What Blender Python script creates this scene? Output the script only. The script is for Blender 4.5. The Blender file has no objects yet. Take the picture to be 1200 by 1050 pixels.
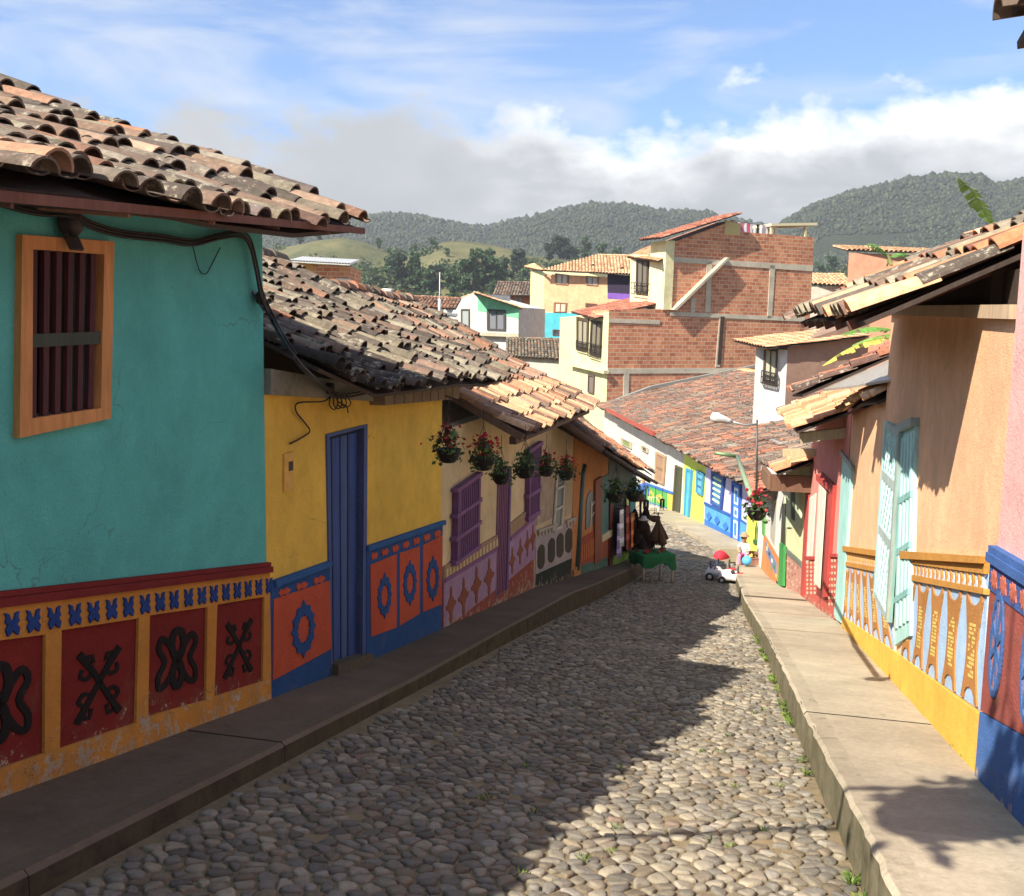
import bpy, bmesh, math, random
import numpy as np
from mathutils import Vector, Matrix, noise
from mathutils.geometry import tessellate_polygon
rnd = random.Random(7)
SC = bpy.context.scene; COL = SC.collection
# ------------------------------------------------------------------ camera model (photo pixels 1200 x 1050)
F = 1150.0; PHI = math.radians(6.94); RHO = math.radians(1.0); CZ = 1.65
AX = (.2318, .9728); CX = (.9728, -.2318)          # along the street / across it
def ray(u, v):
    x = (u-600)/F; y = (525-v)/F
    x, y = x*math.cos(RHO)-y*math.sin(RHO), x*math.sin(RHO)+y*math.cos(RHO)
    d = (x, math.cos(PHI)+y*math.sin(PHI), -math.sin(PHI)+y*math.cos(PHI))
    return (d[0]/d[1], d[2]/d[1])
def pt(u, v, Y):
    r = ray(u, v); return Vector((r[0]*Y, Y, CZ+r[1]*Y))
def S(s, c, z=0.0): return Vector((s*AX[0]+c*CX[0], s*AX[1]+c*CX[1], z))
def to_sc(X, Y): return X*AX[0]+Y*AX[1], X*CX[0]+Y*CX[1]
def lin(tbl, x):
    if x <= tbl[0][0]: return tbl[0][1]
    for a, b in zip(tbl, tbl[1:]):
        if x <= b[0]: return a[1]+(b[1]-a[1])*(x-a[0])/(b[0]-a[0])
    return tbl[-1][1]
GP = [(-40, 7.9), (0, 0), (20, -3.94), (26, -5.0), (30, -5.45), (37, -6.1), (45, -6.8), (60, -8.7), (75, -10.5), (100, -13), (400, -22)]
def g(s): return lin(GP, s)
LK = [(-12, -2.62), (3, -2.65), (6, -2.72), (8.4, -2.77), (12, -2.83), (16, -2.86), (20, -2.80), (27, -2.65), (29.5, -2.6)]
RK = [(-12, .72), (4.7, .62), (7.1, .54), (12.5, .41), (18.8, .15), (27, -.08), (30.5, -.1)]
LH = [(-12, .12), (8.0, .12), (13, .23), (17, .33), (21, .36), (25, .35), (29, .27)]
def hex3(h):
    h = h.lstrip('#'); r = [int(h[i:i+2], 16)/255 for i in (0, 2, 4)]
    r = [c/12.92 if c <= .04045 else ((c+.055)/1.055)**2.4 for c in r]; l = .3*r[0]+.6*r[1]+.1*r[2]
    return tuple(min(.85, (c*.93+l*.07)*1.05+.010) for c in r)
# ------------------------------------------------------------------ materials
MATS = {}
def nd(nt, t, **kw):
    n = nt.nodes.new(t)
    for k, v in kw.items():
        if k in n.inputs: n.inputs[k].default_value = v
        else: setattr(n, k, v)
    return n
def ramp(nt, stops):
    r = nt.nodes.new('ShaderNodeValToRGB'); e = r.color_ramp.elements
    while len(e) < len(stops): e.new(.5)
    for i, (p, c) in enumerate(stops):
        e[i].position = p; e[i].color = (*c, 1) if len(c) == 3 else c
    return r
def mixc(nt, fac, a, b, mode='MIX'):
    m = nt.nodes.new('ShaderNodeMix'); m.data_type = 'RGBA'; m.blend_type = mode
    for s, v in ((0, fac), (6, a), (7, b)):
        if hasattr(v, 'is_output'): nt.links.new(v, m.inputs[s])
        elif isinstance(v, tuple): m.inputs[s].default_value = (*v, 1) if len(v) == 3 else v
        else: m.inputs[s].default_value = v
    return m.outputs[2]
def mth(nt, op, a, b=None, clamp=False):
    m = nt.nodes.new('ShaderNodeMath'); m.operation = op; m.use_clamp = clamp
    for i, v in enumerate((a, b)):
        if v is None: continue
        if hasattr(v, 'is_output'): nt.links.new(v, m.inputs[i])
        else: m.inputs[i].default_value = v
    return m.outputs[0]
def base_mat(name, rough=.85, spec=.3):
    m = bpy.data.materials.new(name); m.use_nodes = True; nt = m.node_tree
    b = nt.nodes['Principled BSDF']; b.inputs['Roughness'].default_value = rough
    b.inputs['Specular IOR Level'].default_value = spec
    MATS[name] = m
    return m, nt, b
def col_attr(nt):
    a = nt.nodes.new('ShaderNodeAttribute'); a.attribute_name = 'col'; return a
def noise_n(nt, scale, detail=6, rough=.6, coord=None, dist=0, vec_scale=None):
    n = nt.nodes.new('ShaderNodeTexNoise'); n.inputs['Scale'].default_value = scale
    n.inputs['Detail'].default_value = detail; n.inputs['Roughness'].default_value = rough
    n.inputs['Distortion'].default_value = dist
    tc = nt.nodes.new('ShaderNodeTexCoord'); src = tc.outputs['Object'] if coord is None else tc.outputs[coord]
    if vec_scale:
        mp = nt.nodes.new('ShaderNodeMapping'); mp.inputs['Scale'].default_value = vec_scale
        nt.links.new(src, mp.inputs['Vector']); src = mp.outputs[0]
    nt.links.new(src, n.inputs['Vector']); return n.outputs['Fac']
def bump(nt, b, h, strength=.3, dist=.01):
    bp = nt.nodes.new('ShaderNodeBump'); bp.inputs['Strength'].default_value = strength
    bp.inputs['Distance'].default_value = dist; nt.links.new(h, bp.inputs['Height'])
    nt.links.new(bp.outputs[0], b.inputs['Normal'])
def rmp(nt, v, a, b, lo=0.0, hi=1.0):
    m = nt.nodes.new('ShaderNodeMapRange'); m.inputs[1].default_value = a; m.inputs[2].default_value = b
    m.inputs[3].default_value = lo; m.inputs[4].default_value = hi; nt.links.new(v, m.inputs[0]); return m.outputs[0]
def make_materials():
    # painted plaster: colour attribute, soft weather streaks, worn patches where alpha is high
    m, nt, b = base_mat('plaster', .9, .15); a = col_attr(nt)
    n1 = noise_n(nt, 1.1, 8, .65); n2 = noise_n(nt, 1.6, 7, .72, vec_scale=(1.5, 1.5, .6)); n3 = noise_n(nt, 70, 3, .6)
    f = rmp(nt, n1, .3, .72, .84, 1.11); f2 = rmp(nt, n2, .3, .75, .90, 1.07); f3 = rmp(nt, n3, .3, .7, .95, 1.05)
    n5 = noise_n(nt, 3.1, 9, .72, dist=.3); k = mth(nt, 'MULTIPLY', mth(nt, 'MULTIPLY', mth(nt, 'MULTIPLY', f, f2), f3), rmp(nt, n5, .32, .7, .87, 1.09))
    c = nt.nodes.new('ShaderNodeVectorMath'); c.operation = 'SCALE'
    nt.links.new(a.outputs['Color'], c.inputs[0]); nt.links.new(k, c.inputs['Scale'])
    pn = noise_n(nt, 9, 8, .75, dist=.4)
    msk = rmp(nt, mth(nt, 'ADD', pn, mth(nt, 'MULTIPLY', a.outputs['Alpha'], .42)), .79, .82)
    o = mixc(nt, msk, c.outputs[0], hex3('b5a68d'))
    dn = noise_n(nt, 4.5, 7, .7)
    dm = rmp(nt, mth(nt, 'ADD', dn, mth(nt, 'MULTIPLY', a.outputs['Alpha'], .3)), .62, .95, 0, .65)
    o = mixc(nt, dm, o, hex3('6a5a48'), 'MIX')
    vo = nt.nodes.new('ShaderNodeTexVoronoi'); vo.feature = 'DISTANCE_TO_EDGE'; vo.inputs['Scale'].default_value = .9; tcv = nt.nodes.new('ShaderNodeTexCoord')
    dn2 = nt.nodes.new('ShaderNodeTexNoise'); dn2.inputs['Scale'].default_value = 2.2; dn2.inputs['Detail'].default_value = 6; nt.links.new(tcv.outputs['Object'], dn2.inputs['Vector'])
    vm = nt.nodes.new('ShaderNodeVectorMath'); vm.operation = 'MULTIPLY_ADD'; nt.links.new(dn2.outputs['Color'], vm.inputs[0]); vm.inputs[1].default_value = (.9, .9, .9); nt.links.new(tcv.outputs['Object'], vm.inputs[2]); nt.links.new(vm.outputs[0], vo.inputs['Vector'])
    cm = mth(nt, 'MULTIPLY', rmp(nt, vo.outputs['Distance'], .0, .006, .55, 0), rmp(nt, n1, .46, .56, 0, 1)); o = mixc(nt, cm, o, hex3('4a4038'))
    nt.links.new(o, b.inputs['Base Color'])
    hh = mth(nt, 'ADD', mth(nt, 'MULTIPLY', n3, .35), mth(nt, 'ADD', n1, mth(nt, 'MULTIPLY', pn, .5))); bump(nt, b, hh, .6, .035)
    # painted wood
    m, nt, b = base_mat('wood', .7, .25); a = col_attr(nt)
    n1 = noise_n(nt, 6, 6, .7, vec_scale=(4, 4, .35)); n2 = noise_n(nt, 3, 4)
    k = mth(nt, 'MULTIPLY', rmp(nt, n1, .3, .7, .72, 1.15), rmp(nt, n2, .3, .7, .88, 1.08))
    c = nt.nodes.new('ShaderNodeVectorMath'); c.operation = 'SCALE'
    nt.links.new(a.outputs['Color'], c.inputs[0]); nt.links.new(k, c.inputs['Scale'])
    nt.links.new(c.outputs[0], b.inputs['Base Color']); bump(nt, b, n1, .35, .006)
    # clay tile with lichen and soot
    m, nt, b = base_mat('tile', .92, .12); a = col_attr(nt)
    n1 = noise_n(nt, 14, 8, .75); n2 = noise_n(nt, 5, 8, .8, dist=.3); n3 = noise_n(nt, 55, 4, .7)
    c = nt.nodes.new('ShaderNodeVectorMath'); c.operation = 'SCALE'
    nt.links.new(a.outputs['Color'], c.inputs[0]); nt.links.new(rmp(nt, n1, .3, .7, .6, 1.25), c.inputs['Scale'])
    al = a.outputs['Alpha']
    m1 = rmp(nt, mth(nt, 'ADD', n2, mth(nt, 'MULTIPLY', al, .25)), .66, .80, 0, .8)
    o = mixc(nt, m1, c.outputs[0], hex3('51463c'))
    m2 = rmp(nt, mth(nt, 'ADD', n1, mth(nt, 'MULTIPLY', al, .22)), .72, .80, 0, .75)
    o = mixc(nt, m2, o, hex3('a39b88'))
    nt.links.new(o, b.inputs['Base Color'])
    bump(nt, b, mth(nt, 'ADD', n1, mth(nt, 'MULTIPLY', n3, .4)), .6, .012)
    # concrete
    m, nt, b = base_mat('concrete', .93, .15); a = col_attr(nt)
    n1 = noise_n(nt, .9, 9, .7); n2 = noise_n(nt, 26, 6, .75); n3 = noise_n(nt, 4, 8, .75, dist=.5)
    k = mth(nt, 'MULTIPLY', rmp(nt, n1, .3, .7, .72, 1.15), mth(nt, 'MULTIPLY', rmp(nt, n2, .25, .75, .82, 1.14), rmp(nt, n3, .3, .75, .8, 1.1)))
    c = nt.nodes.new('ShaderNodeVectorMath'); c.operation = 'SCALE'
    nt.links.new(a.outputs['Color'], c.inputs[0]); nt.links.new(k, c.inputs['Scale'])
    mo = rmp(nt, mth(nt, 'ADD', n3, mth(nt, 'MULTIPLY', a.outputs['Alpha'], .35)), .62, .84, 0, .85)
    o = mixc(nt, mo, c.outputs[0], hex3('4f4a32'))
    ck = noise_n(nt, 1.5, 9, .8, dist=1.2); o = mixc(nt, rmp(nt, ck, .60, .72, 0, .45), o, hex3('5a5044'))
    nt.links.new(o, b.inputs['Base Color']); bump(nt, b, mth(nt, 'ADD', n2, n3), .4, .01)
    # river stone
    m, nt, b = base_mat('stone', .8, .3); a = col_attr(nt)
    n1 = noise_n(nt, 22, 7, .75); n2 = noise_n(nt, 1.3, 6, .7); n3 = noise_n(nt, 120, 3, .6)
    k = mth(nt, 'MULTIPLY', rmp(nt, n1, .3, .72, .72, 1.2), rmp(nt, n2, .3, .7, .82, 1.12))
    c = nt.nodes.new('ShaderNodeVectorMath'); c.operation = 'SCALE'
    nt.links.new(a.outputs['Color'], c.inputs[0]); nt.links.new(k, c.inputs['Scale'])
    nt.links.new(c.outputs[0], b.inputs['Base Color']); bump(nt, b, mth(nt, 'ADD', n1, mth(nt, 'MULTIPLY', n3, .5)), .75, .018)
    # packed earth between the stones
    m, nt, b = base_mat('mortar', .97, .1)
    n1 = noise_n(nt, 18, 8, .8); n2 = noise_n(nt, 1.7, 6, .7)
    r = ramp(nt, [(.25, hex3('4c412f')), (.5, hex3('857559')), (.8, hex3('a89470'))])
    nt.links.new(mth(nt, 'ADD', mth(nt, 'MULTIPLY', n1, .5), mth(nt, 'MULTIPLY', n2, .5)), r.inputs[0])
    nt.links.new(r.outputs[0], b.inputs['Base Color']); bump(nt, b, n1, .8, .02)
    # brick walls of hollow clay blocks
    m, nt, b = base_mat('brick', .93, .12); tc = nt.nodes.new('ShaderNodeTexCoord')
    br = nt.nodes.new('ShaderNodeTexBrick'); nt.links.new(tc.outputs['UV'], br.inputs['Vector'])
    br.inputs['Color1'].default_value = (*hex3('c4825c'), 1); br.inputs['Color2'].default_value = (*hex3('a45c3e'), 1)
    br.inputs['Mortar'].default_value = (*hex3('b8a48c'), 1); br.inputs['Scale'].default_value = 1
    br.inputs['Brick Width'].default_value = .6; br.inputs['Row Height'].default_value = .3; br.inputs['Mortar Size'].default_value = .025
    br.inputs['Bias'].default_value = -.1
    n1 = noise_n(nt, .55, 7, .7); n2 = noise_n(nt, 5, 7, .8)
    c = nt.nodes.new('ShaderNodeVectorMath'); c.operation = 'SCALE'; nt.links.new(br.outputs[0], c.inputs[0])
    nt.links.new(mth(nt, 'MULTIPLY', rmp(nt, n1, .3, .7, .78, 1.18), rmp(nt, n2, .3, .7, .75, 1.2)), c.inputs['Scale'])
    nt.links.new(c.outputs[0], b.inputs['Base Color']); bump(nt, b, br.outputs['Fac'], -.4, .03)
    # leaves, cloth, metal, glass, skin
    m, nt, b = base_mat('leaf', .6, .3); a = col_attr(nt); n1 = noise_n(nt, 3, 3)
    c = nt.nodes.new('ShaderNodeVectorMath'); c.operation = 'SCALE'; nt.links.new(a.outputs['Color'], c.inputs[0])
    nt.links.new(rmp(nt, n1, .3, .7, .7, 1.25), c.inputs['Scale']); nt.links.new(c.outputs[0], b.inputs['Base Color'])
    tr = nt.nodes.new('ShaderNodeBsdfTranslucent'); nt.links.new(c.outputs[0], tr.inputs[0])
    mx = nt.nodes.new('ShaderNodeMixShader'); mx.inputs[0].default_value = .3
    nt.links.new(b.outputs[0], mx.inputs[1]); nt.links.new(tr.outputs[0], mx.inputs[2])
    nt.links.new(mx.outputs[0], nt.nodes['Material Output'].inputs[0])
    for nm, ro, sp in (('cloth', .95, .1), ('metal', .45, .5), ('plain', .6, .4)):
        m, nt, b = base_mat(nm, ro, sp); a = col_attr(nt); n1 = noise_n(nt, 12, 5)
        c = nt.nodes.new('ShaderNodeVectorMath'); c.operation = 'SCALE'; nt.links.new(a.outputs['Color'], c.inputs[0])
        nt.links.new(rmp(nt, n1, .3, .7, .82, 1.12), c.inputs['Scale']); nt.links.new(c.outputs[0], b.inputs['Base Color'])
        if nm == 'metal': b.inputs['Metallic'].default_value = .3
    m, nt, b = base_mat('glass', .4, .3); a = col_attr(nt); nt.links.new(a.outputs['Color'], b.inputs['Base Color'])
    # hill pasture / scrub
    m, nt, b = base_mat('hillside', .95, .1); a = col_attr(nt)
    n1 = noise_n(nt, .012, 8, .7); n2 = noise_n(nt, .09, 8, .75)
    r = ramp(nt, [(.3, hex3('2f3824')), (.44, hex3('4e5232')), (.56, hex3('696440')), (.66, hex3('57573a')), (.8, hex3('38402a'))])
    nt.links.new(mth(nt, 'ADD', mth(nt, 'MULTIPLY', n1, .55), mth(nt, 'MULTIPLY', n2, .45)), r.inputs[0])
    nt.links.new(r.outputs[0], b.inputs['Base Color']); bump(nt, b, n2, 1, 1.5)
    m, nt, b = base_mat('woodland', .95, .1)
    n1 = noise_n(nt, .01, 8, .7); n2 = noise_n(nt, .15, 6, .8)
    r = ramp(nt, [(.3, hex3('222b1a')), (.5, hex3('2e3822')), (.72, hex3('3f482b'))])
    nt.links.new(mth(nt, 'ADD', mth(nt, 'MULTIPLY', n1, .4), mth(nt, 'MULTIPLY', n2, .6)), r.inputs[0])
    nt.links.new(r.outputs[0], b.inputs['Base Color']); bump(nt, b, n2, 1, 4)
    m, nt, b = base_mat('earth', .97, .1); n1 = noise_n(nt, .3, 8, .7)
    r = ramp(nt, [(.3, hex3('5c5138')), (.7, hex3('76734a'))]); nt.links.new(n1, r.inputs[0]); nt.links.new(r.outputs[0], b.inputs['Base Color'])
make_materials()
# ------------------------------------------------------------------ mesh builder
class MB:
    def __init__(s): s.v = []; s.f = []; s.c = []; s.m = []; s.sm = []; s.marks = []
    def mark(s):
        if not s.marks or s.marks[-1][0] != len(s.v): s.marks.append((len(s.v), len(s.f)))
    def face(s, idx, col, mi=0, smooth=False):
        s.f.append(tuple(idx)); s.c.append(col if len(col) == 4 else (*col, 0.0)); s.m.append(mi); s.sm.append(smooth)
    def add(s, vs, fs, col, mi=0, smooth=False):
        k = len(s.v); s.v.extend(tuple(p) for p in vs)
        for f in fs: s.face([k+i for i in f], col, mi, smooth)
    def poly(s, pts, col, mi=0): s.add(pts, [range(len(pts))], col, mi)
    def hexa(s, p, col, mi=0):      # p: 4 bottom, 4 top
        s.add(p, [(3, 2, 1, 0), (4, 5, 6, 7), (0, 1, 5, 4), (1, 2, 6, 5), (2, 3, 7, 6), (3, 0, 4, 7)], col, mi)
    def box(s, c, size, col, rot=0, mi=0):
        hx, hy, hz = size[0]/2, size[1]/2, size[2]/2; cr, sr = math.cos(rot), math.sin(rot)
        P = [Vector((c[0]+x*cr-y*sr, c[1]+x*sr+y*cr, c[2]+z)) for z in (-hz, hz) for x, y in ((-hx, -hy), (hx, -hy), (hx, hy), (-hx, hy))]
        s.hexa(P, col, mi)
    def bar(s, a, b, w, h, col, up=(0, 0, 1), mi=0):
        a = Vector(a); b = Vector(b); d = (b-a).normalized(); sd = d.cross(Vector(up))
        if sd.length < 1e-4: sd = Vector((1, 0, 0))
        sd.normalize(); u2 = sd.cross(d)
        P = []
        for q in (a, b):
            P.append([q-sd*w/2-u2*h/2, q+sd*w/2-u2*h/2, q+sd*w/2+u2*h/2, q-sd*w/2+u2*h/2])
        s.hexa(P[0]+P[1], col, mi)
    def prism(s, bot, top, col, mi=0):
        n = len(bot); fs = [tuple(range(n))[::-1], tuple(range(n, 2*n))]+[(i, (i+1) % n, n+(i+1) % n, n+i) for i in range(n)]
        s.add(list(bot)+list(top), fs, col, mi)
    def tube(s, pts, r, col, seg=6, mi=0, cap=True):
        pts = [Vector(p) for p in pts]; n = len(pts); vs = []; fs = []
        for i, p in enumerate(pts):
            d = (pts[min(i+1, n-1)]-pts[max(i-1, 0)]).normalized()
            a = d.cross(Vector((0, 0, 1)))
            if a.length < .05: a = d.cross(Vector((1, 0, 0)))
            a.normalize(); b = d.cross(a); rr = r[i] if isinstance(r, (list, tuple)) else r
            for k in range(seg):
                t = 2*math.pi*k/seg; vs.append(p+a*math.cos(t)*rr+b*math.sin(t)*rr)
        for i in range(n-1):
            for k in range(seg): fs.append((i*seg+k, i*seg+(k+1) % seg, (i+1)*seg+(k+1) % seg, (i+1)*seg+k))
        if cap: fs.append(tuple(range(seg))[::-1]); fs.append(tuple(range((n-1)*seg, n*seg)))
        s.add(vs, fs, col, mi, True)
    def lathe(s, prof, org, col, seg=16, mi=0):
        vs = []; fs = []; org = Vector(org)
        for r, z in prof:
            for k in range(seg):
                t = 2*math.pi*k/seg; vs.append(org+Vector((r*math.cos(t), r*math.sin(t), z)))
        for i in range(len(prof)-1):
            for k in range(seg): fs.append((i*seg+k, i*seg+(k+1) % seg, (i+1)*seg+(k+1) % seg, (i+1)*seg+k))
        fs.append(tuple(range(seg))[::-1]); fs.append(tuple(range((len(prof)-1)*seg, len(prof)*seg)))
        s.add(vs, fs, col, mi, True)
    def blob(s, c, r, col, rg, squash=1, mi=0, jit=.25, sub=1):
        ico = ICO[sub]; c = Vector(c)
        vs = [c+Vector((x*r, y*r, z*r*squash))*(1+rg.uniform(-jit, jit)) for x, y, z in ico[0]]
        s.add(vs, ico[1], col, mi, False)
def _ico(sub):
    bm = bmesh.new(); bmesh.ops.create_icosphere(bm, subdivisions=sub, radius=1)
    r = ([tuple(v.co) for v in bm.verts], [tuple(v.index for v in f.verts) for f in bm.faces]); bm.free(); return r
ICO = {1: _ico(1), 2: _ico(2), 3: _ico(3)}
def build(mb, name, mat, parent=None, origin=None, recalc=True, label=None):
    if name in ('rafter', 'eave_beam') and not mb.marks:      # every beam its own part
        par = list(range(len(mb.v)))
        def fd(x):
            while par[x] != x: par[x] = par[par[x]]; x = par[x]
            return x
        for f in mb.f:
            for i in f[1:]: par[fd(i)] = fd(f[0])
        for i in range(1, len(mb.v)):
            if fd(i) != fd(i-1): mb.marks.append((i, next(k for k, f in enumerate(mb.f) if min(f) >= i)))
        if mb.marks: mb.marks.insert(0, (0, 0))
    if mb.marks and mb.marks[0] != (0, 0): mb.marks.insert(0, (0, 0))
    if len(mb.marks) > 1:
        mk = [(0, 0)]+mb.marks[1:]+[(len(mb.v), len(mb.f))]; o = None
        for (a, fa), (b, fb) in zip(mk, mk[1:]):
            if fb <= fa: continue
            m2 = MB(); m2.v = mb.v[a:b]; m2.f = [tuple(i-a for i in f) for f in mb.f[fa:fb]]; m2.c = mb.c[fa:fb]; m2.m = mb.m[fa:fb]; m2.sm = mb.sm[fa:fb]
            if hasattr(mb, 'wear'): m2.wear = mb.wear
            o = build(m2, name, mat, parent, origin, recalc, label)
        return o
    org = Vector(origin) if origin is not None else (ORG[parent.name] if parent is not None else Vector((0, 0, 0)))
    me = bpy.data.meshes.new(name)
    V = np.array(mb.v, dtype=np.float64).reshape(-1, 3)-np.array(org)
    me.from_pydata(V.tolist(), [], mb.f)
    mats = mat if isinstance(mat, (list, tuple)) else [mat]
    for m in mats: me.materials.append(MATS[m])
    nl = [len(f) for f in mb.f]
    ca = me.color_attributes.new('col', 'FLOAT_COLOR', 'CORNER')
    cc = np.repeat(np.array(mb.c, dtype=np.float32), nl, axis=0)
    if hasattr(mb, 'wear'):          # per-vertex wear into alpha
        li = np.zeros(len(me.loops), dtype=np.int32); me.loops.foreach_get('vertex_index', li)
        cc[:, 3] = np.maximum(cc[:, 3], np.array([mb.wear(Vector(V[i])+org) for i in range(len(V))], dtype=np.float32)[li])
    ca.data.foreach_set('color', cc.ravel())
    me.polygons.foreach_set('material_index', mb.m); me.polygons.foreach_set('use_smooth', mb.sm)
    if recalc and len(mb.f) < 30000:
        bm = bmesh.new(); bm.from_mesh(me); bmesh.ops.recalc_face_normals(bm, faces=bm.faces); bm.to_mesh(me); bm.free()
    me.update()
    # box uv in metres
    n = len(me.loops); uv = me.uv_layers.new(name='UVMap')
    pn = np.zeros(len(me.polygons)*3, dtype=np.float32); me.polygons.foreach_get('normal', pn); pn = pn.reshape(-1, 3)
    lt = np.zeros(len(me.polygons), dtype=np.int32); me.polygons.foreach_get('loop_total', lt)
    vi = np.zeros(n, dtype=np.int32); me.loops.foreach_get('vertex_index', vi)
    N = np.repeat(pn, lt, axis=0); P = V[vi]+np.array(org)
    h = np.hypot(N[:, 0], N[:, 1])+1e-6; flat = np.abs(N[:, 2]) > .8
    uu = np.where(flat, P[:, 0], (-N[:, 1]*P[:, 0]+N[:, 0]*P[:, 1])/h); vv = np.where(flat, P[:, 1], P[:, 2])
    uv.data.foreach_set('uv', np.stack([uu, vv], 1).astype(np.float32).ravel())
    o = bpy.data.objects.new(name, me); COL.objects.link(o)
    if parent is not None: o.parent = parent; o.location = org-ORG[parent.name]
    else: o.location = org
    ORG[o.name] = org
    if label: o['label'] = label
    return o
ORG = {}
def thing(name, label, cat, loc, group=None):
    o = bpy.data.objects.new(name, None); COL.objects.link(o); o.location = loc; o.empty_display_size = .2
    o['label'] = label; o['category'] = cat
    if group: o['group'] = group
    ORG[o.name] = Vector(loc); return o
def tag(o, label, cat, group=None, kind=None):
    if label: o['label'] = label
    if cat: o['category'] = cat
    if group: o['group'] = group
    if kind: o['kind'] = kind
    return o
def struct(o): o['kind'] = 'structure'; return o
def dup(root, loc, label, rotz=0, scale=1):
    r = root.copy(); COL.objects.link(r); r.location = loc; r.rotation_euler = (0, 0, rotz); r.scale = (scale,)*3; r['label'] = label
    for ch in list(root.children):
        c = ch.copy(); COL.objects.link(c); c.parent = r
        for q in list(ch.children):
            d = q.copy(); COL.objects.link(d); d.parent = c
    return r
# ------------------------------------------------------------------ walls: vertical planes with pixel lookup
class Wall:
    k = 1.0
    def __init__(s, P0, P1, side):      # side: outward normal points to +1 = right of travel, -1 = left
        s.p = Vector((P0[0], P0[1], 0)); d = Vector((P1[0]-P0[0], P1[1]-P0[1], 0)); s.L = d.length; s.t = d.normalized()
        s.n = Vector((s.t.y, -s.t.x, 0))*side
    def P(s, t, z, n=0): q = s.p+s.t*t+s.n*n; return Vector((q.x, q.y, z))
    def px(s, u, v):
        r = ray(u, v); dx, dy = r[0], 1.0
        # p + t*T = k*(dx,dy)
        det = -s.t.x*dy+s.t.y*dx
        k = (-s.t.x*s.p.y+s.t.y*s.p.x)/det
        X, Y = k*dx, k; t = (X-s.p.x)*s.t.x+(Y-s.p.y)*s.t.y
        return (t, CZ+r[1]*k)
    def pxn(s, u, v, n):
        o = s.p; s.p = o+s.n*n; r = s.px(u, v); s.p = o; return r
    def Q(s, pxs): return [s.px(*p) for p in pxs]
    def slab(s, mb, pts, n0, n1, col, mi=0):
        if n0 > 0: n0 *= s.k
        if n1 > 0: n1 *= s.k
        mb.prism([s.P(t, z, n0) for t, z in pts], [s.P(t, z, n1) for t, z in pts], col, mi)
    def pslab(s, mb, pxs, n0, n1, col, mi=0): s.slab(mb, s.Q(pxs), n0, n1, col, mi)
    def bil(s, q, x, y):                # q: tl tr br bl
        tx = [q[0][i]+(q[1][i]-q[0][i])*x for i in (0, 1)]; bx = [q[3][i]+(q[2][i]-q[3][i])*x for i in (0, 1)]
        return (tx[0]+(bx[0]-tx[0])*y, tx[1]+(bx[1]-tx[1])*y)
    def shape(s, mb, q, pts, n0, n1, col, mi=0): s.slab(mb, [s.bil(q, *p) for p in pts], n0, n1, col, mi)
    def ribbon(s, mb, q, pts, w, n0, n1, col, closed=False, aspect=1.0):
        if len(pts) > 3:
            q_ = pts; m = len(q_); pts = []; ws = []
            for i in range(m if closed else m-1):
                g_ = lambda k: q_[k % m] if closed else q_[max(0, min(m-1, k))]
                a, b, c, d = g_(i-1), g_(i), g_(i+1), g_(i+2); wa, wb = (w[i], w[(i+1) % m]) if isinstance(w, list) else (w, w)
                for k in range(4):
                    t = k/4; pts.append(tuple(.5*(2*b[e]+(c[e]-a[e])*t+(2*a[e]-5*b[e]+4*c[e]-d[e])*t*t+(3*b[e]-3*c[e]+d[e]-a[e])*t**3) for e in (0, 1))); ws.append(wa+(wb-wa)*t)
            if not closed: pts.append(q_[-1]); ws.append(w[-1] if isinstance(w, list) else w)
            w = ws
        n = len(pts); P = [Vector((x*aspect, y)) for x, y in pts]; L = []; R = []
        for i in range(n):
            a = P[(i-1) % n] if closed or i > 0 else P[i]; b = P[(i+1) % n] if closed or i < n-1 else P[i]
            d = (b-a); d = d.normalized() if d.length > 1e-6 else Vector((1, 0)); nn = Vector((-d.y, d.x))*(w[i] if isinstance(w, list) else w)
            L.append(P[i]+nn); R.append(P[i]-nn)
        for i in range(n if closed else n-1):
            j = (i+1) % n
            s.shape(mb, q, [(p.x/aspect, p.y) for p in (L[i], L[j], R[j], R[i])], n0, n1, col)
    def front(s, mb, outer, holes, col, reveal=.2, n=0, mi=0):
        polys = [[Vector((t, z, 0)) for t, z in outer]]+[[Vector((t, z, 0)) for t, z in h] for h in holes]
        fl = [p for q in polys for p in q]; tri = tessellate_polygon(polys)
        mb.add([s.P(p.x, p.y, n) for p in fl], [tuple(t) for t in tri], col, mi)
        for h in [outer]+list(holes):
            m = len(h)
            for i in range(m):
                a, b = h[i], h[(i+1) % m]
                mb.poly([s.P(*a, n), s.P(*b, n), s.P(*b, n-reveal), s.P(*a, n-reveal)], col, mi)
def SW(s0, c0, s1, c1, side):
    a = S(s0, c0); b = S(s1, c1); w = Wall((a.x, a.y), (b.x, b.y), side); w.k = .55 if side > 0 else .38; return w
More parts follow.
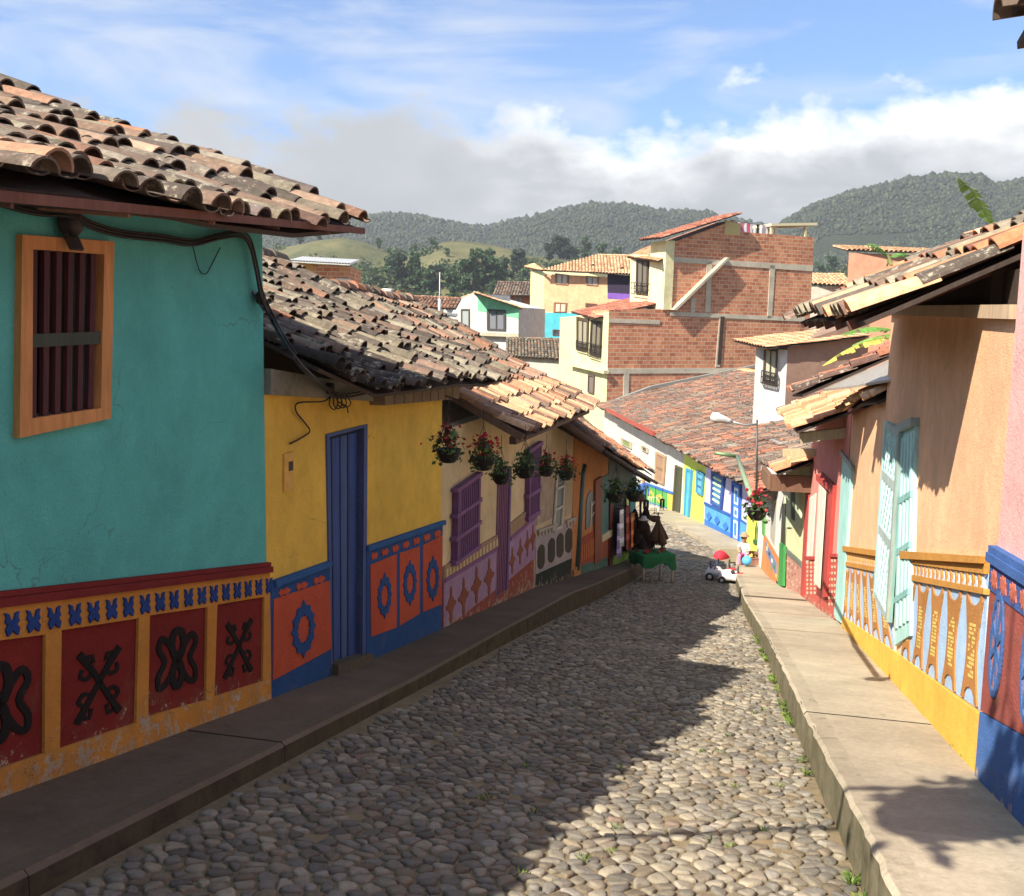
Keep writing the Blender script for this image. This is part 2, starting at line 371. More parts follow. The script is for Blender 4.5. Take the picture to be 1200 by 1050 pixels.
def build_np(V, Fc, C, name, mat, parent=None, origin=None):
    org = Vector(origin) if origin is not None else (ORG[parent.name] if parent is not None else Vector((0, 0, 0)))
    V = np.asarray(V, dtype=np.float32)-np.array(org, dtype=np.float32); Fc = np.asarray(Fc, dtype=np.int32); k = Fc.shape[1]
    me = bpy.data.meshes.new(name); me.vertices.add(len(V)); me.vertices.foreach_set('co', V.ravel()); me.loops.add(Fc.size); me.loops.foreach_set('vertex_index', Fc.ravel())
    me.polygons.add(len(Fc)); me.polygons.foreach_set('loop_start', np.arange(0, Fc.size, k, dtype=np.int32)); me.update(calc_edges=True); me.materials.append(MATS[mat])
    ca = me.color_attributes.new('col', 'FLOAT_COLOR', 'CORNER'); c4 = np.concatenate([np.asarray(C, dtype=np.float32), np.zeros((len(C), 1), dtype=np.float32)], 1); ca.data.foreach_set('color', np.repeat(c4, k, axis=0).ravel())
    o = bpy.data.objects.new(name, me); COL.objects.link(o)
    if parent is not None: o.parent = parent; o.location = org-ORG[parent.name]
    else: o.location = org
    ORG[o.name] = org; return o
NR = np.random.default_rng(5)
def leaf_cloud(P, size, cols, kq=.8):
    """small randomly turned leaf faces at points P"""
    n = len(P); d = NR.normal(size=(n, 3)); d /= np.linalg.norm(d, axis=1)[:, None]+1e-6; e = np.cross(d, NR.normal(size=(n, 3))); e /= np.linalg.norm(e, axis=1)[:, None]+1e-6
    s_ = (size*NR.uniform(.6, 1.3, n))[:, None]; d = d*s_; e = e*s_*kq
    V = np.stack([P-d, P+e, P+d, P-e], 1).reshape(-1, 3); Fc = np.arange(4*n).reshape(-1, 4); C = np.array(cols)[NR.integers(0, len(cols), n)]*NR.uniform(.75, 1.25, n)[:, None]
    return V, Fc, C
# ------------------------------------------------------------------ barrel tile roofs
PAL = {
 'old': [('7d6a5c', .9), ('8a705e', .7), ('6e6258', 1), ('85796c', .9), ('5f544c', 1), ('9a806a', .6), ('745a4e', .8), ('74665f', .9), ('8f8474', 1)],
 'mossy': [('877b68', 1), ('796e60', 1), ('93876f', .8), ('655b50', 1), ('7e6655', .8), ('9a907a', 1), ('5a5048', 1)],
 'warm': [('ab8468', .4), ('9c755c', .6), ('b8927a', .3), ('8f6a55', .7), ('7f6a5c', .9), ('ad7656', .4)],
 'fresh': [('cf9068', .0), ('c98258', .1), ('d8a078', 0), ('bf7a54', .2)],
 'red': [('9c6450', .7), ('ab6e50', .5), ('80584a', .9), ('8a6a5a', .9), ('705248', 1), ('b47c60', .3), ('66524a', 1)],
 'dark': [('3c3632', 1), ('4a4038', 1), ('5a4a40', .9), ('2f2b28', 1)],
 'tan': [('c9a078', .1), ('d0a880', .1), ('c09068', .2)],
 'redfresh': [('b4705a', .3), ('a86450', .3), ('c08468', .2)],
 'grey': [('8a8070', 1), ('7a7060', 1), ('94866f', .9), ('665e52', 1), ('96745c', .7)],
}
def tiled_roof(parent, eave, up, run, pitch, pal, w=.2, row=.33, seed=1, jit=1.0, lod=2, ridge=True, name='roof', palf=None, thick=.05, run1=None, mat='tile', slabcol=None, sag=0.0, mb=None, pitch1=None):
    """eave: polyline of 3D points at the tile bottoms; up: horizontal unit vector up-slope."""
    rg = random.Random(seed); own = mb is None
    if own: mb = MB()
    up = Vector(up).normalized(); E = [Vector(p) for p in eave]
    seg = [(b-a).length for a, b in zip(E, E[1:])]; LT = sum(seg)
    def ep(d):
        for (a, b), l in zip(zip(E, E[1:]), seg):
            if d <= l+1e-6: return a.lerp(b, d/l)
            d -= l
        return E[-1]
    T = (E[-1]-E[0]); T.z = 0; T.normalize()
    nrm = (T.cross(up+Vector((0, 0, pitch)))).normalized()
    if nrm.z < 0: nrm = -nrm
    usl = (up+Vector((0, 0, pitch))).normalized(); sl = math.sqrt(1+pitch*pitch)
    def rl(d): return (run+(run1-run)*d/LT if run1 is not None else run)*sl
    def sp(d, r, h):
        p = ep(min(max(d, 0), LT)); s_ = sag*math.sin(math.pi*min(1, r/max(.1, rl(d))))*math.sin(math.pi*d/LT*1.0)
        wv = .018*jit*math.sin(d*1.7+seed)+.015*jit*math.sin(r*2.1+d*.8+seed)
        if pitch1 is not None: return p+(up+Vector((0, 0, pitch+(pitch1-pitch)*min(1, max(0, d/LT))))).normalized()*r+nrm*(h-s_+wv)
        return p+usl*r+nrm*(h-s_+wv)
    P = PAL[pal]
    def color(d, r):
        pl = P
        if palf:
            q = palf(d, r, rg)
            if q: pl = PAL[q]
        hx, al = rg.choice(pl); c = hex3(hx); k = rg.uniform(.66, 1.0)*(1 if pl is not PAL['fresh'] and pl is not PAL['tan'] else 1.18)
        return (c[0]*k, c[1]*k, c[2]*k, al*rg.uniform(.4, 1))
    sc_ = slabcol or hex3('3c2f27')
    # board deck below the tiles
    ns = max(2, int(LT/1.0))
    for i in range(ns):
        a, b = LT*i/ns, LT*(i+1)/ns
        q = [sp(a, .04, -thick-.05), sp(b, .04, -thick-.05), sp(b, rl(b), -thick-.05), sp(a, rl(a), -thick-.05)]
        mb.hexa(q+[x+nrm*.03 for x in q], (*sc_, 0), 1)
    nseg = {3: 8, 2: 6, 1: 4}[lod]; n = max(1, int(LT/w))
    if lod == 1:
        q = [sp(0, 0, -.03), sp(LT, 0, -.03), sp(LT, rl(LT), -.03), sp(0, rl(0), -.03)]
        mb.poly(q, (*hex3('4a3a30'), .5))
    for i in range(n+1):
        d0 = (i+.5)*LT/(n+1); R = rl(d0); k = int(R/row)+1
        cov_off = rg.uniform(-.03, .03)*jit
        for j in range(k):
            for kind in ((0, 1) if lod > 1 else (0,)):
                if kind == 0: dd = d0+rg.gauss(0, .006)*jit
                else: dd = d0+LT/(n+1)/2+rg.gauss(0, .005)*jit
                if dd > LT: continue
                if rg.random() < .012*jit and kind == 0 and j > 0: continue
                r0 = j*row+cov_off+rg.uniform(-.02, .02)*jit; r1 = min(r0+row+.1, R+.05)
                if kind == 0 and rg.random() < .05*jit: r0 -= rg.uniform(.03, .1)
                if r1-r0 < .1: continue
                ra, rb = (w*.47*(1+rg.uniform(-.12, .08)*jit/2), w*.38); sqh = .82*(1+rg.uniform(-.25, .1)*min(1, jit/2)); skew = rg.gauss(0, .007)*jit; hl = .028+rg.uniform(0, .012)*jit; c = color(d0, r0)
                th = .016; vs = []; fs = []; sg = nseg if kind == 0 else max(3, nseg-2)
                rings = [(r0, ra, hl, 0), (r1, rb, .0, skew)]
                if kind == 1: rings = [(r0+.05, rb, .012, 0), (r1, ra*.95, -.006, skew)]
                for (r, rad, lift, sk) in rings:
                    for inner in (0, 1):
                        rr = rad-(th if inner else 0)
                        for a in range(sg+1):
                            t = math.pi*a/sg
                            x = -math.cos(t)*rr; y = math.sin(t)**1.25*rr*sqh
                            if kind == 1: y = -math.sin(t)*rr*.42+.03
                            if kind == 1 and inner: y -= .0
                            vs.append(sp(dd+sk, r, lift+y-.02)+T*x)
                m = sg+1
                for a in range(sg):
                    fs.append((a, a+1, 2*m+a+1, 2*m+a))              # outer
                    fs.append((a, m+a, m+a+1, a+1))                   # lip
                    if lod >= 2 and kind == 0 and j < 2: fs.append((m+a, 3*m+a, 3*m+a+1, m+a+1))
                fs.append((0, 2*m, 3*m, m)); fs.append((sg, m+sg, 3*m+sg, 2*m+sg))
                mb.add(vs, fs, c, 0, False)
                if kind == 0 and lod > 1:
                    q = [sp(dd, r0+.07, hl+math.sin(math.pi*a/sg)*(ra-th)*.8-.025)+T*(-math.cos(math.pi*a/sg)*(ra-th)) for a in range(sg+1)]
                    mb.add(q, [tuple(range(sg+1))], (*hex3('4a3e34'), .8), 0, False)  # dark cap inside each tile mouth stands in for the shade there
    if ridge:
        m = int(LT/.36)
        for i in range(m+1):
            a = LT*i/(m+1); b = a+LT/(m+1)+.06; vs = []; fs = []
            c = color(a, run); hh = rg.uniform(.03, .06)
            for dd, rad, lf in ((a, .13, hh), (b, .11, hh-.03)):
                o = sp(min(dd, LT), rl(dd), 0)+(T*(dd-LT) if dd > LT else Vector((0, 0, 0)))
                for q in range(nseg+1):
                    t = math.pi*q/nseg; vs.append(o+up*(-math.cos(t)*rad)+Vector((0, 0, math.sin(t)*rad+lf-.03)))
            for q in range(nseg): fs.append((q, q+1, nseg+2+q, nseg+1+q))
            fs.append(tuple(range(nseg+1)))
            mb.add(vs, fs, c)
    if own: return build(mb, name, [mat, 'wood'], parent, recalc=False)
    return mb
# ================================================================== SETTING
def street_right(s): return lin(RK, s)
def build_street():
    mb = MB()
    # bed of earth: region left kerb..right kerb, then the lower street beyond the bend
    ss = [-6+i*.5 for i in range(73)]
    for a, b in zip(ss, ss[1:]):
        la, lb, ra, rb = lin(LK, a)-.1, lin(LK, b)-.1, lin(RK, a)+.1, lin(RK, b)+.1
        mb.poly([S(a, la, g(a)-.012), S(a, ra, g(a)-.012), S(b, rb, g(b)-.012), S(b, lb, g(b)-.012)], hex3('8b7b5f'), 0)
    # lower part in world XY: right edge is the far kerb
    ys = [28.5+i*1.0 for i in range(46)]
    def xr(y): return lin([(28, 6.9), (34.6, 7.1), (38.7, 6.83), (47, 6.4), (57, 6.0), (75, 5.4)], y)
    def xl(y): return lin([(28, 3.9), (34, 2.6), (45, 1.2), (57, .5), (75, -.5)], y)
    def gz(x, y): return g(to_sc(x, y)[0])
    for a, b in zip(ys, ys[1:]):
        pts = [(xl(a), a), (xr(a), a), (xr(b), b), (xl(b), b)]
        mb.poly([Vector((x, y, gz(x, y)-.018)) for x, y in pts], hex3('8b7b5f'), 0)
    rg = random.Random(11)
    # stones: clipped voronoi cells on a jittered staggered grid, each a little dome
    def clip(poly, mx, my, nx, ny):
        out = []; n = len(poly)
        for i in range(n):
            p, q = poly[i], poly[(i+1) % n]
            dp = (p[0]-mx)*nx+(p[1]-my)*ny; dq = (q[0]-mx)*nx+(q[1]-my)*ny
            if dp <= 0: out.append(p)
            if (dp < 0 < dq) or (dq < 0 < dp):
                t = dp/(dp-dq); out.append((p[0]+(q[0]-p[0])*t, p[1]+(q[1]-p[1])*t))
        return out
    cols = ['8c8476', '7f786c', '968c7a', '756f65', '9c917c', '867a69', '7a7468', '8f8571', '8a8378', '82745f', '978d7c']
    def stones(s0, s1, cl, cr, zf, P, rings, csx=.104, csy=.074):
        rows = int((s1-s0)/csy); grid = {}
        for i in range(rows+1):
            s = s0+i*csy; n = int((cr(s)-cl(s))/csx)+2
            i0 = math.floor(cl(s)/csx)-1
            for j in range(i0, i0+n+2):
                off = (.5 if i % 2 else 0)
                grid[(i, j)] = ((j+off+rg.uniform(-.42, .42))*csx, s+rg.uniform(-.42, .42)*csy, rg.uniform(.85, 1.2))
        for (i, j), (x, y, wgt) in grid.items():
            if x < cl(y)+.03 or x > cr(y)-.03: continue
            if x < cl(y)+.06+.16*abs(noise.noise(Vector((1.5, y*.8, 2)))) : continue
            if rg.random() < .015+.25*max(0, noise.noise(Vector((x*.9, y*.7, 4)))-.25): continue
            poly = [(x-csx*.95, y-csy), (x+csx*.95, y-csy), (x+csx*.95, y+csy), (x-csx*.95, y+csy)]
            for di in (-2, -1, 0, 1, 2):
                for dj in (-2, -1, 0, 1, 2):
                    q = grid.get((i+di, j+dj))
                    if q is None or (di == 0 and dj == 0): continue
                    dx, dy = q[0]-x, q[1]-y; l = math.hypot(dx, dy)
                    if l < 1e-5 or l > .42: continue
                    k = .5; poly = clip(poly, x+dx*k, y+dy*k, dx/l, dy/l)
                    if len(poly) < 3: break
                if len(poly) < 3: break
            if len(poly) < 4: continue
            # soften: subdivide corners
            m = []; n = len(poly)
            for k in range(n):
                a, b = poly[k], poly[(k+1) % n]
                m.append((a[0]*.8+b[0]*.2, a[1]*.8+b[1]*.2)); m.append((a[0]*.2+b[0]*.8, a[1]*.2+b[1]*.8))
            cx = sum(p[0] for p in m)/len(m); cy = sum(p[1] for p in m)/len(m)
            sz = math.sqrt(sum((p[0]-cx)**2+(p[1]-cy)**2 for p in m)/len(m)); gap = max(.6, 1-.006/max(sz, .02))*rg.uniform(.86, 1.0)
            h = rg.uniform(.012, .024)*min(1, sz/.04); tx, ty = rg.gauss(0, .09), rg.gauss(0, .09)
            c = hex3(rg.choice(cols)); kk = rg.uniform(.62, 1.12)
            if rg.random() < .012: c = hex3('7d6a5c')
            c = (c[0]*kk, c[1]*kk, c[2]*kk, 0); vs = []
            prof = [(1.0, -.02), (.98, .45), (.84, .88), (.5, 1.0)] if rings == 3 else [(1.0, -.02), (.9, .7), (.5, 1.0)]
            for (rr, hh) in prof:
                for (px_, py_) in m:
                    ax, ay = (px_-cx)*gap*rr, (py_-cy)*gap*rr
                    vs.append(P(cx+ax, cy+ay, zf(cx+ax, cy+ay)-.012+h*hh+(ax*tx+ay*ty if hh > 0 else 0)))
            n = len(m); fs = []
            for r_ in range(len(prof)-1):
                for k in range(n): fs.append((r_*n+k, r_*n+(k+1) % n, (r_+1)*n+(k+1) % n, (r_+1)*n+k))
            fs.append(tuple(range((len(prof)-1)*n, len(prof)*n)))
            mb.add(vs, fs, c, 1, True)
    P1 = lambda c, s, z: S(s, c, z)
    wav = lambda c, s: .012*math.sin(c*2.3+s*.9)+.010*math.sin(s*2.1-c)
    stones(2.2, 12, lambda s: lin(LK, s), lambda s: lin(RK, s), lambda c, s: g(s), P1, 3)
    stones(12, 31, lambda s: lin(LK, s) if s < 28.5 else lin(LK, 28.5)+.2*0, lambda s: lin(RK, s), lambda c, s: g(s), P1, 2, .125, .092)
    P2 = lambda x, y, z: Vector((x, y, z))
    stones(31.5, 64, xl, xr, lambda x, y: gz(x, y), P2, 2, .24, .22)
    o = build(mb, 'street', ['mortar', 'stone'], recalc=False); struct(o)
    # tufts in the joints
    mb = MB()
    def tuft(p, h, n):
        for _ in range(n):
            a = rg.uniform(0, 6.28); d = Vector((math.cos(a), math.sin(a), 0)); l = h*rg.uniform(.5, 1.1); w_ = Vector((-d.y, d.x, 0))*.004
            q = Vector(p)+d*rg.uniform(0, .03); c = hex3(rg.choice(['6f8a35', '57722b', '8a9a4a']))
            mb.poly([q-w_, q+w_, q+w_*.6+d*l*.35+Vector((0, 0, l*.7)), q+d*l*.8+Vector((0, 0, l*.85)), q-w_*.6+d*l*.35+Vector((0, 0, l*.7))], c)
    for k in range(150):
        s = rg.uniform(3.5, 16); 
        if math.sin(s*3.1)+math.sin(s*7.7) < .1: continue
        tuft(S(s, lin(RK, s)-rg.uniform(0, .05), g(s)), .05, 14)
    for k in range(26):
        s = rg.uniform(3.8, 9); tuft(S(s, rg.uniform(-1.4, .4), g(s)), .03, 10)
    for k in range(90):
        s = rg.uniform(4.6, 15)
        if math.sin(s*2.3)+math.sin(s*5.7+1) < .3: continue
        tuft(S(s, 1.42+.01*s-rg.uniform(0.0, .05), g(s)+.28), .035, 9)
    tag(build(mb, 'weeds', 'leaf', recalc=False), 'small green weeds growing along the foot of the sunlit kerb and in the cobble joints', 'weeds', kind='stuff')
build_street()
def build_sidewalks():
    rg = random.Random(3)
    def strip(name, s0, s1, inner, kerb, hf, sgn, L, colr, kcol):
        mb = MB(); s = s0
        while s < s1:
            e = min(s+L*rg.uniform(.75, 1.3), s1); n = max(1, int((e-s)/.12)); dz = rg.uniform(-.003, .003); k = rg.uniform(.88, 1.08); sk = rg.uniform(-.12, .12)
            cc = tuple(c*k for c in hex3(colr))
            for i in range(n):
                a = s+(e-s-.006)*i/n; b = s+(e-s-.006)*(i+1)/n
                def row(x, lo=False):
                    ki, kk = inner(x), kerb(x); z = g(x)+hf(x)+dz
                    w1 = rg.uniform(-.006, .006)*0
                    return [S(x+sk*0, ki, z), S(x, kk-sgn*-.0, z-.004), S(x, kk+sgn*.0, g(x)-.3)]
                A, B = row(a), row(b); kb = sgn*.14
                ka = [S(a, kerb(a)-kb, g(a)+hf(a)+dz), S(b, kerb(b)-kb, g(b)+hf(b)+dz)]
                bev = sgn*-.022
                ta, tb = S(a, kerb(a)+bev, g(a)+hf(a)+dz), S(b, kerb(b)+bev, g(b)+hf(b)+dz)
                fa, fb = S(a, kerb(a), g(a)+hf(a)+dz-.025), S(b, kerb(b), g(b)+hf(b)+dz-.025)
                mb.poly([A[0], ka[0], ka[1], B[0]], (*cc, .1), 0)
                mb.poly([ka[0], ta, tb, ka[1]], (*tuple(c*.94 for c in cc), .35), 0)
                mb.poly([ta, fa, fb, tb], (*tuple(c*1.02 for c in cc), .3), 0)
                mb.poly([fa, A[2], B[2], fb], (*hex3(kcol), .75), 0)
            mb.poly([S(s, inner(s), g(s)+hf(s)-.014), S(s, kerb(s)-sgn*.02, g(s)+hf(s)-.014), S(e+.01, kerb(e)-sgn*.02, g(e)+hf(e)-.014), S(e+.01, inner(e), g(e)+hf(e)-.014)], (*hex3('5a5040'), .3), 0)
            # slab end faces
            for x in (s, e-.006):
                mb.poly([S(x, inner(x), g(x)+hf(x)+dz), S(x, kerb(x), g(x)+hf(x)+dz-.025), S(x, kerb(x), g(x)-.3), S(x, inner(x), g(x)-.3)], (*hex3(kcol), .6), 0)
            s = e
        struct(build(mb, name, 'concrete', recalc=False))
    strip('sidewalk', -6, 29.5, lambda s: -3.9, lambda s: lin(LK, s), lambda s: lin(LH, s), 1, 2.2, '6c5e4e', '40372c')
    strip('sidewalk', -6, 30.3, lambda s: 2.2, lambda s: lin(RK, s)+.014*noise.noise(Vector((s*3.1, 0, 0)))+.012*noise.noise(Vector((s*9, 3, 0))), lambda s: .28+(0 if s < 29 else -.1)+.008*noise.noise(Vector((s*2.2, 5, 0))), -1, 2.7, 'aea18a', '7f7760')
    # far side pavement
    mb = MB(); ys = [32.5, 36, 40, 45, 50, 57, 66, 75]
    for a, b in zip(ys, ys[1:]):
        def X(y): return lin([(28, 6.9), (34.6, 7.1), (38.7, 6.83), (47, 6.4), (57, 6.0), (75, 5.4)], y)
        def Z(x, y): return g(to_sc(x, y)[0])
        q = [(X(a), a), (X(b)+.01, b-.01), (9.5, b-.01), (9.5, a)]
        mb.prism([Vector((x, y, Z(x, y)-.3)) for x, y in q], [Vector((x, y, Z(x, y)+.15)) for x, y in q], (*hex3('a89c84'), .2))
    struct(build(mb, 'sidewalk', 'concrete'))
build_sidewalks()
# ground sheet reaching the horizon, and the valley
def build_ground():
    mb = MB()
    xs = [-3000, -1200, -500, -250, -120, -60, -30, -12, -4, 0, 5, 10, 20, 40, 80, 160, 300, 700, 1500, 3000]
    ys = [-300, -100, -40, -15, -6, 0, 6, 12, 18, 24, 30, 37, 45, 60, 75, 100, 140, 200, 300, 500, 900, 1600, 3000]
    def z(x, y):
        s = to_sc(max(-30, min(30, x)), y)[0]; return g(min(s, 140))-.42-(0 if y < 90 else min(14, (y-90)*.1))
    vs = [Vector((x, y, z(x, y))) for y in ys for x in xs]; n = len(xs)
    fs = [(j*n+i, j*n+i+1, (j+1)*n+i+1, (j+1)*n+i) for j in range(len(ys)-1) for i in range(n-1)]
    mb.add(vs, fs, hex3('6b6444')); struct(build(mb, 'ground', 'earth', recalc=False))
build_ground()
HILLS = {}
def build_hill(name, sky, Yf, Yc, zf, matn, seed, amp, freq, rows=46, back=500, prof=1.25, u0=-500, u1=1700, du=9):
    """sky: skyline in photo pixels at the crest distance Yc(u); a real ridge with a front and a back slope."""
    us = np.arange(u0, u1, du); vs = []; n = len(us)
    def H(u, r):      # r 0..1 foot to crest
        v = lin(sky, u); c = pt(u, v, Yc(u)); f = pt(u, v, Yf)
        Y = Yf+(Yc(u)-Yf)*r; X = ray(u, v)[0]*Y; z = zf+(c.z-zf)*(r**prof)
        nz = noise.fractal(Vector((X*freq, Y*freq, seed)), 1.0, 2.1, 6)*amp*min(1, r*2.5)*(1 if r < .93 else .55)
        return Vector((X, Y, z+nz))
    for j in range(rows+1):
        for u in us: vs.append(H(u, j/rows))
    for k in (1, 2, 3):
        for u in us:
            p = H(u, 1.0); q = p*(1+back*k/3/Yc(u)); vs.append(Vector((q.x, q.y, p.z-(p.z-zf)*k/3)))
    R = rows+3; fs = [(j*n+i, j*n+i+1, (j+1)*n+i+1, (j+1)*n+i) for j in range(R) for i in range(n-1)]
    mb = MB(); mb.add(vs, fs, hex3('6b7a40'), 0, True); struct(build(mb, name, matn, recalc=False)); HILLS[name] = H
    return H
SKY_L = [(-500, 300), (200, 268), (330, 262), (400, 256), (430, 258), (470, 254), (520, 261), (570, 268), (600, 260), (640, 251), (690, 246), (740, 244), (790, 248), (830, 252), (900, 268), (960, 290), (1100, 330), (1700, 360)]
SKY_R = [(-500, 400), (700, 395), (800, 372), (860, 320), (900, 280), (930, 256), (960, 241), (1000, 228), (1060, 218), (1120, 210), (1150, 208), (1165, 215), (1200, 208), (1300, 200), (1500, 210), (1700, 240)]
SKY_P = [(-500, 330), (300, 290), (335, 284), (370, 278), (400, 280), (430, 287), (470, 300), (495, 296), (520, 285), (560, 284), (600, 291), (640, 300), (690, 303), (760, 315), (860, 340), (960, 320), (1000, 300), (1100, 290), (1700, 300)]
HL = build_hill('hills', SKY_L, 520, lambda u: 1150, -30, 'woodland', 3.1, 16, .006)
HR = build_hill('hills', SKY_R, 560, lambda u: 1000, -30, 'woodland', 8.3, 16, .006)
HP = build_hill('pasture_slope', SKY_P, 150, lambda u: 470, -24, 'hillside', 5.7, 9, .012, back=60, prof=1.0)
def build_forest():
    rg = random.Random(21); greens = np.array([hex3(x) for x in ('242f1e', '2b3823', '334025', '3c482b', '202a1a', '474f30')])
    pts = []
    for H, n, a, b in ((HL, 24000, 300, 900), (HR, 17000, 880, 1270)):
        for _ in range(n):
            p = H(rg.uniform(a, b), min(1, rg.random()**.7))
            if H is HR and noise.noise(Vector((p.x*.006, p.y*.006, 2.2))) > .18 and p.z < 90: continue
            pts.append((p, rg.uniform(.9, 2.1)))
        for _ in range(1100): pts.append((H(rg.uniform(a, b), rg.uniform(.97, 1.0)), rg.uniform(1.2, 3.8)))
    iv = np.array(ICO[1][0]); fc = np.array(ICO[1][1]); nv = len(iv); n = len(pts)
    P = np.array([tuple(p) for p, r in pts]); R = np.array([r for p, r in pts])
    V = iv[None]*NR.uniform(.7, 1.25, (n, nv, 1))*R[:, None, None]*np.array([1, 1, 1.15])+P[:, None]+np.array([0, 0, .5])*R[:, None, None]
    Fc = (fc[None]+(np.arange(n)*nv)[:, None, None]).reshape(-1, 3)
    C = np.repeat(greens[NR.integers(0, len(greens), n)]*NR.uniform(.7, 1.3, n)[:, None], len(fc), axis=0)*NR.uniform(.8, 1.2, (n*len(fc), 1))
    o = build_np(V.reshape(-1, 3), Fc, C, 'forest', 'leaf')
    tag(o, 'dark green forest covering the distant hills behind the town', 'forest', kind='stuff')
def build_scrub():
    rg = random.Random(44); P = []
    for _ in range(2600):
        u = rg.uniform(325, 1000); r = rg.random(); p = HP(u, r); k = noise.noise(Vector((p.x*.018, p.y*.018, 6)))
        if k < .02+(.12 if u < 440 else 0): continue
        q = NR.normal(size=(26, 3))*np.array([1.5, 1.5, .9])*rg.uniform(.6, 1.5)+np.array([p.x, p.y, p.z+1]); P.append(q)
    V, Fc, C = leaf_cloud(np.concatenate(P), .75, [hex3(x) for x in ('33462a', '41562f', '2c3d24', '4f6236')]); o = build_np(V, Fc, C, 'scrub', 'leaf')
    tag(o, 'dark bushes and scrub scattered over the pasture slope below the hills', 'scrub', kind='stuff')
build_scrub()
build_forest()
def tree(name, label, base, h, w, seed, kind='round', group=None, n=170):
    rg = random.Random(seed); t = thing(name, label, 'tree', base, group); b = Vector(base); mb = MB()
    mb.tube([b-Vector((0, 0, 1)), b+Vector((0, 0, h*.4)), b+Vector((h*.02, 0, h*.85))], [h*.035, h*.025, h*.008], hex3('4a3c2e'), 6)
    for k in range(5):
        a = rg.uniform(0, 6.28); z = h*rg.uniform(.3, .6); mb.tube([b+Vector((0, 0, z)), b+Vector((math.cos(a)*w*.3, math.sin(a)*w*.3, z+h*.2))], [h*.014, h*.005], hex3('4a3c2e'), 5)
    build(mb, 'trunk', 'wood', t)
    gs = [hex3(x) for x in (['34502c', '45633a', '2b4226', '567345', '3d5833'] if kind != 'dark' else ['243824', '2f4830', '1f3020', '3a5238'])]
    cl = [(rg.gauss(0, .2), rg.gauss(0, .2), rg.uniform(.1, .88)) for _ in range(22)]; P = []
    for cx, cy, cz in cl:
        tp = (1.05-cz*.8 if kind == 'cone' else (1.0-abs(cz-.5)*.8)); q = NR.normal(size=(70, 3)); q *= (.35+.65*NR.random((70, 1)))/(np.linalg.norm(q, axis=1)[:, None]+1e-6)
        r_ = rg.uniform(.14, .24); P.append(np.array(b)[None]+np.array([cx*tp*w, cy*tp*w, cz*h])+q*np.array([r_*w*tp+.03*w, r_*w*tp+.03*w, r_*h*.55]))
    V, Fc, C = leaf_cloud(np.concatenate(P), h*.045, gs); build_np(V, Fc, C, 'crown', 'leaf', t); return t
def hill_base(u, v0):
    """find the pasture surface under the photo pixel (u, v0)"""
    best = None
    for k in range(201):
        r = k/200; p = HP(u, r); dz = (p.z-CZ)/p.y; d = abs(dz-ray(u, v0)[1])
        if best is None or d < best[0]: best = (d, p)
    return best[1]
tr = [(352, 268, 16, 'dark'), (374, 280, 12, 'round'), (444, 292, 14, 'round'), (457, 330, 34, 'round'), (470, 338, 40, 'dark'), (486, 344, 50, 'cone'), (500, 346, 34, 'round'), (512, 340, 30, 'dark'),
      (528, 338, 24, 'round'), (543, 342, 40, 'round'), (556, 340, 52, 'cone'), (568, 336, 46, 'round'), (582, 338, 36, 'round'), (594, 336, 34, 'dark'), (607, 324, 32, 'dark'), (616, 334, 26, 'round'),
      (644, 306, 22, 'dark'), (656, 302, 30, 'dark'), (664, 304, 24, 'dark'), (674, 302, 18, 'round'), (686, 300, 32, 'cone'), (706, 302, 26, 'round'), (722, 303, 24, 'round'), (508, 292, 14, 'round'), (485, 300, 15, 'round'), (524, 300, 10, 'round'), (464, 322, 22, 'dark'), (532, 352, 20, 'round'), (575, 352, 24, 'round'), (606, 350, 22, 'round'), (548, 356, 18, 'round'), (960, 300, 20, 'round'), (975, 318, 22, 'round')]
TL = {'dark': 'dark evergreen tree', 'round': 'mid green bushy tree', 'cone': 'tall pointed tree'}
ORD = ['first', 'second', 'third', 'fourth', 'fifth', 'sixth', 'seventh', 'eighth', 'ninth', 'tenth', 'eleventh', 'twelfth', 'thirteenth', 'fourteenth', 'fifteenth', 'sixteenth', 'seventeenth']
tr.sort(); nl = len(tr)
for i, (u, v, hp, k) in enumerate(tr):
    p = hill_base(u, v); h = hp/F*p.y
    szw = 'small' if hp < 18 else 'large' if hp > 36 else 'medium sized'
    od = f'{ORD[i]} from the left' if i < nl//2 else f'{ORD[nl-1-i]} from the right'
    tree('hill_tree', f'{szw} {TL[k]}, {od} among the pasture trees', p, h, h*(.5 if k == 'cone' else .75), 100+i, k, 'trees scattered on the pasture slope', 110)
# ================================================================== LEFT ROW
def z_side(s, hf=LH): return g(s)+lin(hf, s)
def wear_fn(hf, reach=.5, amt=.75):
    def f(p):
        s, c = to_sc(p.x, p.y); h = p.z-(g(s)+hf(s)); return max(0.0, min(1.0, 1-h/reach))*amt
    return f
WL = wear_fn(lambda s: lin(LH, s)); WR = wear_fn(lambda s: .28)
def shell(W, t0, t1, ztop, depth, ridge_z, col, parent, zb, n0=-.22, eave_frac=1.0):
    """body of the house behind its street wall, with gable ends"""
    mb = MB(); A = []
    for t, zt in ((t0, ztop[0]), (t1, ztop[1])):
        zr = zt+ridge_z
        A.append([W.P(t, zb, n0), W.P(t, zt, n0), W.P(t, zr, -depth), W.P(t, zt, -2*depth), W.P(t, zb, -2*depth)])
    mb.prism(A[0], A[1], (*hex3(col), 0)); return build(mb, 'side_wall', 'plaster', parent)
def star_ring(n=10, r=.5, amp=.14, ri=.3):
    o = [];
    for i in range(n*2):
        a = math.pi*i/n-math.pi/2; rr = r*(1 if i % 2 == 0 else 1-amp*1.6); o.append((.5+math.cos(a)*rr, .5+math.sin(a)*rr))
    return o
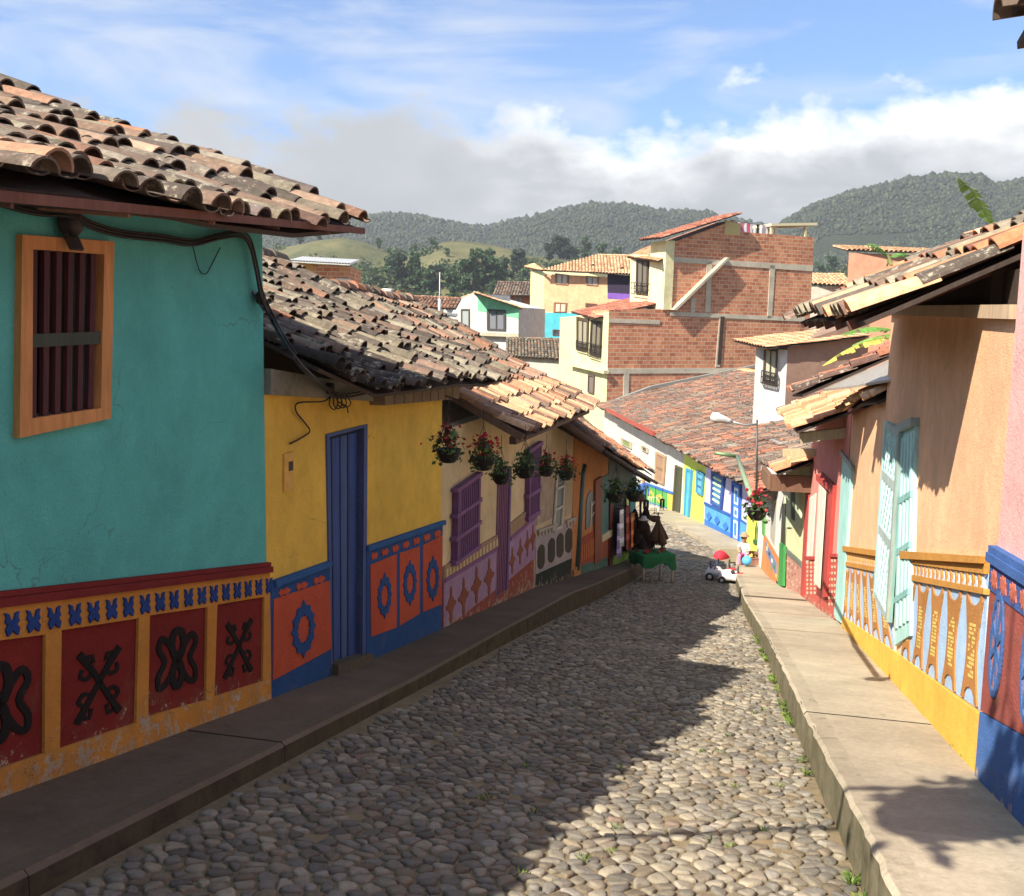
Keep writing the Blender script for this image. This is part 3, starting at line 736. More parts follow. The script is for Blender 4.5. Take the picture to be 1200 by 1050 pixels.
def ring_shape(W, mb, q, outer, k, n0, n1, col):
    n = len(outer); inn = [(.5+(x-.5)*k[0], .5+(y-.5)*k[1]) for x, y in outer]
    for i in range(n):
        j = (i+1) % n; W.shape(mb, q, [outer[i], outer[j], inn[j], inn[i]], n0, n1, col)
def cellq(W, u, v, w, h, slope=0):   # quad in wall coordinates around a photo pixel
    return W.Q([(u-w/2, v-h/2-slope*w/2), (u+w/2, v-h/2+slope*w/2), (u+w/2, v+h/2+slope*w/2), (u-w/2, v+h/2-slope*w/2)])
# ---- 1 teal house
def teal_house():
    W = SW(-1.5, -3.42, 6.53, -3.42, 1); base = S(2.5, -3.42, z_side(2.5))
    h = thing('house', 'teal plastered house with red panelled dado and old tiled roof in the left foreground', 'house', base, 'houses stepping down the left side of the street')
    TE = hex3('52b6ae'); zb = lambda t: z_side(t-1.5)-.15
    top = 2.36
    win = W.Q([(30, 290), (116, 296), (112, 481), (29, 492)])
    mb = MB(); mb.wear = lambda p: 0
    W.front(mb, [(0, zb(0)), (W.L, zb(W.L)), (W.L, top), (0, top)], [win], TE, .22); build(mb, 'wall', 'plaster', h)
    shell(W, 0, W.L, (top, top), 3.2, 1.28, '52b6ae', h, -3.5)
    # dado
    YE = hex3('c98a2a'); RD = hex3('7c1d14'); n1 = .05
    pan = [[(67, 738), (158, 724), (155, 847), (65, 877)], [(171, 720.6), (239, 711), (237, 820), (169, 839)], [(250.5, 708), (306, 699), (304, 798), (247, 816)]]
    P0 = W.Q([(-62, 757), (48, 743), (47, 882), (-62, 920)])
    Q = [W.Q(p) for p in pan]; Q = [P0]+Q
    tw = .62; extra = []
    t = P0[0][0]-.12
    while t > .6:
        z0 = z_side(t-1.5); z0b = z_side(t-.62-1.5); extra.append([(t-.55, z0b+.78), (t, z0+.78), (t, z0+.16), (t-.55, z0b+.16)]); t -= .68
    Q = extra[::-1]+Q
    a = W.px(0, 711); b = W.px(319, 670); sl = (b[1]-a[1])/(b[0]-a[0]); zt = lambda t: a[1]+sl*(t-a[0])-.0
    mb = MB(); mb.wear = wear_fn(lambda s: lin(LH, s), .42, .82)
    ts = [0]; 
    # yellow frame
    for i, q in enumerate(Q):
        tl, tr_, br, bl = q; lft = Q[i-1] if i else None
        L = (lft[1][0], lft[1][1]) if lft else (0, tl[1]-sl*tl[0]); Lb = lft[2] if lft else (0, bl[1]-sl*bl[0])
        W.slab(mb, [(L[0], zt(L[0])), (tl[0], zt(tl[0])), tl, bl, (bl[0], zb(bl[0])), (Lb[0], zb(Lb[0])), Lb, L], 0, n1, YE)
        W.slab(mb, [(tl[0], zt(tl[0])), (tr_[0], zt(tr_[0])), tr_, tl], 0, n1, YE)
        W.slab(mb, [bl, br, (br[0], zb(br[0])), (bl[0], zb(bl[0]))], 0, n1, YE)
    q = Q[-1]; W.slab(mb, [q[1], (q[1][0], zt(q[1][0])), (W.L, zt(W.L)), (W.L, zb(W.L)), (q[2][0], zb(q[2][0])), q[2]], 0, n1, YE)
    d = build(mb, 'dado', 'plaster', h); 
    mb = MB(); mb.wear = wear_fn(lambda s: lin(LH, s)+.1, .3, .62)
    for q in Q: mb.mark(); W.slab(mb, q, 0, .018, RD)
    build(mb, 'dado_panel', 'plaster', d)
    mb = MB(); BK = hex3('191311')
    for i, q in enumerate(Q[::-1]):
        mb.mark()
        if i % 2 == 0 or i > 5 and i % 2 == 0:
            for dg in (0, 1):
                f = (lambda x: x) if dg == 0 else (lambda x: 1-x)
                W.ribbon(mb, q, [(f(.24), .24), (f(.42), .42), (f(.5), .52), (f(.62), .66), (f(.78), .84)], [.034, .027, .024, .027, .034], .018, .034, BK, aspect=.8)
                W.ribbon(mb, q, [(f(.42), .42), (f(.34), .47), (f(.26), .44), (f(.28), .38)], .018, .018, .03, BK, aspect=.8)
                W.ribbon(mb, q, [(f(.60), .62), (f(.70), .60), (f(.76), .66), (f(.70), .70)], .018, .018, .03, BK, aspect=.8)
                W.ribbon(mb, q, [(f(.28), .28), (f(.40), .28), (f(.42), .34)], .02, .018, .03, BK, aspect=.8)
                W.ribbon(mb, q, [(f(.76), .80), (f(.62), .82), (f(.60), .74)], .02, .018, .03, BK, aspect=.8)
        else:
            for dg in (0, 1):
                f = (lambda x: x) if dg == 0 else (lambda x: 1-x)
                W.ribbon(mb, q, [(f(.5), .5), (f(.36), .34), (f(.24), .26), (f(.18), .36), (f(.28), .50), (f(.18), .64), (f(.20), .76), (f(.32), .72), (f(.44), .58)], .031, .018, .034, BK, closed=True, aspect=.8)
            W.ribbon(mb, q, [(.5, .5), (.40, .36), (.44, .22), (.56, .22), (.60, .36)], .04, .018, .035, BK, closed=True, aspect=.8)
            W.ribbon(mb, q, [(.5, .5), (.42, .64), (.46, .76), (.54, .76), (.58, .64)], .04, .018, .035, BK, closed=True, aspect=.8)
    build(mb, 'dado_ornament', 'plaster', d)
    mb = MB(); BL = hex3('1c4286')
    xs = [25, 107, 188, 268, 340, 410, 475, 540, 598, 652, 708, 760, 806, 853, 897, 939, 980, 1020]; cs = []
    for x in xs:
        u = x/3.282; v = 620+(365-(x-25)*.1477)/3.281; cs.append(W.px(u, v))
    dt = cs[1][0]-cs[0][0]; c0 = cs[0]
    for k in range(1, 12): cs.insert(0, (c0[0]-dt*k, c0[1]-sl*dt*k))
    for (t, z) in cs:
        if t < .1: continue
        w_ = .052; q = [(t-w_, z+.062+sl*-w_), (t+w_, z+.062+sl*w_), (t+w_, z-.062+sl*w_), (t-w_, z-.062-sl*w_)]
        sh = [(.5, .38), (.62, .28), (.72, .05), (.95, .0), (.86, .2), (.95, .38), (.78, .5), (.95, .68), (.82, .95), (.62, .85), (.5, .72), (.38, .85), (.18, .95), (.05, .68), (.22, .5), (.05, .38), (.14, .2), (.05, 0), (.28, .05), (.38, .28)]
        W.shape(mb, q, sh, n1, n1+.02, BL)
    build(mb, 'dado_border_motif', 'plaster', d)
    mb = MB(); RB = hex3('7a1f1c')
    W.slab(mb, [(0, zt(0)), (W.L+.02, zt(W.L)), (W.L+.02, zt(W.L)+.045), (0, zt(0)+.045)], 0, .085, RB)
    W.slab(mb, [(0, zt(0)+.047), (W.L+.02, zt(W.L)+.047), (W.L+.02, zt(W.L)+.075), (0, zt(0)+.075)], 0, .055, RB)
    build(mb, 'dado_moulding', 'plaster', h)
    # window
    mb = MB(); OR = hex3('c98c4a'); fo = W.Q([(18, 275), (127, 283), (123, 490), (15, 513)]); fi = W.Q([(31, 292), (115, 298), (111, 478), (30, 490)])
    for i in range(4):
        j = (i+1) % 4; W.slab(mb, [fo[i], fo[j], fi[j], fi[i]], -.02, .07, OR)
    wf = build(mb, 'window', 'wood', h); mb = MB(); 
    for k in range(6):
        x0 = .03+k*.165; W.shape(mb, fi, [(x0, 0), (x0+.075, 0), (x0+.075, 1), (x0, 1)], -.01, .03, hex3('4a1d22'))
    W.shape(mb, fi, [(0, .5), (1, .5), (1, .58), (0, .58)], .032, .05, hex3('3a4438')); build(mb, 'window_bars', 'wood', wf)
    mb = MB(); W.slab(mb, win, -.2, -.19, hex3('0c0b0b'))  # black slab stands in for the unlit room behind the slats
    for k in range(4): W.shape(mb, win, [(.06+k*.24, 0), (.22+k*.24, 0), (.22+k*.24, 1), (.06+k*.24, 1)], -.185, -.15, hex3('20261e'))
    build(mb, 'shutter', 'wood', wf)
    # eaves: fascia, boards, rafters
    mb = MB(); WD = hex3('6e4434'); ez = lambda s: lin([(-1.5, 2.02), (3, 2.09), (7.17, 2.35)], s); wz = lambda s: lin([(-1.5, 2.02), (4, 2.15), (6.6, 2.36)], s)+.03
    for a, b in ((-1.5, 3), (3, 7.15)): mb.bar(S(a, -2.9, ez(a)+.02), S(b, -2.9, ez(b)+.02), .03, .045, WD)
    fb = build(mb, 'eave_board', 'wood', h); mb = MB()
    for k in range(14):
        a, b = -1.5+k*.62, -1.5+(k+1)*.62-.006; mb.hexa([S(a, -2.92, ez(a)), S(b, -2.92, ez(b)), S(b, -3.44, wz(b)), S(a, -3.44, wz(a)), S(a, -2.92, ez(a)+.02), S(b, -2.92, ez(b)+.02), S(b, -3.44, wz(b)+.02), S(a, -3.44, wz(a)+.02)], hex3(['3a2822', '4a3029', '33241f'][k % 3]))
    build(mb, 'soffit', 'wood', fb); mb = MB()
    for k in range(11):
        s = -1.2+k*.78; mb.bar(S(s, -2.93, ez(s)-.012), S(s-.14, -3.43, wz(s)-.012), .03, .018, hex3('9a6e58') if k % 3 else hex3('6a5044'))
    build(mb, 'rafter', 'wood', fb)
    E = [S(-1.5, -2.86, 2.08), S(3, -2.87, 2.17), S(7.17, -2.88, 2.43)]
    def pf(d, r, rg):
        return rg.choice(['old', 'old', 'old', 'old', 'mossy', 'old', 'warm', 'mossy', 'old'])
    tiled_roof(h, E, (-.9728, .2318, 0), 3.7, .355, 'old', .215, .43, 5, 2.2, 3, True, palf=pf, sag=.05)
    return h
teal_house()
# ---- 2 yellow house
def yellow_house():
    W = SW(6.55, -3.43, 11.08, -3.50, 1); base = S(8.8, -3.46, z_side(8.8))
    h = thing('house', 'yellow house with dark blue plank door and orange dado panels, below the teal house', 'house', base, 'houses stepping down the left side of the street')
    YL = hex3('f0be3c'); BLU = hex3('1f4f8a'); ORG_ = hex3('c2502c')
    zt0 = 1.14; zt1 = .98; zb = lambda t: z_side(t+6.55)-.15
    door = W.Q([(384, 512), (425, 501), (423, 770), (388, 790)])
    mb = MB(); W.front(mb, [(0, zb(0)), (W.L, zb(W.L)), (W.L, zt1), (0, zt0)], [door], YL, .09); build(mb, 'wall', 'plaster', h)
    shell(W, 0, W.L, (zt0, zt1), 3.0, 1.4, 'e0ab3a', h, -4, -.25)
    mb = MB(); W.slab(mb, [(0, 1.33), (2.1, 1.08), (2.1, .95), (0, 1.14)], -.05, .10, (*hex3('8f8f80'), .3)); 
    for k in range(9): W.slab(mb, [(2.14+k*.29, 1.07-k*.012), (2.40+k*.29, 1.06-k*.012), (2.40+k*.29, .90-k*.012), (2.14+k*.29, .91-k*.012)], -.05, .28, (*hex3('8c7c66'), .3))
    build(mb, 'lintel', 'concrete', h)
    # blue base + dado
    mb = MB(); mb.wear = wear_fn(lambda s: lin(LH, s), .25, .3)
    tl = W.Q([(318, 682), (384, 661), (385, 762), (315, 800)])
    W.slab(mb, [tl[0], tl[1], (tl[1][0], zb(tl[1][0])), (0, zb(0)), (0, tl[0][1]-.03)], 0, .04, BLU)
    tr_ = W.Q([(427, 643), (518, 612)]); W.slab(mb, [tr_[0], (W.L, tr_[1][1]), (W.L, zb(W.L)), (tr_[0][0], zb(tr_[0][0]))], 0, .04, BLU)
    d = build(mb, 'dado', 'plaster', h)
    mb = MB(); mb.wear = wear_fn(lambda s: lin(LH, s)+.1, .3, .3)
    pn = [W.Q(p) for p in ([(431, 662), (462, 649), (462, 735), (432, 746)], [(465.5, 648), (489, 640), (489, 719), (465.5, 733)], [(493, 639), (516, 627), (515, 708), (493, 717)])]
    pl = W.Q([(317, 702), (383, 680), (385, 760), (316, 797)]); pl[0] = (max(.01, pl[0][0]), pl[0][1]); pl[3] = (max(.01, pl[3][0]), pl[3][1])
    for q in pn+[pl]: mb.mark(); W.slab(mb, q, .0, .052, ORG_)
    build(mb, 'dado_panel', 'plaster', d)
    mb = MB(); ring = [(.5, 0), (.58, .1), (.75, .12), (.78, .22), (.92, .3), (.88, .42), (.98, .5), (.88, .58), (.92, .7), (.78, .78), (.75, .88), (.58, .9), (.5, 1)]; ring = ring+[(1-x, y) for x, y in ring[1:-1][::-1]]
    for (u, v, w, hh, sl) in ((351, 737, 30, 68, -.35), (447, 698, 18, 54, -.3), (477, 683, 17, 54, -.3), (504, 681-3, 16, 54, -.3)):
        mb.mark(); ring_shape(W, mb, cellq(W, u, v, w, hh, sl), ring, (.55, .55), .052, .07, BLU)
    for i in range(3): mb.mark(); W.shape(mb, cellq(W, 330+i*20.5, 693-i*7, 14, 9, -.3), [(0, .5), (.15, 0), (.4, .25), (.6, 0), (.85, .25), (1, .5), (.85, .75), (.6, 1), (.4, .75), (.15, 1)], .04, .055, ORG_)
    for i in range(7): mb.mark(); W.shape(mb, cellq(W, 436+i*12.4, 651-i*4.3, 8, 9, -.3), [(0, .5), (.15, 0), (.4, .25), (.6, 0), (.85, .25), (1, .5), (.85, .75), (.6, 1), (.4, .75), (.15, 1)], .04, .055, ORG_)
    build(mb, 'dado_ornament', 'plaster', d)
    mb = MB()
    W.pslab(mb, [(318, 680), (384, 657), (384, 663), (318, 688)], 0, .08, hex3('2a5f9a')); W.pslab(mb, [(427, 640), (519, 609.5), (519, 614.5), (427, 646)], 0, .08, hex3('2a5f9a'))
    build(mb, 'dado_moulding', 'plaster', h)
    # door
    mb = MB(); D1 = hex3('33508a')
    W.slab(mb, door, -.075, -.06, hex3('14264a'))
    for k, (x0, x1) in enumerate(((.02, .22), (.26, .46), (.50, .68), (.72, .98))):
        W.shape(mb, door, [(x0, .02), (x1, .02), (x1, .99), (x0, .99)], -.06, -.05, hex3('2b4d8c') if k % 2 else hex3('3d5a90'))
    for x in (.24, .48, .70): W.shape(mb, door, [(x-.015, .02), (x+.015, .02), (x+.015, .99), (x-.015, .99)], -.06, -.044, hex3('1b3768'))
    W.shape(mb, door, [(.72, .03), (.74, .03), (.74, .98), (.72, .98)], -.05, -.046, hex3('14264a'))
    dd = build(mb, 'door', 'wood', h); mb = MB()
    fr = W.Q([(381, 509), (429, 497), (427.5, 768), (386, 792)]); di = door
    for i in (3, 0, 1): j = (i+1) % 4; W.slab(mb, [fr[i], fr[j], di[j], di[i]], -.1, .03, hex3('3f5688'))
    build(mb, 'door_frame', 'wood', dd)
    mb = MB(); W.pslab(mb, [(387, 778), (428, 765), (431, 778), (387, 792)], -.05, .14, (*hex3('5f5648'), .5)); build(mb, 'doorstep', 'concrete', h)
    mb = MB(); W.pslab(mb, [(331, 532), (342, 529), (342, 573), (331, 576)], 0, .03, hex3('d2a032')); W.pslab(mb, [(336, 541), (341, 540), (341, 551), (336, 552)], .03, .034, hex3('1a1512'))
    build(mb, 'meter_box', 'plain', h)
    E = [S(6.62, -2.98, 1.36), S(7.4, -2.95, 1.21), S(9.3, -2.95, 1.11), S(12.42, -2.95, 1.04)]
    def pf(d, r, rg): return 'dark' if (r < .5 and d < 2.3) else ('mossy' if rg.random() < .8 else 'old' if rg.random() < .8 else 'warm')  # dark mossy tiles, with the teal house's shadow put into their colour
    tiled_roof(h, E, (-.9728, .2318, 0), 3.3, .445, 'mossy', .2, .36, 9, 2.6, 3, True, palf=pf, sag=.09)
yellow_house()
# ---- 3 purple shuttered house
def purple_house():
    W = SW(11.10, -3.52, 16.65, -3.62, 1); base = S(13.5, -3.56, z_side(13.5))
    h = thing('house', 'cream house with purple shutters and lilac dado behind the hanging flower pots', 'house', base, 'houses stepping down the left side of the street')
    CR = hex3('e0ca98'); PU = hex3('6d4474'); LI = hex3('a888a8'); RB = hex3('9a4a3a'); BR = hex3('8a4e34')
    zb = lambda t: z_side(t+11.1)-.2
    mb = MB(); zt = [.42, .40]
    W.front(mb, [(0, zb(0)), (W.L, zb(W.L)), (W.L, zt[1]), (0, zt[0])], [], CR, .2); build(mb, 'wall', 'plaster', h)
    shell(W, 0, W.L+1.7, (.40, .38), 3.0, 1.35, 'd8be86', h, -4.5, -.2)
    mb = MB(); mb.wear = WL
    W.pslab(mb, [(517.5, 688), (581, 642), (624.5, 600), (624.5, 690), (578, 730), (517.5, 760)], 0, .03, RB)
    base_ = build(mb, 'dado_base', 'plaster', h); mb = MB(); mb.wear = WL
    W.pslab(mb, [(518, 678), (580, 640), (578.6, 691), (517.5, 738)], .03, .05, LI); W.pslab(mb, [(596, 630), (626.5, 603), (625.5, 653), (593, 681)], .03, .05, LI)
    W.pslab(mb, [(518, 664), (581, 627), (580, 641), (518, 679)], 0, .06, hex3('a88a6a')); W.pslab(mb, [(596, 614), (627, 589), (627, 603), (596, 630)], 0, .06, hex3('a88a6a'))
    W.pslab(mb, [(518, 678), (580, 641), (580, 645), (518, 682.5)], .05, .085, hex3('8d5f8d')); W.pslab(mb, [(596, 629), (627, 602), (627, 606), (596, 633.5)], .05, .085, hex3('8d5f8d'))
    d = build(mb, 'dado', 'plaster', h); mb = MB()
    cr = [(.5, 0), (.6, .12), (.58, .28), (.72, .34), (.78, .42), (1, .46), (.95, .56), (.75, .6), (.68, .68), (.6, .74), (.62, .9), (.5, 1)]; cr = cr+[(1-x, y) for x, y in cr[1:-1][::-1]]
    for (u, v) in ((525.7, 708.6), (540.5, 698.6), (555.7, 685.7), (570.6, 675.7)): mb.mark(); W.shape(mb, cellq(W, u, v, 12, 44, -.7), cr, .05, .066, hex3('8f5236'))
    for (u, v) in ((598, 657), (607.5, 646), (616, 637), (622.5, 630)): mb.mark(); W.shape(mb, cellq(W, u, v, 7, 32, -.8), cr, .05, .066, hex3('8f5236'))
    for k in range(16):
        if k == 0: mb.mark()
        f = k/15; W.pslab(mb, [(520+f*59, 667-f*35), (522+f*59, 666-f*35), (522+f*59, 675-f*35.5), (520+f*59, 676-f*35.5)], .06, .07, hex3('d8c090'))
    build(mb, 'dado_ornament', 'plaster', d)
    # shutters
    def shutter(q, nm):
        q = W.Q(q); mb = MB()
        for (a, b) in ((0, .1), (.9, 1)): W.shape(mb, q, [(a, 0), (b, 0), (b, 1), (a, 1)], .02, .16, PU)
        for y in (0, .33, .62, .93): W.shape(mb, q, [(-.08, y), (1.05, y), (1.05, y+.05), (-.08, y+.05)], .02, .18, hex3('7a5080'))
        W.shape(mb, q, [(.08, .03), (.92, .03), (.92, .97), (.08, .97)], .02, .05, hex3('3a2440')); o = build(mb, nm, 'wood', h); mb = MB()
        for k in range(9):
            x = .13+k*.085; W.shape(mb, q, [(x, .03), (x+.04, .03), (x+.04, .97), (x, .97)], .1, .15, PU)
        build(mb, 'shutter_slats', 'wood', o)
    shutter([(530, 571), (556.6, 553), (555, 644), (528, 663)], 'window_shutter'); shutter([(616, 526), (630, 517), (627, 603), (614, 611)], 'window_shutter')
    mb = MB(); q = W.Q([(583, 552), (596, 546), (592, 689), (578.6, 701)])
    W.slab(mb, q, 0, .05, hex3('8d6a80'))
    for k in range(5): W.shape(mb, q, [(.08+k*.15, .01), (.16+k*.15, .01), (.16+k*.15, .99), (.08+k*.15, .99)], .05, .075, hex3('7a4a6a'))
    W.shape(mb, q, [(.84, 0), (1, 0), (1, 1), (.84, 1)], .05, .1, hex3('6a4a80')); build(mb, 'door', 'wood', h)
    E = [S(12.1, -2.72, .31), S(15, -2.74, .28), S(18.5, -2.76, .22)]
    def pf(d, r, rg): return 'tan' if r < .9 and rg.random() < .55 else ('mossy' if r > 1.6 and rg.random() < .5 else 'warm')
    tiled_roof(h, E, (-.9728, .2318, 0), 3.7, .52, 'warm', .185, .38, 15, 1.8, 3, True, palf=pf, sag=.05)
    mb = MB(); mb.bar(S(12.13, -2.75, .27), S(12.13, -5.5, 1.70), .07, .09, hex3('6a5244')); mb.bar(S(12.2, -2.9, .22), S(18.4, -2.93, .13), .09, .1, hex3('5a463a'))
    for k in range(9): mb.bar(S(12.5+k*.7, -2.78, .24), S(12.5+k*.7, -3.55, .6), .07, .07, hex3('5a463a'))
    build(mb, 'eave_beam', 'wood', h)
purple_house()
# ---- 4 white house with drainpipe
def white_left():
    W = SW(16.67, -3.62, 20.6, -3.56, 1); base = S(18.6, -3.6, z_side(18.6))
    h = thing('house', 'pale house with green glazed window, arched grey dado panels and teal drainpipe', 'house', base, 'houses stepping down the left side of the street')
    zb = lambda t: z_side(t+16.67)-.2; zt = [.35, -.55]
    mb = MB(); W.front(mb, [(0, zb(0)), (W.L, zb(W.L)), (W.L, zt[1]), (0, zt[0])], [], hex3('cdbb92'), .2); build(mb, 'wall', 'plaster', h)
    shell(W, 1.7, W.L, (-.25, -.55), 2.6, 1.4, 'cdbb92', h, -5, -.2)
    mb = MB(); mb.wear = WL
    W.pslab(mb, [(627, 628), (673, 607), (668.5, 690), (626, 700)], 0, .03, hex3('a9a3a0'))
    W.pslab(mb, [(627, 673), (669, 654), (668, 684), (626, 694)], .03, .045, hex3('27352e'))
    d = build(mb, 'dado', 'plaster', h); mb = MB()
    ar = [(0, .2), (.2, .06), (.5, 0), (.8, .06), (1, .2), (1, .8), (.8, .94), (.5, 1), (.2, .94), (0, .8)]
    for (u, v) in ((632.8, 652.4), (645, 644.8), (655.2, 639), (665.4, 633.3)): mb.mark(); W.shape(mb, cellq(W, u, v, 8, 29, -.5), ar, .03, .05, hex3('4a4838'))
    for k in range(7): f = k/6; 
    for a, b in (((628.6, 621), (651, 612.5)), ((662, 610), (673, 605))):
        mb.mark()
        W.pslab(mb, [a, b, (b[0], b[1]+3), (a[0], a[1]+3)], .03, .1, hex3('b5ac9a'))
        m = int((b[0]-a[0])/3.2)
        for k in range(m):
            u = a[0]+(b[0]-a[0])*(k+.3)/m; v = a[1]+(b[1]-a[1])*(k+.3)/m+3; W.pslab(mb, [(u, v), (u+1.4, v-.4), (u+1.4, v+5), (u, v+5.4)], .03, .08, hex3('b5ac9a'))
    build(mb, 'dado_ornament', 'plaster', d)
    q = W.Q([(651, 550), (662, 545), (657, 618), (646.5, 624)]); mb = MB()
    for pts in ([(0, 0), (.12, 0), (.12, 1), (0, 1)], [(.88, 0), (1, 0), (1, 1), (.88, 1)], [(0, 0), (1, 0), (1, .03), (0, .03)], [(0, .3), (1, .3), (1, .34), (0, .34)], [(0, .63), (1, .63), (1, .67), (0, .67)], [(0, .95), (1, .95), (1, 1), (0, 1)]): W.shape(mb, q, pts, .03, .08, hex3('c8c6b8'))
    w = build(mb, 'window', 'wood', h); mb = MB(); W.slab(mb, q, .0, .03, hex3('34493f')); build(mb, 'window_pane', 'glass', w)
    mb = MB(); W.pslab(mb, [(629, 562), (649, 553), (647, 607), (628, 616)], 0, .015, (*hex3('b9a98a'), .8)); mb.mark(); W.pslab(mb, [(663, 552), (673, 548), (672, 600), (662, 605)], 0, .015, (*hex3('bcae88'), .3)); build(mb, 'plaster_panel', 'plaster', h)
    mb = MB(); a = W.px(688, 540); b = W.px(679.5, 556); c = W.px(673, 668)
    mb.tube([W.P(*W.px(681.5, 545), .07), W.P(*b, .06), W.P(*c, .06)], .06, hex3('3d6a68'), 10); build(mb, 'drainpipe', 'metal', h)
    mb = MB(); W.slab(mb, [W.px(669, 684), W.px(669, 668), W.px(676, 660), W.px(677, 680)], 0, .14, hex3('b98a4a')); build(mb, 'buttress', 'plaster', h)
    E = [S(18.3, -2.62, -.52), S(23, -2.65, -1.40), S(28.6, -2.5, -2.5)]
    def pf(d, r, rg):
        if 4.2 < d < 8.8 and r < 1.5: return 'fresh' if rg.random() < .8 else 'warm'
        return 'warm' if d < 4 and rg.random() < .6 else 'grey'
    tiled_roof(h, E, (-.9728, .2318, 0), 3.0, .70, 'grey', .2, .38, 25, 1.4, 2, True, palf=pf)
    mb = MB(); mb.tube([S(18.3, -2.6, -.62), S(18.3, -5.4, 1.3)], .07, hex3('5f4a3c'), 8)
    mb.tube([S(18.3, -2.56, -.62), S(23, -2.6, -1.57), S(28.7, -2.45, -2.78)], [.04, .045, .045], hex3('3f3026'), 8)
    for k in range(16):
        s = 18.6+k*.65; z = lin([(18.3, -.62), (23, -1.57), (28.7, -2.78)], s); mb.bar(S(s, -2.6, z), S(s, -3.55, z+.5), .07, .08, hex3('43352b'))
    build(mb, 'eave_beam', 'wood', h)
white_left()
# ---- 5 orange house + 6 shop
def orange_left():
    W = SW(20.62, -3.54, 24.9, -3.38, 1); base = S(22.7, -3.45, z_side(22.7))
    h = thing('house', 'orange house with dark arched window between the teal drainpipe and the clothes stall', 'house', base, 'houses stepping down the left side of the street')
    zb = lambda t: z_side(t+20.62)-.2
    mb = MB(); W.front(mb, [(0, zb(0)), (W.L, zb(W.L)), (W.L, -1.35), (0, -.62)], [], hex3('c8874a'), .2); build(mb, 'wall', 'plaster', h)
    shell(W, 0, W.L, (-.6, -1.3), 2.6, 1.4, 'c8874a', h, -6, -.2)
    mb = MB(); mb.wear = WL
    W.pslab(mb, [(679, 632), (696, 621), (695.5, 657), (677, 666)], 0, .03, hex3('a8502c')); W.pslab(mb, [(677, 664), (714, 650), (714, 674), (676, 686)], 0, .045, hex3('4f7a68'))
    W.pslab(mb, [(702, 628), (713, 622), (713, 652), (702, 656)], 0, .05, hex3('a85a3a')); d = build(mb, 'dado', 'plaster', h); mb = MB()
    for k in range(6): u = 680.5+k*2.6; v = 642-k*1.6; W.pslab(mb, [(u, v), (u+1.3, v-4), (u+1, v+15), (u-.4, v+19)], .03, .045, hex3('c8763a'))
    W.pslab(mb, [(702, 627), (714, 620), (714, 628), (702, 635)], .0, .16, hex3('cdbf98')); build(mb, 'dado_ornament', 'plaster', d)
    mb = MB(); W.pslab(mb, [(695.5, 563), (703.5, 558), (702, 657), (694.5, 661)], 0, .1, hex3('8a4a2c')); W.pslab(mb, [(703.5, 560), (713, 555), (713, 622), (702.5, 628)], 0, .04, hex3('46756e')); build(mb, 'door', 'wood', h)
    q = W.Q([(687, 578), (696, 572), (694.5, 614), (685.5, 621)]); mb = MB(); W.shape(mb, q, [(0, .2), (.2, .05), (.5, 0), (.8, .05), (1, .2), (1, 1), (0, 1)], 0, .03, hex3('1a1e1c')); w = build(mb, 'window', 'glass', h); mb = MB()
    for pts in ([(.55, .3), (.65, .3), (.65, 1), (.55, 1)], [(.6, .42), (1, .36), (1, .4), (.6, .46)], [(.6, .72), (1, .66), (1, .7), (.6, .76)]): W.shape(mb, q, pts, .03, .06, hex3('c8c8b8'))
    build(mb, 'window_frame', 'wood', w)
orange_left()
def shop():
    W = SW(24.92, -3.36, 29.2, -3.1, 1); base = S(27, -3.2, z_side(27))
    h = thing('house', 'small shop house with dark doorway, lime green board and teal pillar where the street bends', 'house', base, 'houses stepping down the left side of the street')
    zb = lambda t: z_side(t+24.92)-.2
    mb = MB(); W.front(mb, [(0, zb(0)), (W.L, zb(W.L)), (W.L, -2.35), (0, -1.4)], [], hex3('6b7a78'), .2); build(mb, 'wall', 'plaster', h)
    shell(W, 0, W.L, (-1.4, -2.3), 2.4, 1.4, '6b7a78', h, -7.2, -.2)
    mb = MB(); W.pslab(mb, [(717, 590), (738, 583), (738, 650), (716, 660)], 0, .02, hex3('1c1614')); W.pslab(mb, [(713.5, 585), (717.5, 583), (716.5, 664), (712.5, 666)], 0, .08, hex3('6a2c22')); build(mb, 'door', 'wood', h)
    mb = MB(); W.pslab(mb, [(717, 652), (741, 640), (741, 655), (716, 665)], .03, .08, hex3('7aa83a')); build(mb, 'counter_board', 'wood', h)
    mb = MB(); W.pslab(mb, [(735, 572), (741.5, 568), (741.5, 655), (736, 657)], .02, .15, hex3('4f8a8c')); build(mb, 'pillar', 'plaster', h)
    mb = MB(); W.pslab(mb, [(731.5, 577), (734, 576), (733.5, 597), (731.5, 598)], .1, .14, hex3('d8e070')); build(mb, 'sunlit_streak', 'plain', h)  # yellow strip paints a streak of sunlight on the pillar
shop()
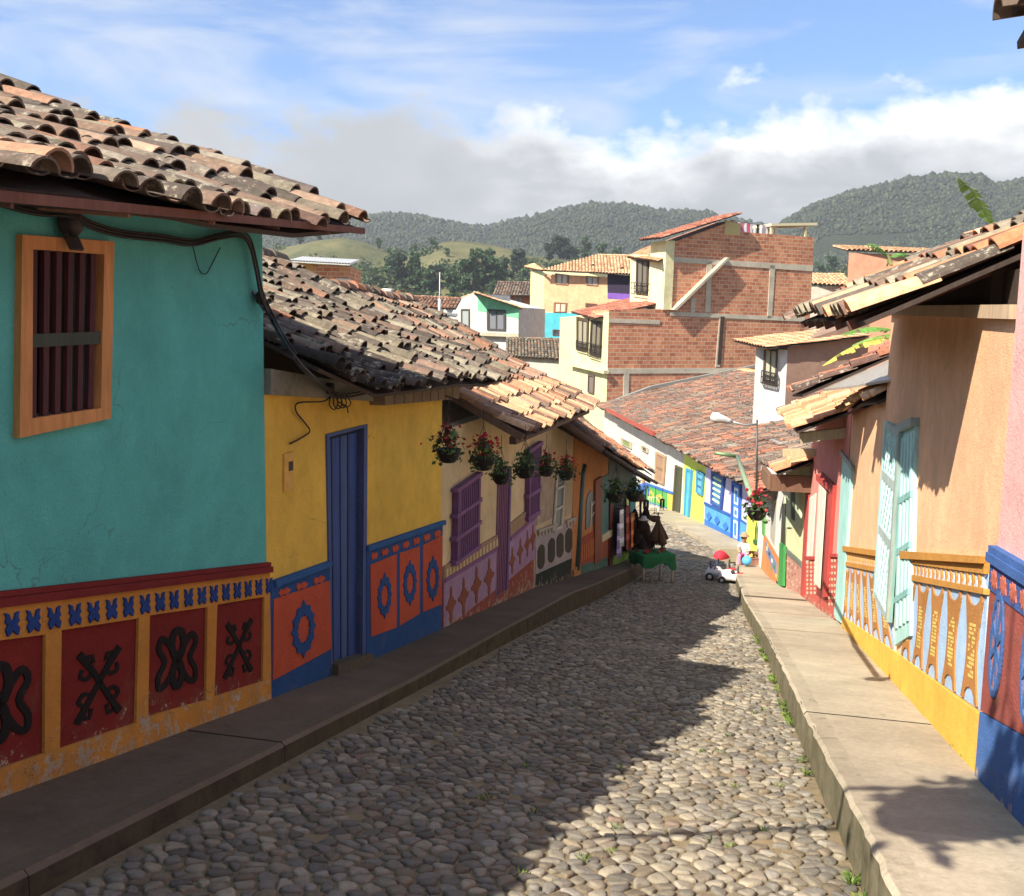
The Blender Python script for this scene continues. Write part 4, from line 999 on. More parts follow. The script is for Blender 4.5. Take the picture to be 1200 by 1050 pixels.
# ================================================================== RIGHT ROW
GR = 'houses stepping down the right side of the street'
zr_ = lambda s: g(s)+.28
def pink_house():
    W = SW(-1, 1.42, 5.95, 1.42, -1); base = S(4, 1.4, zr_(4))
    h = thing('house', 'pink house corner with blue moulding and maroon dado at the right edge', 'house', base, GR)
    zb = lambda t: zr_(t-1)-.25
    mb = MB(); mb.wear = lambda p: 0
    tp_ = W.px(1199, 270); lo_ = W.px(1168, 655)
    W.front(mb, [(0, zb(0)), (W.L, zb(W.L)), (lo_[0], lo_[1]), tp_, (tp_[0]-.25, 2.95), (0, 4.2)], [], hex3('dca8a2'), .18, .0); build(mb, 'wall', 'plaster', h)
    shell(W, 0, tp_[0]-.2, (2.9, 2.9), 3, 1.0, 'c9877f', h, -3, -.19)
    a = W.px(1163, 655); sl = -.197
    zt = lambda t: a[1]+sl*(t-a[0])*.35
    mb = MB(); mb.wear = WR
    zc = W.px(1155, 835)[1]; q = W.Q([(1163, 665), (1199, 668)])
    W.slab(mb, [(0, zb(0)+.95), (W.L, W.px(1157, 840)[1]), (W.L, zb(W.L)), (0, zb(0))], 0, .07, hex3('3f69a8')); build(mb, 'dado_base', 'plaster', h)
    mb = MB(); mb.wear = lambda p: .35
    W.slab(mb, [(0, zt(0)), (W.L, zt(W.L)), (W.L, W.px(1157, 838)[1]), (0, zb(0)+.93)], 0, .06, hex3('96493f')); d = build(mb, 'dado', 'plaster', h)
    mb = MB()
    for i in range(4): W.slab(mb, [(0, zt(0)+.05-i*0.0), (W.L+.01, zt(W.L)+.05), (W.L+.01, zt(W.L)+.09), (0, zt(0)+.09)], 0, .12-i*.0, hex3('3a5f9c')) if i == 0 else None
    W.slab(mb, [(0, zt(0)), (W.L+.01, zt(W.L)), (W.L+.01, zt(W.L)+.05), (0, zt(0)+.05)], 0, .15, hex3('3a5f9c'))
    W.slab(mb, [(0, zt(0)-.16), (W.L, zt(W.L)-.16), (W.L, zt(W.L)), (0, zt(0))], 0, .085, hex3('3a5590')); build(mb, 'dado_moulding', 'plaster', h)
    mb = MB(); st = [(0, .2), (.2, .3), (.35, 0), (.5, .3), (.65, 0), (.8, .3), (1, .2), (.9, .5), (1, .8), (.8, .7), (.65, 1), (.5, .7), (.35, 1), (.2, .7), (0, .8), (.1, .5)]
    for k in range(12):
        t = W.L-.13-k*.2; z = zt(t)-.085; W.shape(mb, [(t+.07, z+.055), (t-.07, z+.055), (t-.07, z-.055), (t+.07, z-.055)], st, .08, .1, hex3('b8604a'))
    for k in range(4):
        c = W.px(1175, 757); t = c[0]-k*.62; z = c[1]+k*.1; q = [(t+.13, z+.3), (t-.13, z+.3), (t-.13, z-.3), (t+.13, z-.3)]
        ov = [(.5+.5*math.cos(x*math.pi/8), .5+.5*math.sin(x*math.pi/8)) for x in range(16)]
        W.shape(mb, q, ov, .06, .075, hex3('b86a54')); ring_shape(W, mb, q, ov, (.78, .86), .06, .1, hex3('3a6099'))
        for m in range(4):
            a_ = math.pi*m/4+.4; W.ribbon(mb, q, [(.5-.42*math.cos(a_), .5-.42*math.sin(a_)), (.5+.42*math.cos(a_), .5+.42*math.sin(a_))], .035, .07, .095, hex3('3a6099'))
    build(mb, 'dado_ornament', 'plaster', d)
    def pf(d, r, rg): return 'dark' if rg.random() < .4 else 'old'
    tiled_roof(h, [S(4.55, .96, 2.93), S(-1, .92, 3.6)], (.9728, -.2318, 0), 3.2, .12, 'old', .21, .4, 31, 1.2, 2, False, palf=pf)
    mb = MB(); mb.bar(S(5.1, 1.08, 3.37), S(5.1, 3.5, 3.62), .12, .13, hex3('7a4a36')); mb.bar(S(3.9, 1.0, 3.15), S(3.9, 3.5, 3.3), .1, .1, hex3('5a3a30')); build(mb, 'eave_beam', 'wood', h)
pink_house()
def orange_house():
    W = SW(5.97, 1.44, 15.55, 1.56, -1); base = S(9, 1.5, zr_(9))
    h = thing('house', 'sunlit orange house with mustard baluster dado and yellow base on the right', 'house', base, GR)
    OR = hex3('e8b488'); MU = hex3('c08632'); LB = hex3('a2c0e0'); YB = hex3('eab038'); BRN = hex3('b07636')
    zb = lambda t: zr_(t+5.97)-.25; tA = W.px(1041, 430)[0]
    z0 = 1.78; z1 = 1.90; zB = W.px(1038, 468)[1]; zB1 = W.px(994, 482)[1]
    wo = W.Q([(1061, 508), (1076, 498), (1071, 735), (1052, 752)])
    mb = MB(); W.front(mb, [(0, zb(0)), (W.L, zb(W.L)), (W.L, zB1), (tA, zB), (tA, z1), (0, z0)], [], OR, .25)
    build(mb, 'wall', 'plaster', h)
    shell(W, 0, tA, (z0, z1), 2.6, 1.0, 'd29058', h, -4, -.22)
    mb = MB(); A = [[W.P(t, -5, -.22), W.P(t, zt, -.22), W.P(t, zt+1.2, -3), W.P(t, zt, -5), W.P(t, -5, -5)] for t, zt in ((tA+.01, zB), (W.L, zB1))]; mb.prism(A[0], A[1], OR); build(mb, 'side_wall', 'plaster', h)
    mb = MB(); W.slab(mb, [(.0, z0-.03), (tA+.02, z1-.03), (tA+.02, z1+.07), (.0, z0+.05)], -.2, .13, hex3('bba080')); build(mb, 'wall_plate', 'wood', h)
    # dado
    def dado_part(cor, row0, row1, low, balb, centers, first):
        mb = MB(); W.pslab(mb, [row0[0], row0[1], balb[1], balb[0]], 0, .02, LB); W.pslab(mb, cor, 0, .16, MU)
        c2 = [(p[0], p[1]+o) for p, o in zip(cor, (9, 9, 4, 4))]; W.pslab(mb, [(cor[3][0], cor[3][1]), (cor[2][0], cor[2][1]), (row0[1][0], row0[1][1]), row0[0]], 0, .09, MU)
        W.pslab(mb, [row1[0], row1[1], low[1], low[0]], 0, .085, MU); d = build(mb, 'dado_band', 'plaster', h); mb = MB()
        a, b = W.px(*row0[0]), W.px(*row0[1]); c, e = W.px(*row1[0]), W.px(*row1[1]); q = [a, b, e, c]
        n = int(abs(b[0]-a[0])/.165)
        for k in range(n):
            x = (k+.1)/n; w_ = .75/n; W.shape(mb, q, [(x, 0), (x+w_, 0), (x+w_*.7, .25), (x+w_*.62, .5), (x+w_*.7, .75), (x+w_, 1), (x, 1), (x+w_*.3, .75), (x+w_*.38, .5), (x+w_*.3, .25)][0:7]+[(x+w_*.3, .75), (x+w_*.38, .5), (x+w_*.3, .25)], .02, .05, hex3('c4d2e0') if k % 2 else hex3('b9cade'))
            W.shape(mb, q, [(x-.12/n, 0), (x+.06/n, 0), (x+.16/n, .5), (x+.06/n, 1), (x-.12/n, 1), (x-.2/n, .5)], .03, .07, MU)
        build(mb, 'dado_border_motif', 'plaster', d); mb = MB()
        la, lb_ = W.px(*low[0]), W.px(*low[1]); ba, bb = W.px(*balb[0]), W.px(*balb[1]); q = [la, lb_, bb, ba]; L = abs(lb_[0]-la[0])
        m = max(3, round(L/.36)) if centers is None else centers
        pan = MB()
        for k in range(m):
            x0 = (k+.14)/m; x1 = (k+.86)/m; w_ = x1-x0; xc = (x0+x1)/2
            pts = [(x0, .02)]+[(xc+w_*.38*math.cos(math.pi-math.pi*j/6), .02+.10*math.sin(math.pi*j/6)) for j in range(7)]+[(x1, .02), (x1, .08)]
            pts += [(x1-w_*.2*math.sin(math.pi*y), .08+.90*y) for y in (.15, .3, .45, .6, .75, .9)]+[(x1, .98)]
            pts += [(xc+w_*.34*math.cos(math.pi*j/6), .98-.13*math.sin(math.pi*j/6)) for j in range(7)]+[(x0, .98)]
            pts += [(x0+w_*.2*math.sin(math.pi*y), .08+.90*y) for y in (.9, .75, .6, .45, .3, .15)]+[(x0, .08)]
            mb.mark(); W.shape(mb, q, pts, .02, .05, BRN)
            rg = random.Random(k+first); pan.mark(); 
            for r_ in range(13):
                for c_ in range(4):
                    if rg.random() < .25: continue
                    xx = xc-w_*.17+w_*.34*(c_/3.4); yy = .28+.038*r_; W.shape(pan, q, [(xx, yy), (xx+w_*.075, yy), (xx+w_*.075, yy+.026), (xx, yy+.024)], .05, .056, hex3('c9b45a'))
        build(mb, 'dado_baluster', 'plaster', d); build(pan, 'dado_stencil', 'plaster', d)
    dado_part([(1062, 646), (1162, 652.5), (1161, 661), (1062, 655)], [(1063.6, 659.6), (1160, 673)], [(1063.6, 672), (1159.5, 690)], [(1063.6, 679), (1159.5, 697)], [(1056, 768), (1152, 834)], 5, 1)
    dado_part([(992, 640), (1038, 646), (1038, 653), (992, 646)], [(992, 649), (1038, 657)], [(992, 658), (1038, 666)], [(992, 663), (1037, 672)], [(988, 722), (1050, 763)], 6, 40)
    mb = MB(); mb.wear = lambda p: .12
    a, b = W.px(989, 722), W.px(1153, 834); n = 8
    W.slab(mb, [a, W.px(1050, 763), (0, b[1]+.0), (0, zb(0)), (a[0], zb(a[0]))], 0, .075, YB); build(mb, 'dado_base', 'plaster', h)
    # tall window-door with lattice leaf
    TQ = hex3('a5cfca'); TG = hex3('8fa09a')
    fr = W.Q([(1061, 505), (1077, 497), (1071, 745), (1052, 757)]); mb = MB()
    W.shape(mb, fr, [(0, 0), (1, 0), (1, 1), (0, 1)], .0, .09, TQ); W.shape(mb, fr, [(-.3, -.03), (1.05, -.03), (1.05, .01), (-.3, .01)], 0, .2, TG)
    dw = build(mb, 'window', 'wood', h); mb = MB()
    for x in (.1, .35, .6, .82): W.shape(mb, fr, [(x, .04), (x+.12, .04), (x+.12, .93), (x, .93)], .09, .13, hex3('a4cfca'))
    for y in (.32, .56, .78): W.shape(mb, fr, [(.05, y), (.95, y), (.95, y+.03), (.05, y+.03)], .09, .14, hex3('7fb0ac'))
    build(mb, 'window_slats', 'wood', dw)
    a = W.px(1063, 507); hb = W.px(1054, 740); hinge0 = W.P(a[0], a[1], .045); ang = math.radians(1.0); Lf = 1.02
    dirv = (W.t*math.cos(ang)+W.n*math.sin(ang)); 
    hinge = Vector((hinge0.x, hinge0.y, 0)); WLf = Wall((hinge.x, hinge.y), (hinge.x+dirv.x*Lf, hinge.y+dirv.y*Lf), -1)
    zt_, zb_ = a[1]+.02, hb[1]-.02; q = [(0, zt_), (Lf, zt_+.0), (Lf, zb_+.0), (0, zb_)]; mb = MB()
    WLf.shape(mb, q, [(0, 0), (1, 0), (1, 1), (0, 1)], -.025, .0, hex3('6ea39f'))
    for x0, x1 in ((0, .09), (.91, 1)): WLf.shape(mb, q, [(x0, 0), (x1, 0), (x1, 1), (x0, 1)], 0, .03, TG if x0 == 0 else TQ)
    for y0, y1 in ((0, .035), (.27, .32), (.58, .63), (.965, 1)): WLf.shape(mb, q, [(.09, y0), (.91, y0), (.91, y1), (.09, y1)], 0, .03, hex3('9aaaa6'))
    lf = build(mb, 'door_leaf', 'wood', h); mb = MB()
    for (y0, y1) in ((.035, .27), (.32, .58), (.63, .965)):
        n = 9
        for k in range(-2, n):
            for sgn in (1, -1):
                if (k+2) % 2 and sgn < 0: continue
                x = .09+.82*k/n; pts = [(x, y1), (x+.028, y1), (x+.34, y0), (x+.312, y0)] if sgn > 0 else [(x, y0), (x+.028, y0), (x+.34, y1), (x+.312, y1)]
                pts = [(min(.91, max(.09, px_)), py_) for px_, py_ in pts]
                if max(p[0] for p in pts)-min(p[0] for p in pts) < .05: continue
                WLf.shape(mb, q, pts, .004 if sgn > 0 else .008, .022 if sgn > 0 else .026, hex3('b5dcd8'))
    build(mb, 'door_lattice', 'wood', lf)
    mb = MB(); W.pslab(mb, [(990.5, 530), (1001, 548), (989, 730), (979, 723)], 0, .12, hex3('9ccfc8')); W.pslab(mb, [(989.5, 527), (1003, 546), (1003, 552), (990, 533)], .12, .18, TG); build(mb, 'door', 'wood', h)
    # near roof
    def pf(d, r, rg): return 'fresh' if (d < .5 and .3 < r < 1.6 and rg.random() < .8) else ('mossy' if rg.random() < .6 else 'fresh' if rg.random() < .3 else 'red')
    tiled_roof(h, [S(6.62, .63, 1.80), S(8.6, .53, 1.82), S(11.0, .46, 1.83)], (.9728, -.2318, 0), 3.5, .48, 'mossy', .24, .46, 35, 1.3, 3, True, palf=pf, run1=2.9, pitch1=.42)
    mb = MB(); 
    for k in range(6):
        s = 7.0+k*.72; c0 = lin([(6.5, .66), (11, .5)], s); z0_ = lin([(6.5, 1.70), (11, 1.74)], s); mb.bar(S(s, c0, z0_), S(s, 2.6, z0_+(2.6-c0)*.44), .07, .07, hex3('5a382a'))
    build(mb, 'rafter', 'wood', h)
    mb = MB(); W.slab(mb, [(.35, 1.80), (tA, 1.9), (tA, 2.10), (.35, 2.06)], -.35, -.12, hex3('3a2e26'))  # dark infill: shade of the open attic gap put into its colour
    mb.prism([S(6.95, 1.5, 1.7), S(6.95, 1.5, 2.06), S(6.95, 4.2, 3.3), S(6.95, 4.2, 1.7)], [S(7.1, 1.5, 1.7), S(7.1, 1.5, 2.06), S(7.1, 4.2, 3.3), S(7.1, 4.2, 1.7)], hex3('3a2e26')); build(mb, 'attic_gap_shade', 'plaster', h)
    # lower tile fringe over the far part
    tiled_roof(h, [W.P(tA+.02, zB+.03, .18), W.P(W.L-.1, zB1+.03, .22)], (.9728, -.2318, 0), 1.3, .6, 'tan', .2, .36, 37, 1.6, 2, False, name='lower_roof')
    tiled_roof(h, [S(13.3, .66, .86), S(15.7, .6, .78)], (.9728, -.2318, 0), 3.0, .50, 'red', .2, .38, 39, 1.6, 2, True, name='lower_roof')
    mb = MB(); mb.prism([S(13.15, .95, .92), S(12.2, 1.2, 1.02), S(10.9, 1.62, 1.2), S(10.9, 2.2, 1.5), S(13.15, 1.8, 1.35)], [S(13.15, .95, .95), S(12.2, 1.2, 1.05), S(10.9, 1.62, 1.23), S(10.9, 2.2, 1.53), S(13.15, 1.8, 1.38)], (*hex3('9a9284'), .2)); build(mb, 'roof_sheet', 'metal', h)
orange_house()
def salmon_house():
    W = SW(15.57, 1.55, 21.2, 1.35, -1); base = S(18, 1.45, zr_(18))
    h = thing('house', 'salmon house with red window frame, white shutters and red lattice dado', 'house', base, GR)
    zb = lambda t: zr_(t+15.57)-.25
    mb = MB(); W.front(mb, [(0, zb(0)), (W.L, zb(W.L)), (W.L, -.75), (W.L*.75, .25), (0, .55)], [], hex3('d8897a'), .25); build(mb, 'wall', 'plaster', h)
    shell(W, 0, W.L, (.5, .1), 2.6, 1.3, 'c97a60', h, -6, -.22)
    RE = hex3('b03c34'); CW = hex3('d8cfc0')
    mb = MB(); mb.wear = WR
    W.pslab(mb, [(979, 655), (984, 656), (975, 742), (944, 712), (946, 658)], 0, .04, hex3('bf5548')); W.pslab(mb, [(944.5, 697), (980, 722), (978, 748), (940, 718)], .04, .07, hex3('b84a42'))
    d = build(mb, 'dado', 'plaster', h); mb = MB()
    for u0, u1, v0, v1 in ((946, 959, 657, 697), (972, 982, 654, 712)):
        mb.mark()
        for k in range(8):
            mb.mark()
            for m_ in range(3):
                u = u0+(u1-u0)*(m_+.15)/3; v = v0+(v1-v0)*(k+.2)/8; W.pslab(mb, [(u, v), (u+2.1, v+1), (u+1.4, v+3.8), (u-.4, v+2.6)], .04, .06, hex3('d8b89c'))
        W.pslab(mb, [(u0-1, v0-5), (u1+1, v0-5), (u1+1, v0-1), (u0-1, v0-1)], 0, .1, RE)
    build(mb, 'dado_ornament', 'plaster', d)
    mb = MB(); W.pslab(mb, [(964, 553), (978, 566), (972, 708), (958, 697)], 0, .05, hex3('7a2a28'))
    W.pslab(mb, [(976, 565), (981, 569), (972, 700), (968, 700)], 0, .16, RE); W.pslab(mb, [(961, 556), (980, 571), (979, 578), (961, 563)], 0, .2, RE); dd = build(mb, 'window', 'wood', h)
    mb = MB(); W.pslab(mb, [(963, 566), (971, 576), (964, 690), (957, 682)], .1, .14, CW); build(mb, 'window_shutter', 'wood', dd)
    mb = MB(); W.pslab(mb, [(946, 577), (950, 580), (944, 700), (940, 698)], 0, .1, RE); mb.mark(); W.pslab(mb, [(950, 583), (957, 578), (952, 655), (946, 660)], 0, .06, CW); build(mb, 'door', 'wood', h)
    def pf(d, r, rg): return 'fresh' if r < 1.2 and d < 3.2 else 'tan' if rg.random() < .6 else 'red'
    tiled_roof(h, [S(15.95, .72, .17), S(18, .68, .16), S(20.3, .6, .10)], (.9728, -.2318, 0), 2.8, .46, 'fresh', .2, .4, 41, 1.2, 2, True, palf=pf)
    mb = MB(); mb.bar(S(16.2, .85, .0), S(16.2, 1.7, .14), .14, .16, hex3('b0a080'))
    for k in range(6): mb.bar(S(16.8+k*.7, .8, .08), S(16.8+k*.7, 1.6, .46), .08, .09, hex3('5a4030'))
    mb.bar(S(20.2, .75, -.72), S(20.2, 1.6, -.66), .14, .14, hex3('b8a27c')); build(mb, 'eave_beam', 'wood', h)
salmon_house()
def cream_house():
    W = SW(21.22, 1.35, 23.9, .98, -1); base = S(22.5, 1.15, zr_(22.5))
    h = thing('house', 'narrow cream house with pale green shutters and pinkish stone dado', 'house', base, GR)
    zb = lambda t: zr_(t+21.22)-.25
    mb = MB(); W.front(mb, [(0, zb(0)), (W.L, zb(W.L)), (W.L, -1.5), (0, -1.1)], [], hex3('cfd0a0'), .25); build(mb, 'wall', 'plaster', h)
    shell(W, 0, W.L, (-1.1, -1.5), 2.6, 1.3, 'cfd0a0', h, -7, -.22)
    mb = MB(); W.pslab(mb, [(920, 642), (941, 662), (941, 712), (916, 690)], 0, .04, hex3('b08070')); d = build(mb, 'dado', 'plaster', h); mb = MB()
    W.pslab(mb, [(920, 640), (941, 659), (941, 665), (920, 646)], 0, .1, hex3('6a7266')); mb.mark()
    rg = random.Random(4)
    for k in range(40):
        u = rg.uniform(921, 938); v = rg.uniform(652, 690)+(u-921)*.8; W.pslab(mb, [(u, v), (u+1.6, v+.6), (u+1.2, v+3), (u-.2, v+2.2)], .04, .055, hex3(rg.choice(['c89a84', '9a6a60', 'd0a890'])))
    build(mb, 'dado_ornament', 'plaster', d)
    mb = MB()
    for a, b in ((923, 928), (934, 939)): W.pslab(mb, [(a, 573), (b, 573), (b, 613+ (b-a)), (a, 618)], 0, .1, hex3('b9c8a4'))
    W.pslab(mb, [(928, 575), (934, 575), (934, 612), (928, 608)], 0, .03, hex3('4a5648')); build(mb, 'window', 'wood', h)  # dark slab paints the shadow between the pale green uprights
    tiled_roof(h, [S(20.5, .62, -1.12), S(25, .34, -1.5)], (.9728, -.2318, 0), 3.4, .42, 'red', .2, .38, 43, 1.2, 2, True, palf=lambda d, r, rg: 'fresh' if d < .9 and r < 1.3 else 'old')
    mb = MB(); a = S(20.8, .55, -1.42); b = S(20.8, 1.75, -1.42); mb.bar(a, b, .1, .34, hex3('6a4a36')); mb.bar(S(20.8, .55, -1.42), S(22.8, .45, -1.5), .1, .3, hex3('7a5a44')); build(mb, 'eave_board', 'wood', h)
cream_house()
def white_right():
    W = SW(23.92, .98, 29.3, .5, -1); base = S(26.5, .75, zr_(26.5))
    h = thing('house', 'white house with bright green corner post and orange painted mural dado', 'house', base, GR)
    zb = lambda t: zr_(t+23.92)-.25
    mb = MB(); W.front(mb, [(0, zb(0)), (W.L, zb(W.L)), (W.L, -2.2), (0, -1.75)], [], hex3('d4d2cc'), .25); build(mb, 'wall', 'plaster', h)
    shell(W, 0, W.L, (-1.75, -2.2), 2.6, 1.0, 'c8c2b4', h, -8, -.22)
    mb = MB(); W.pslab(mb, [(896, 625), (915, 657), (914.5, 690), (892.5, 666)], 0, .05, hex3('d08048')); d = build(mb, 'dado', 'plaster', h)
    mb = MB()
    W.pslab(mb, [(898, 633), (911, 660), (911.5, 678), (897.5, 645)], .05, .06, hex3('6f86a8'))
    for u, v, c in ((899, 640, 'e0c890'), (902, 646, '3a4a5a'), (905, 654, 'e8e0c8'), (908, 662, '4a7a50'), (910, 672, 'e0c060'), (900, 636, 'c8b070'), (911, 680, '2a3038'), (904, 663, '7a9a60')): W.pslab(mb, [(u, v), (u+1.6, v+2), (u+1.4, v+6), (u-.3, v+4)], .06, .07, hex3(c))
    build(mb, 'mural', 'plaster', d)
    mb = MB(); W.pslab(mb, [(916.5, 636), (921.5, 640), (920, 687), (914.5, 686)], 0, .16, hex3('2f8a3c')); W.pslab(mb, [(894.5, 600), (898, 600), (897, 628), (894.5, 626)], 0, .1, hex3('5a9a4a')); build(mb, 'post', 'wood', h)
    mb = MB(); W.pslab(mb, [(917, 590), (921, 590), (919, 640), (915, 636)], 0, .02, hex3('3a3c30')); W.pslab(mb, [(905, 585), (911, 585), (908, 640), (903, 630)], 0, .03, hex3('a8a498')); build(mb, 'door', 'wood', h)
    tiled_roof(h, [S(25, .24, -2.32), S(29.2, .08, -2.6)], (.9728, -.2318, 0), 2.6, .35, 'redfresh', .2, .4, 45, 1.2, 2, True)
    mb = MB()
    for k in range(6): mb.bar(S(25.2+k*.75, .3, -2.4), S(25.2+k*.75, 1.1, -2.15), .07, .08, hex3('6a4a34'))
    build(mb, 'rafter', 'wood', h)
white_right()
# ================================================================== LONG HOUSE ACROSS THE LOWER STREET
def far_house():
    W = Wall((8.4, 32.8), (6.75, 72), -1); base = W.P(10, g(45)+.1)
    h = thing('house', 'long single storey terrace in white, lime and lavender with blue dado across the lower street', 'house', base)
    def zg(t): p = W.P(t, 0); return g(to_sc(p.x, p.y)[0])-.2
    def tz(u, v): return W.px(u, v)
    ev = [(866, 566), (858, 559), (832, 545), (810, 533), (787, 522), (766, 511), (711, 483)]
    E = [W.pxn(p[0], p[1], .75) for p in ev]; E[0] = (0, E[0][1]) if E[0][0] < .5 else E[0]
    ft = lambda t: lin(sorted([(e[0], e[1]) for e in E]), t)
    tl = [tz(827, 560)[0], tz(801, 560)[0], tz(788, 560)[0], tz(711, 520)[0]]
    segs = [(0, tl[0], 'c0b8dc'), (tl[0], tl[1], 'c8d44c'), (tl[1], W.L, 'c6c2ba')]
    for a, b, c in segs:
        mb = MB(); mb.wear = lambda p: 0; n = max(2, int((b-a)/4)); ts = [a+(b-a)*i/n for i in range(n+1)]
        W.slab(mb, [(t, zg(t)) for t in ts]+[(t, ft(t)+.08) for t in ts[::-1]], -.3, 0, hex3(c)); build(mb, 'wall', 'plaster', h)
    mb = MB(); zz = -3.4; A = [[W.P(t, -9.5, -.3), W.P(t, ft(t)-.05, -.3), W.P(t, -1.9, -10), W.P(t, -9.5, -10)] for t in (0, W.L)]; mb.prism(A[0], A[1], hex3('b0a894')); build(mb, 'side_wall', 'plaster', h)
    mb = MB(); DB = hex3('2f6fc0'); MBl = hex3('4a96dc')
    W.pslab(mb, [(827, 589), (859, 604), (858, 640), (827, 624)], 0, .04, MBl); W.pslab(mb, [(827, 608), (859, 626), (858, 641), (827, 625)], .04, .06, DB); W.pslab(mb, [(827, 588), (859, 603), (859, 606), (827, 591)], .04, .08, hex3('2458a0'))
    W.pslab(mb, [(868, 608), (886, 620), (886, 645), (868, 637)], 0, .05, MBl); W.pslab(mb, [(868, 607), (886, 619), (886, 621), (868, 609)], .05, .08, hex3('2458a0'))
    for u, v in ((832.5, 605), (842, 610), (852, 617)): W.shape(mb, cellq(W, u, v, 6.5, 11, .55), [(.5, 0), (1, .42), (.5, 1), (0, .58)], .06, .075, DB)
    build(mb, 'dado', 'plaster', h)
    mb = MB()
    for px_, c in (([(745, 566), (757, 571), (757, 590), (745, 585)], '3a80b8'), ([(757, 568), (783, 578), (783, 596), (757, 586)], '4aa04a'), ([(745, 584), (783, 595), (783, 599), (745, 588)], '3a78c0'), ([(783, 578), (791, 581), (790, 602), (783, 599)], 'd8b83c')): W.pslab(mb, px_, 0, .04, hex3(c))
    W.pslab(mb, [(757, 565), (791, 577), (791, 580), (757, 568)], .04, .07, hex3('2f68b0')); fl = [(.5+.5*math.cos(k*math.pi/6)*(1 if k % 2 else .75), .5+.5*math.sin(k*math.pi/6)*(1 if k % 2 else .75)) for k in range(12)]
    for u, v in ((764, 580), (774, 584)): W.shape(mb, cellq(W, u, v, 8, 11, .3), fl, .04, .06, hex3('d8a838')); W.shape(mb, cellq(W, u, v, 3, 4, .3), fl, .06, .07, hex3('3a9a50'))
    build(mb, 'painted_dado', 'plaster', h)
    def door(px_, frame, leaf, glass=None, w=.18):
        q = W.Q(px_); mb = MB(); W.slab(mb, q, 0, .04, hex3(leaf)); d = build(mb, 'door', 'wood', h); mb = MB()
        for pts in ([(-.02, -.01), (w, -.01), (w, 1), (-.02, 1)], [(1-w, -.01), (1.02, -.01), (1.02, 1), (1-w, 1)], [(w, -.01), (1-w, -.01), (1-w, .035), (w, .035)]): W.shape(mb, q, pts, .0, .09, hex3(frame))
        build(mb, 'door_frame', 'wood', d)
        if glass:
            mb = MB()
            for y0, y1 in ((.08, .36), (.42, .58), (.64, .94)): 
                W.shape(mb, q, [(.25, y0), (.75, y0), (.75, y1), (.25, y1)], .04, .055, hex3('d0e0f0')); W.shape(mb, q, [(.36, y0+.04), (.64, y0+.04), (.64, y1-.04), (.36, y1-.04)], .055, .065, hex3(glass))
            build(mb, 'door_panel', 'wood', d)
    door([(860, 564.6), (869.5, 569), (868, 637), (858.5, 632)], '2458b0', '3a80d0', '3a80d0', .12)
    door([(805.6, 549), (812.5, 552), (808.6, 607), (803, 604)], '3a90b8', '4ab0d8')
    door([(793, 545.5), (800, 549), (797, 604), (789.6, 599)], '4a4a30', '3f4430')
    def window(px_, frame, bars, nb=4, fill='7fc0a8'):
        q = W.Q(px_); mb = MB(); W.slab(mb, q, 0, .04, hex3(fill)); w = build(mb, 'window', 'wood', h); mb = MB()
        for pts in ([(0, 0), (.14, 0), (.14, 1), (0, 1)], [(.86, 0), (1, 0), (1, 1), (.86, 1)], [(.14, 0), (.86, 0), (.86, .06), (.14, .06)], [(.14, .94), (.86, .94), (.86, 1), (.14, 1)]): W.shape(mb, q, pts, 0, .1, hex3(frame))
        for k in range(1, nb): y = k/nb; W.shape(mb, q, [(.14, y-.03), (.86, y-.03), (.86, y+.03), (.14, y+.03)], .04, .08, hex3(frame if not bars else bars))
        build(mb, 'window_frame', 'wood', w)
    window([(836, 552), (851, 559), (847, 598), (835, 590)], '2a4c94', 'b8d8b0', 6, '3f78a8'); window([(818.5, 551), (826.5, 555), (824.5, 581), (817.5, 577)], '3a8ab0', '2f6a90', 3, '58a8c8')
    window([(770, 529.5), (781.5, 535), (779, 568), (768.6, 563)], 'a88a68', '8a6a50', 2, '9a7a60'); window([(729, 513), (741, 519), (741, 526), (729, 520)], 'a8a088', None, 1, '7a8a50'); window([(753, 522), (760, 526), (760, 531), (753, 527)], 'a8a088', None, 1, '5a4a3a')
    mb = MB(); W.pslab(mb, [(788, 600), (799, 605), (799, 612), (788, 606)], 0, .3, hex3('d0ccc0')); build(mb, 'doorstep', 'concrete', h)
    # roof
    ups = -W.n; eav = [W.P(0, ft(0)-.02, .75), W.P(tl[1], ft(tl[1])-.02, .75), W.P(W.L+.3, ft(W.L)-.02, .75)]
    def pf(d, r, rg):
        q = noise.noise(Vector((d*.22, r*.35, 1))); return ('red' if rg.random() < .6 else 'old') if q < .05 else ('old' if rg.random() < .7 else 'red')
    def pf2(d, r, rg): return 'tan' if (d < 10 and r > 5.5) or r > 10.4 else pf(d, r, rg)
    tiled_roof(h, eav, (ups.x, ups.y, 0), 10.6, .26, 'red', .2, .5, 51, 2.2, 1, True, palf=pf2, slabcol=hex3('6a5040'))
    mb = MB(); e0 = W.pxn(766, 508, .85); e1 = W.pxn(711, 480, .85); mb.prism([W.P(e0[0], e0[1]-.12, .78), W.P(e1[0], e1[1]-.12, .78), W.P(e1[0], e1[1]-.12, .9), W.P(e0[0], e0[1]-.12, .9)], [W.P(e0[0], e0[1]+.1, .78), W.P(e1[0], e1[1]+.1, .78), W.P(e1[0], e1[1]+.1, .9), W.P(e0[0], e0[1]+.1, .9)], hex3('b0483c')); build(mb, 'gutter', 'metal', h)
    mb = MB(); mb.tube([W.P(3.2, -3.4+.26*2.0+.22, -2.2), W.P(6.8, -3.5+.26*2.2+.25, -2.4)], .09, hex3('a8a8a4'), 8); build(mb, 'roof_pipe', 'metal', h)
far_house()
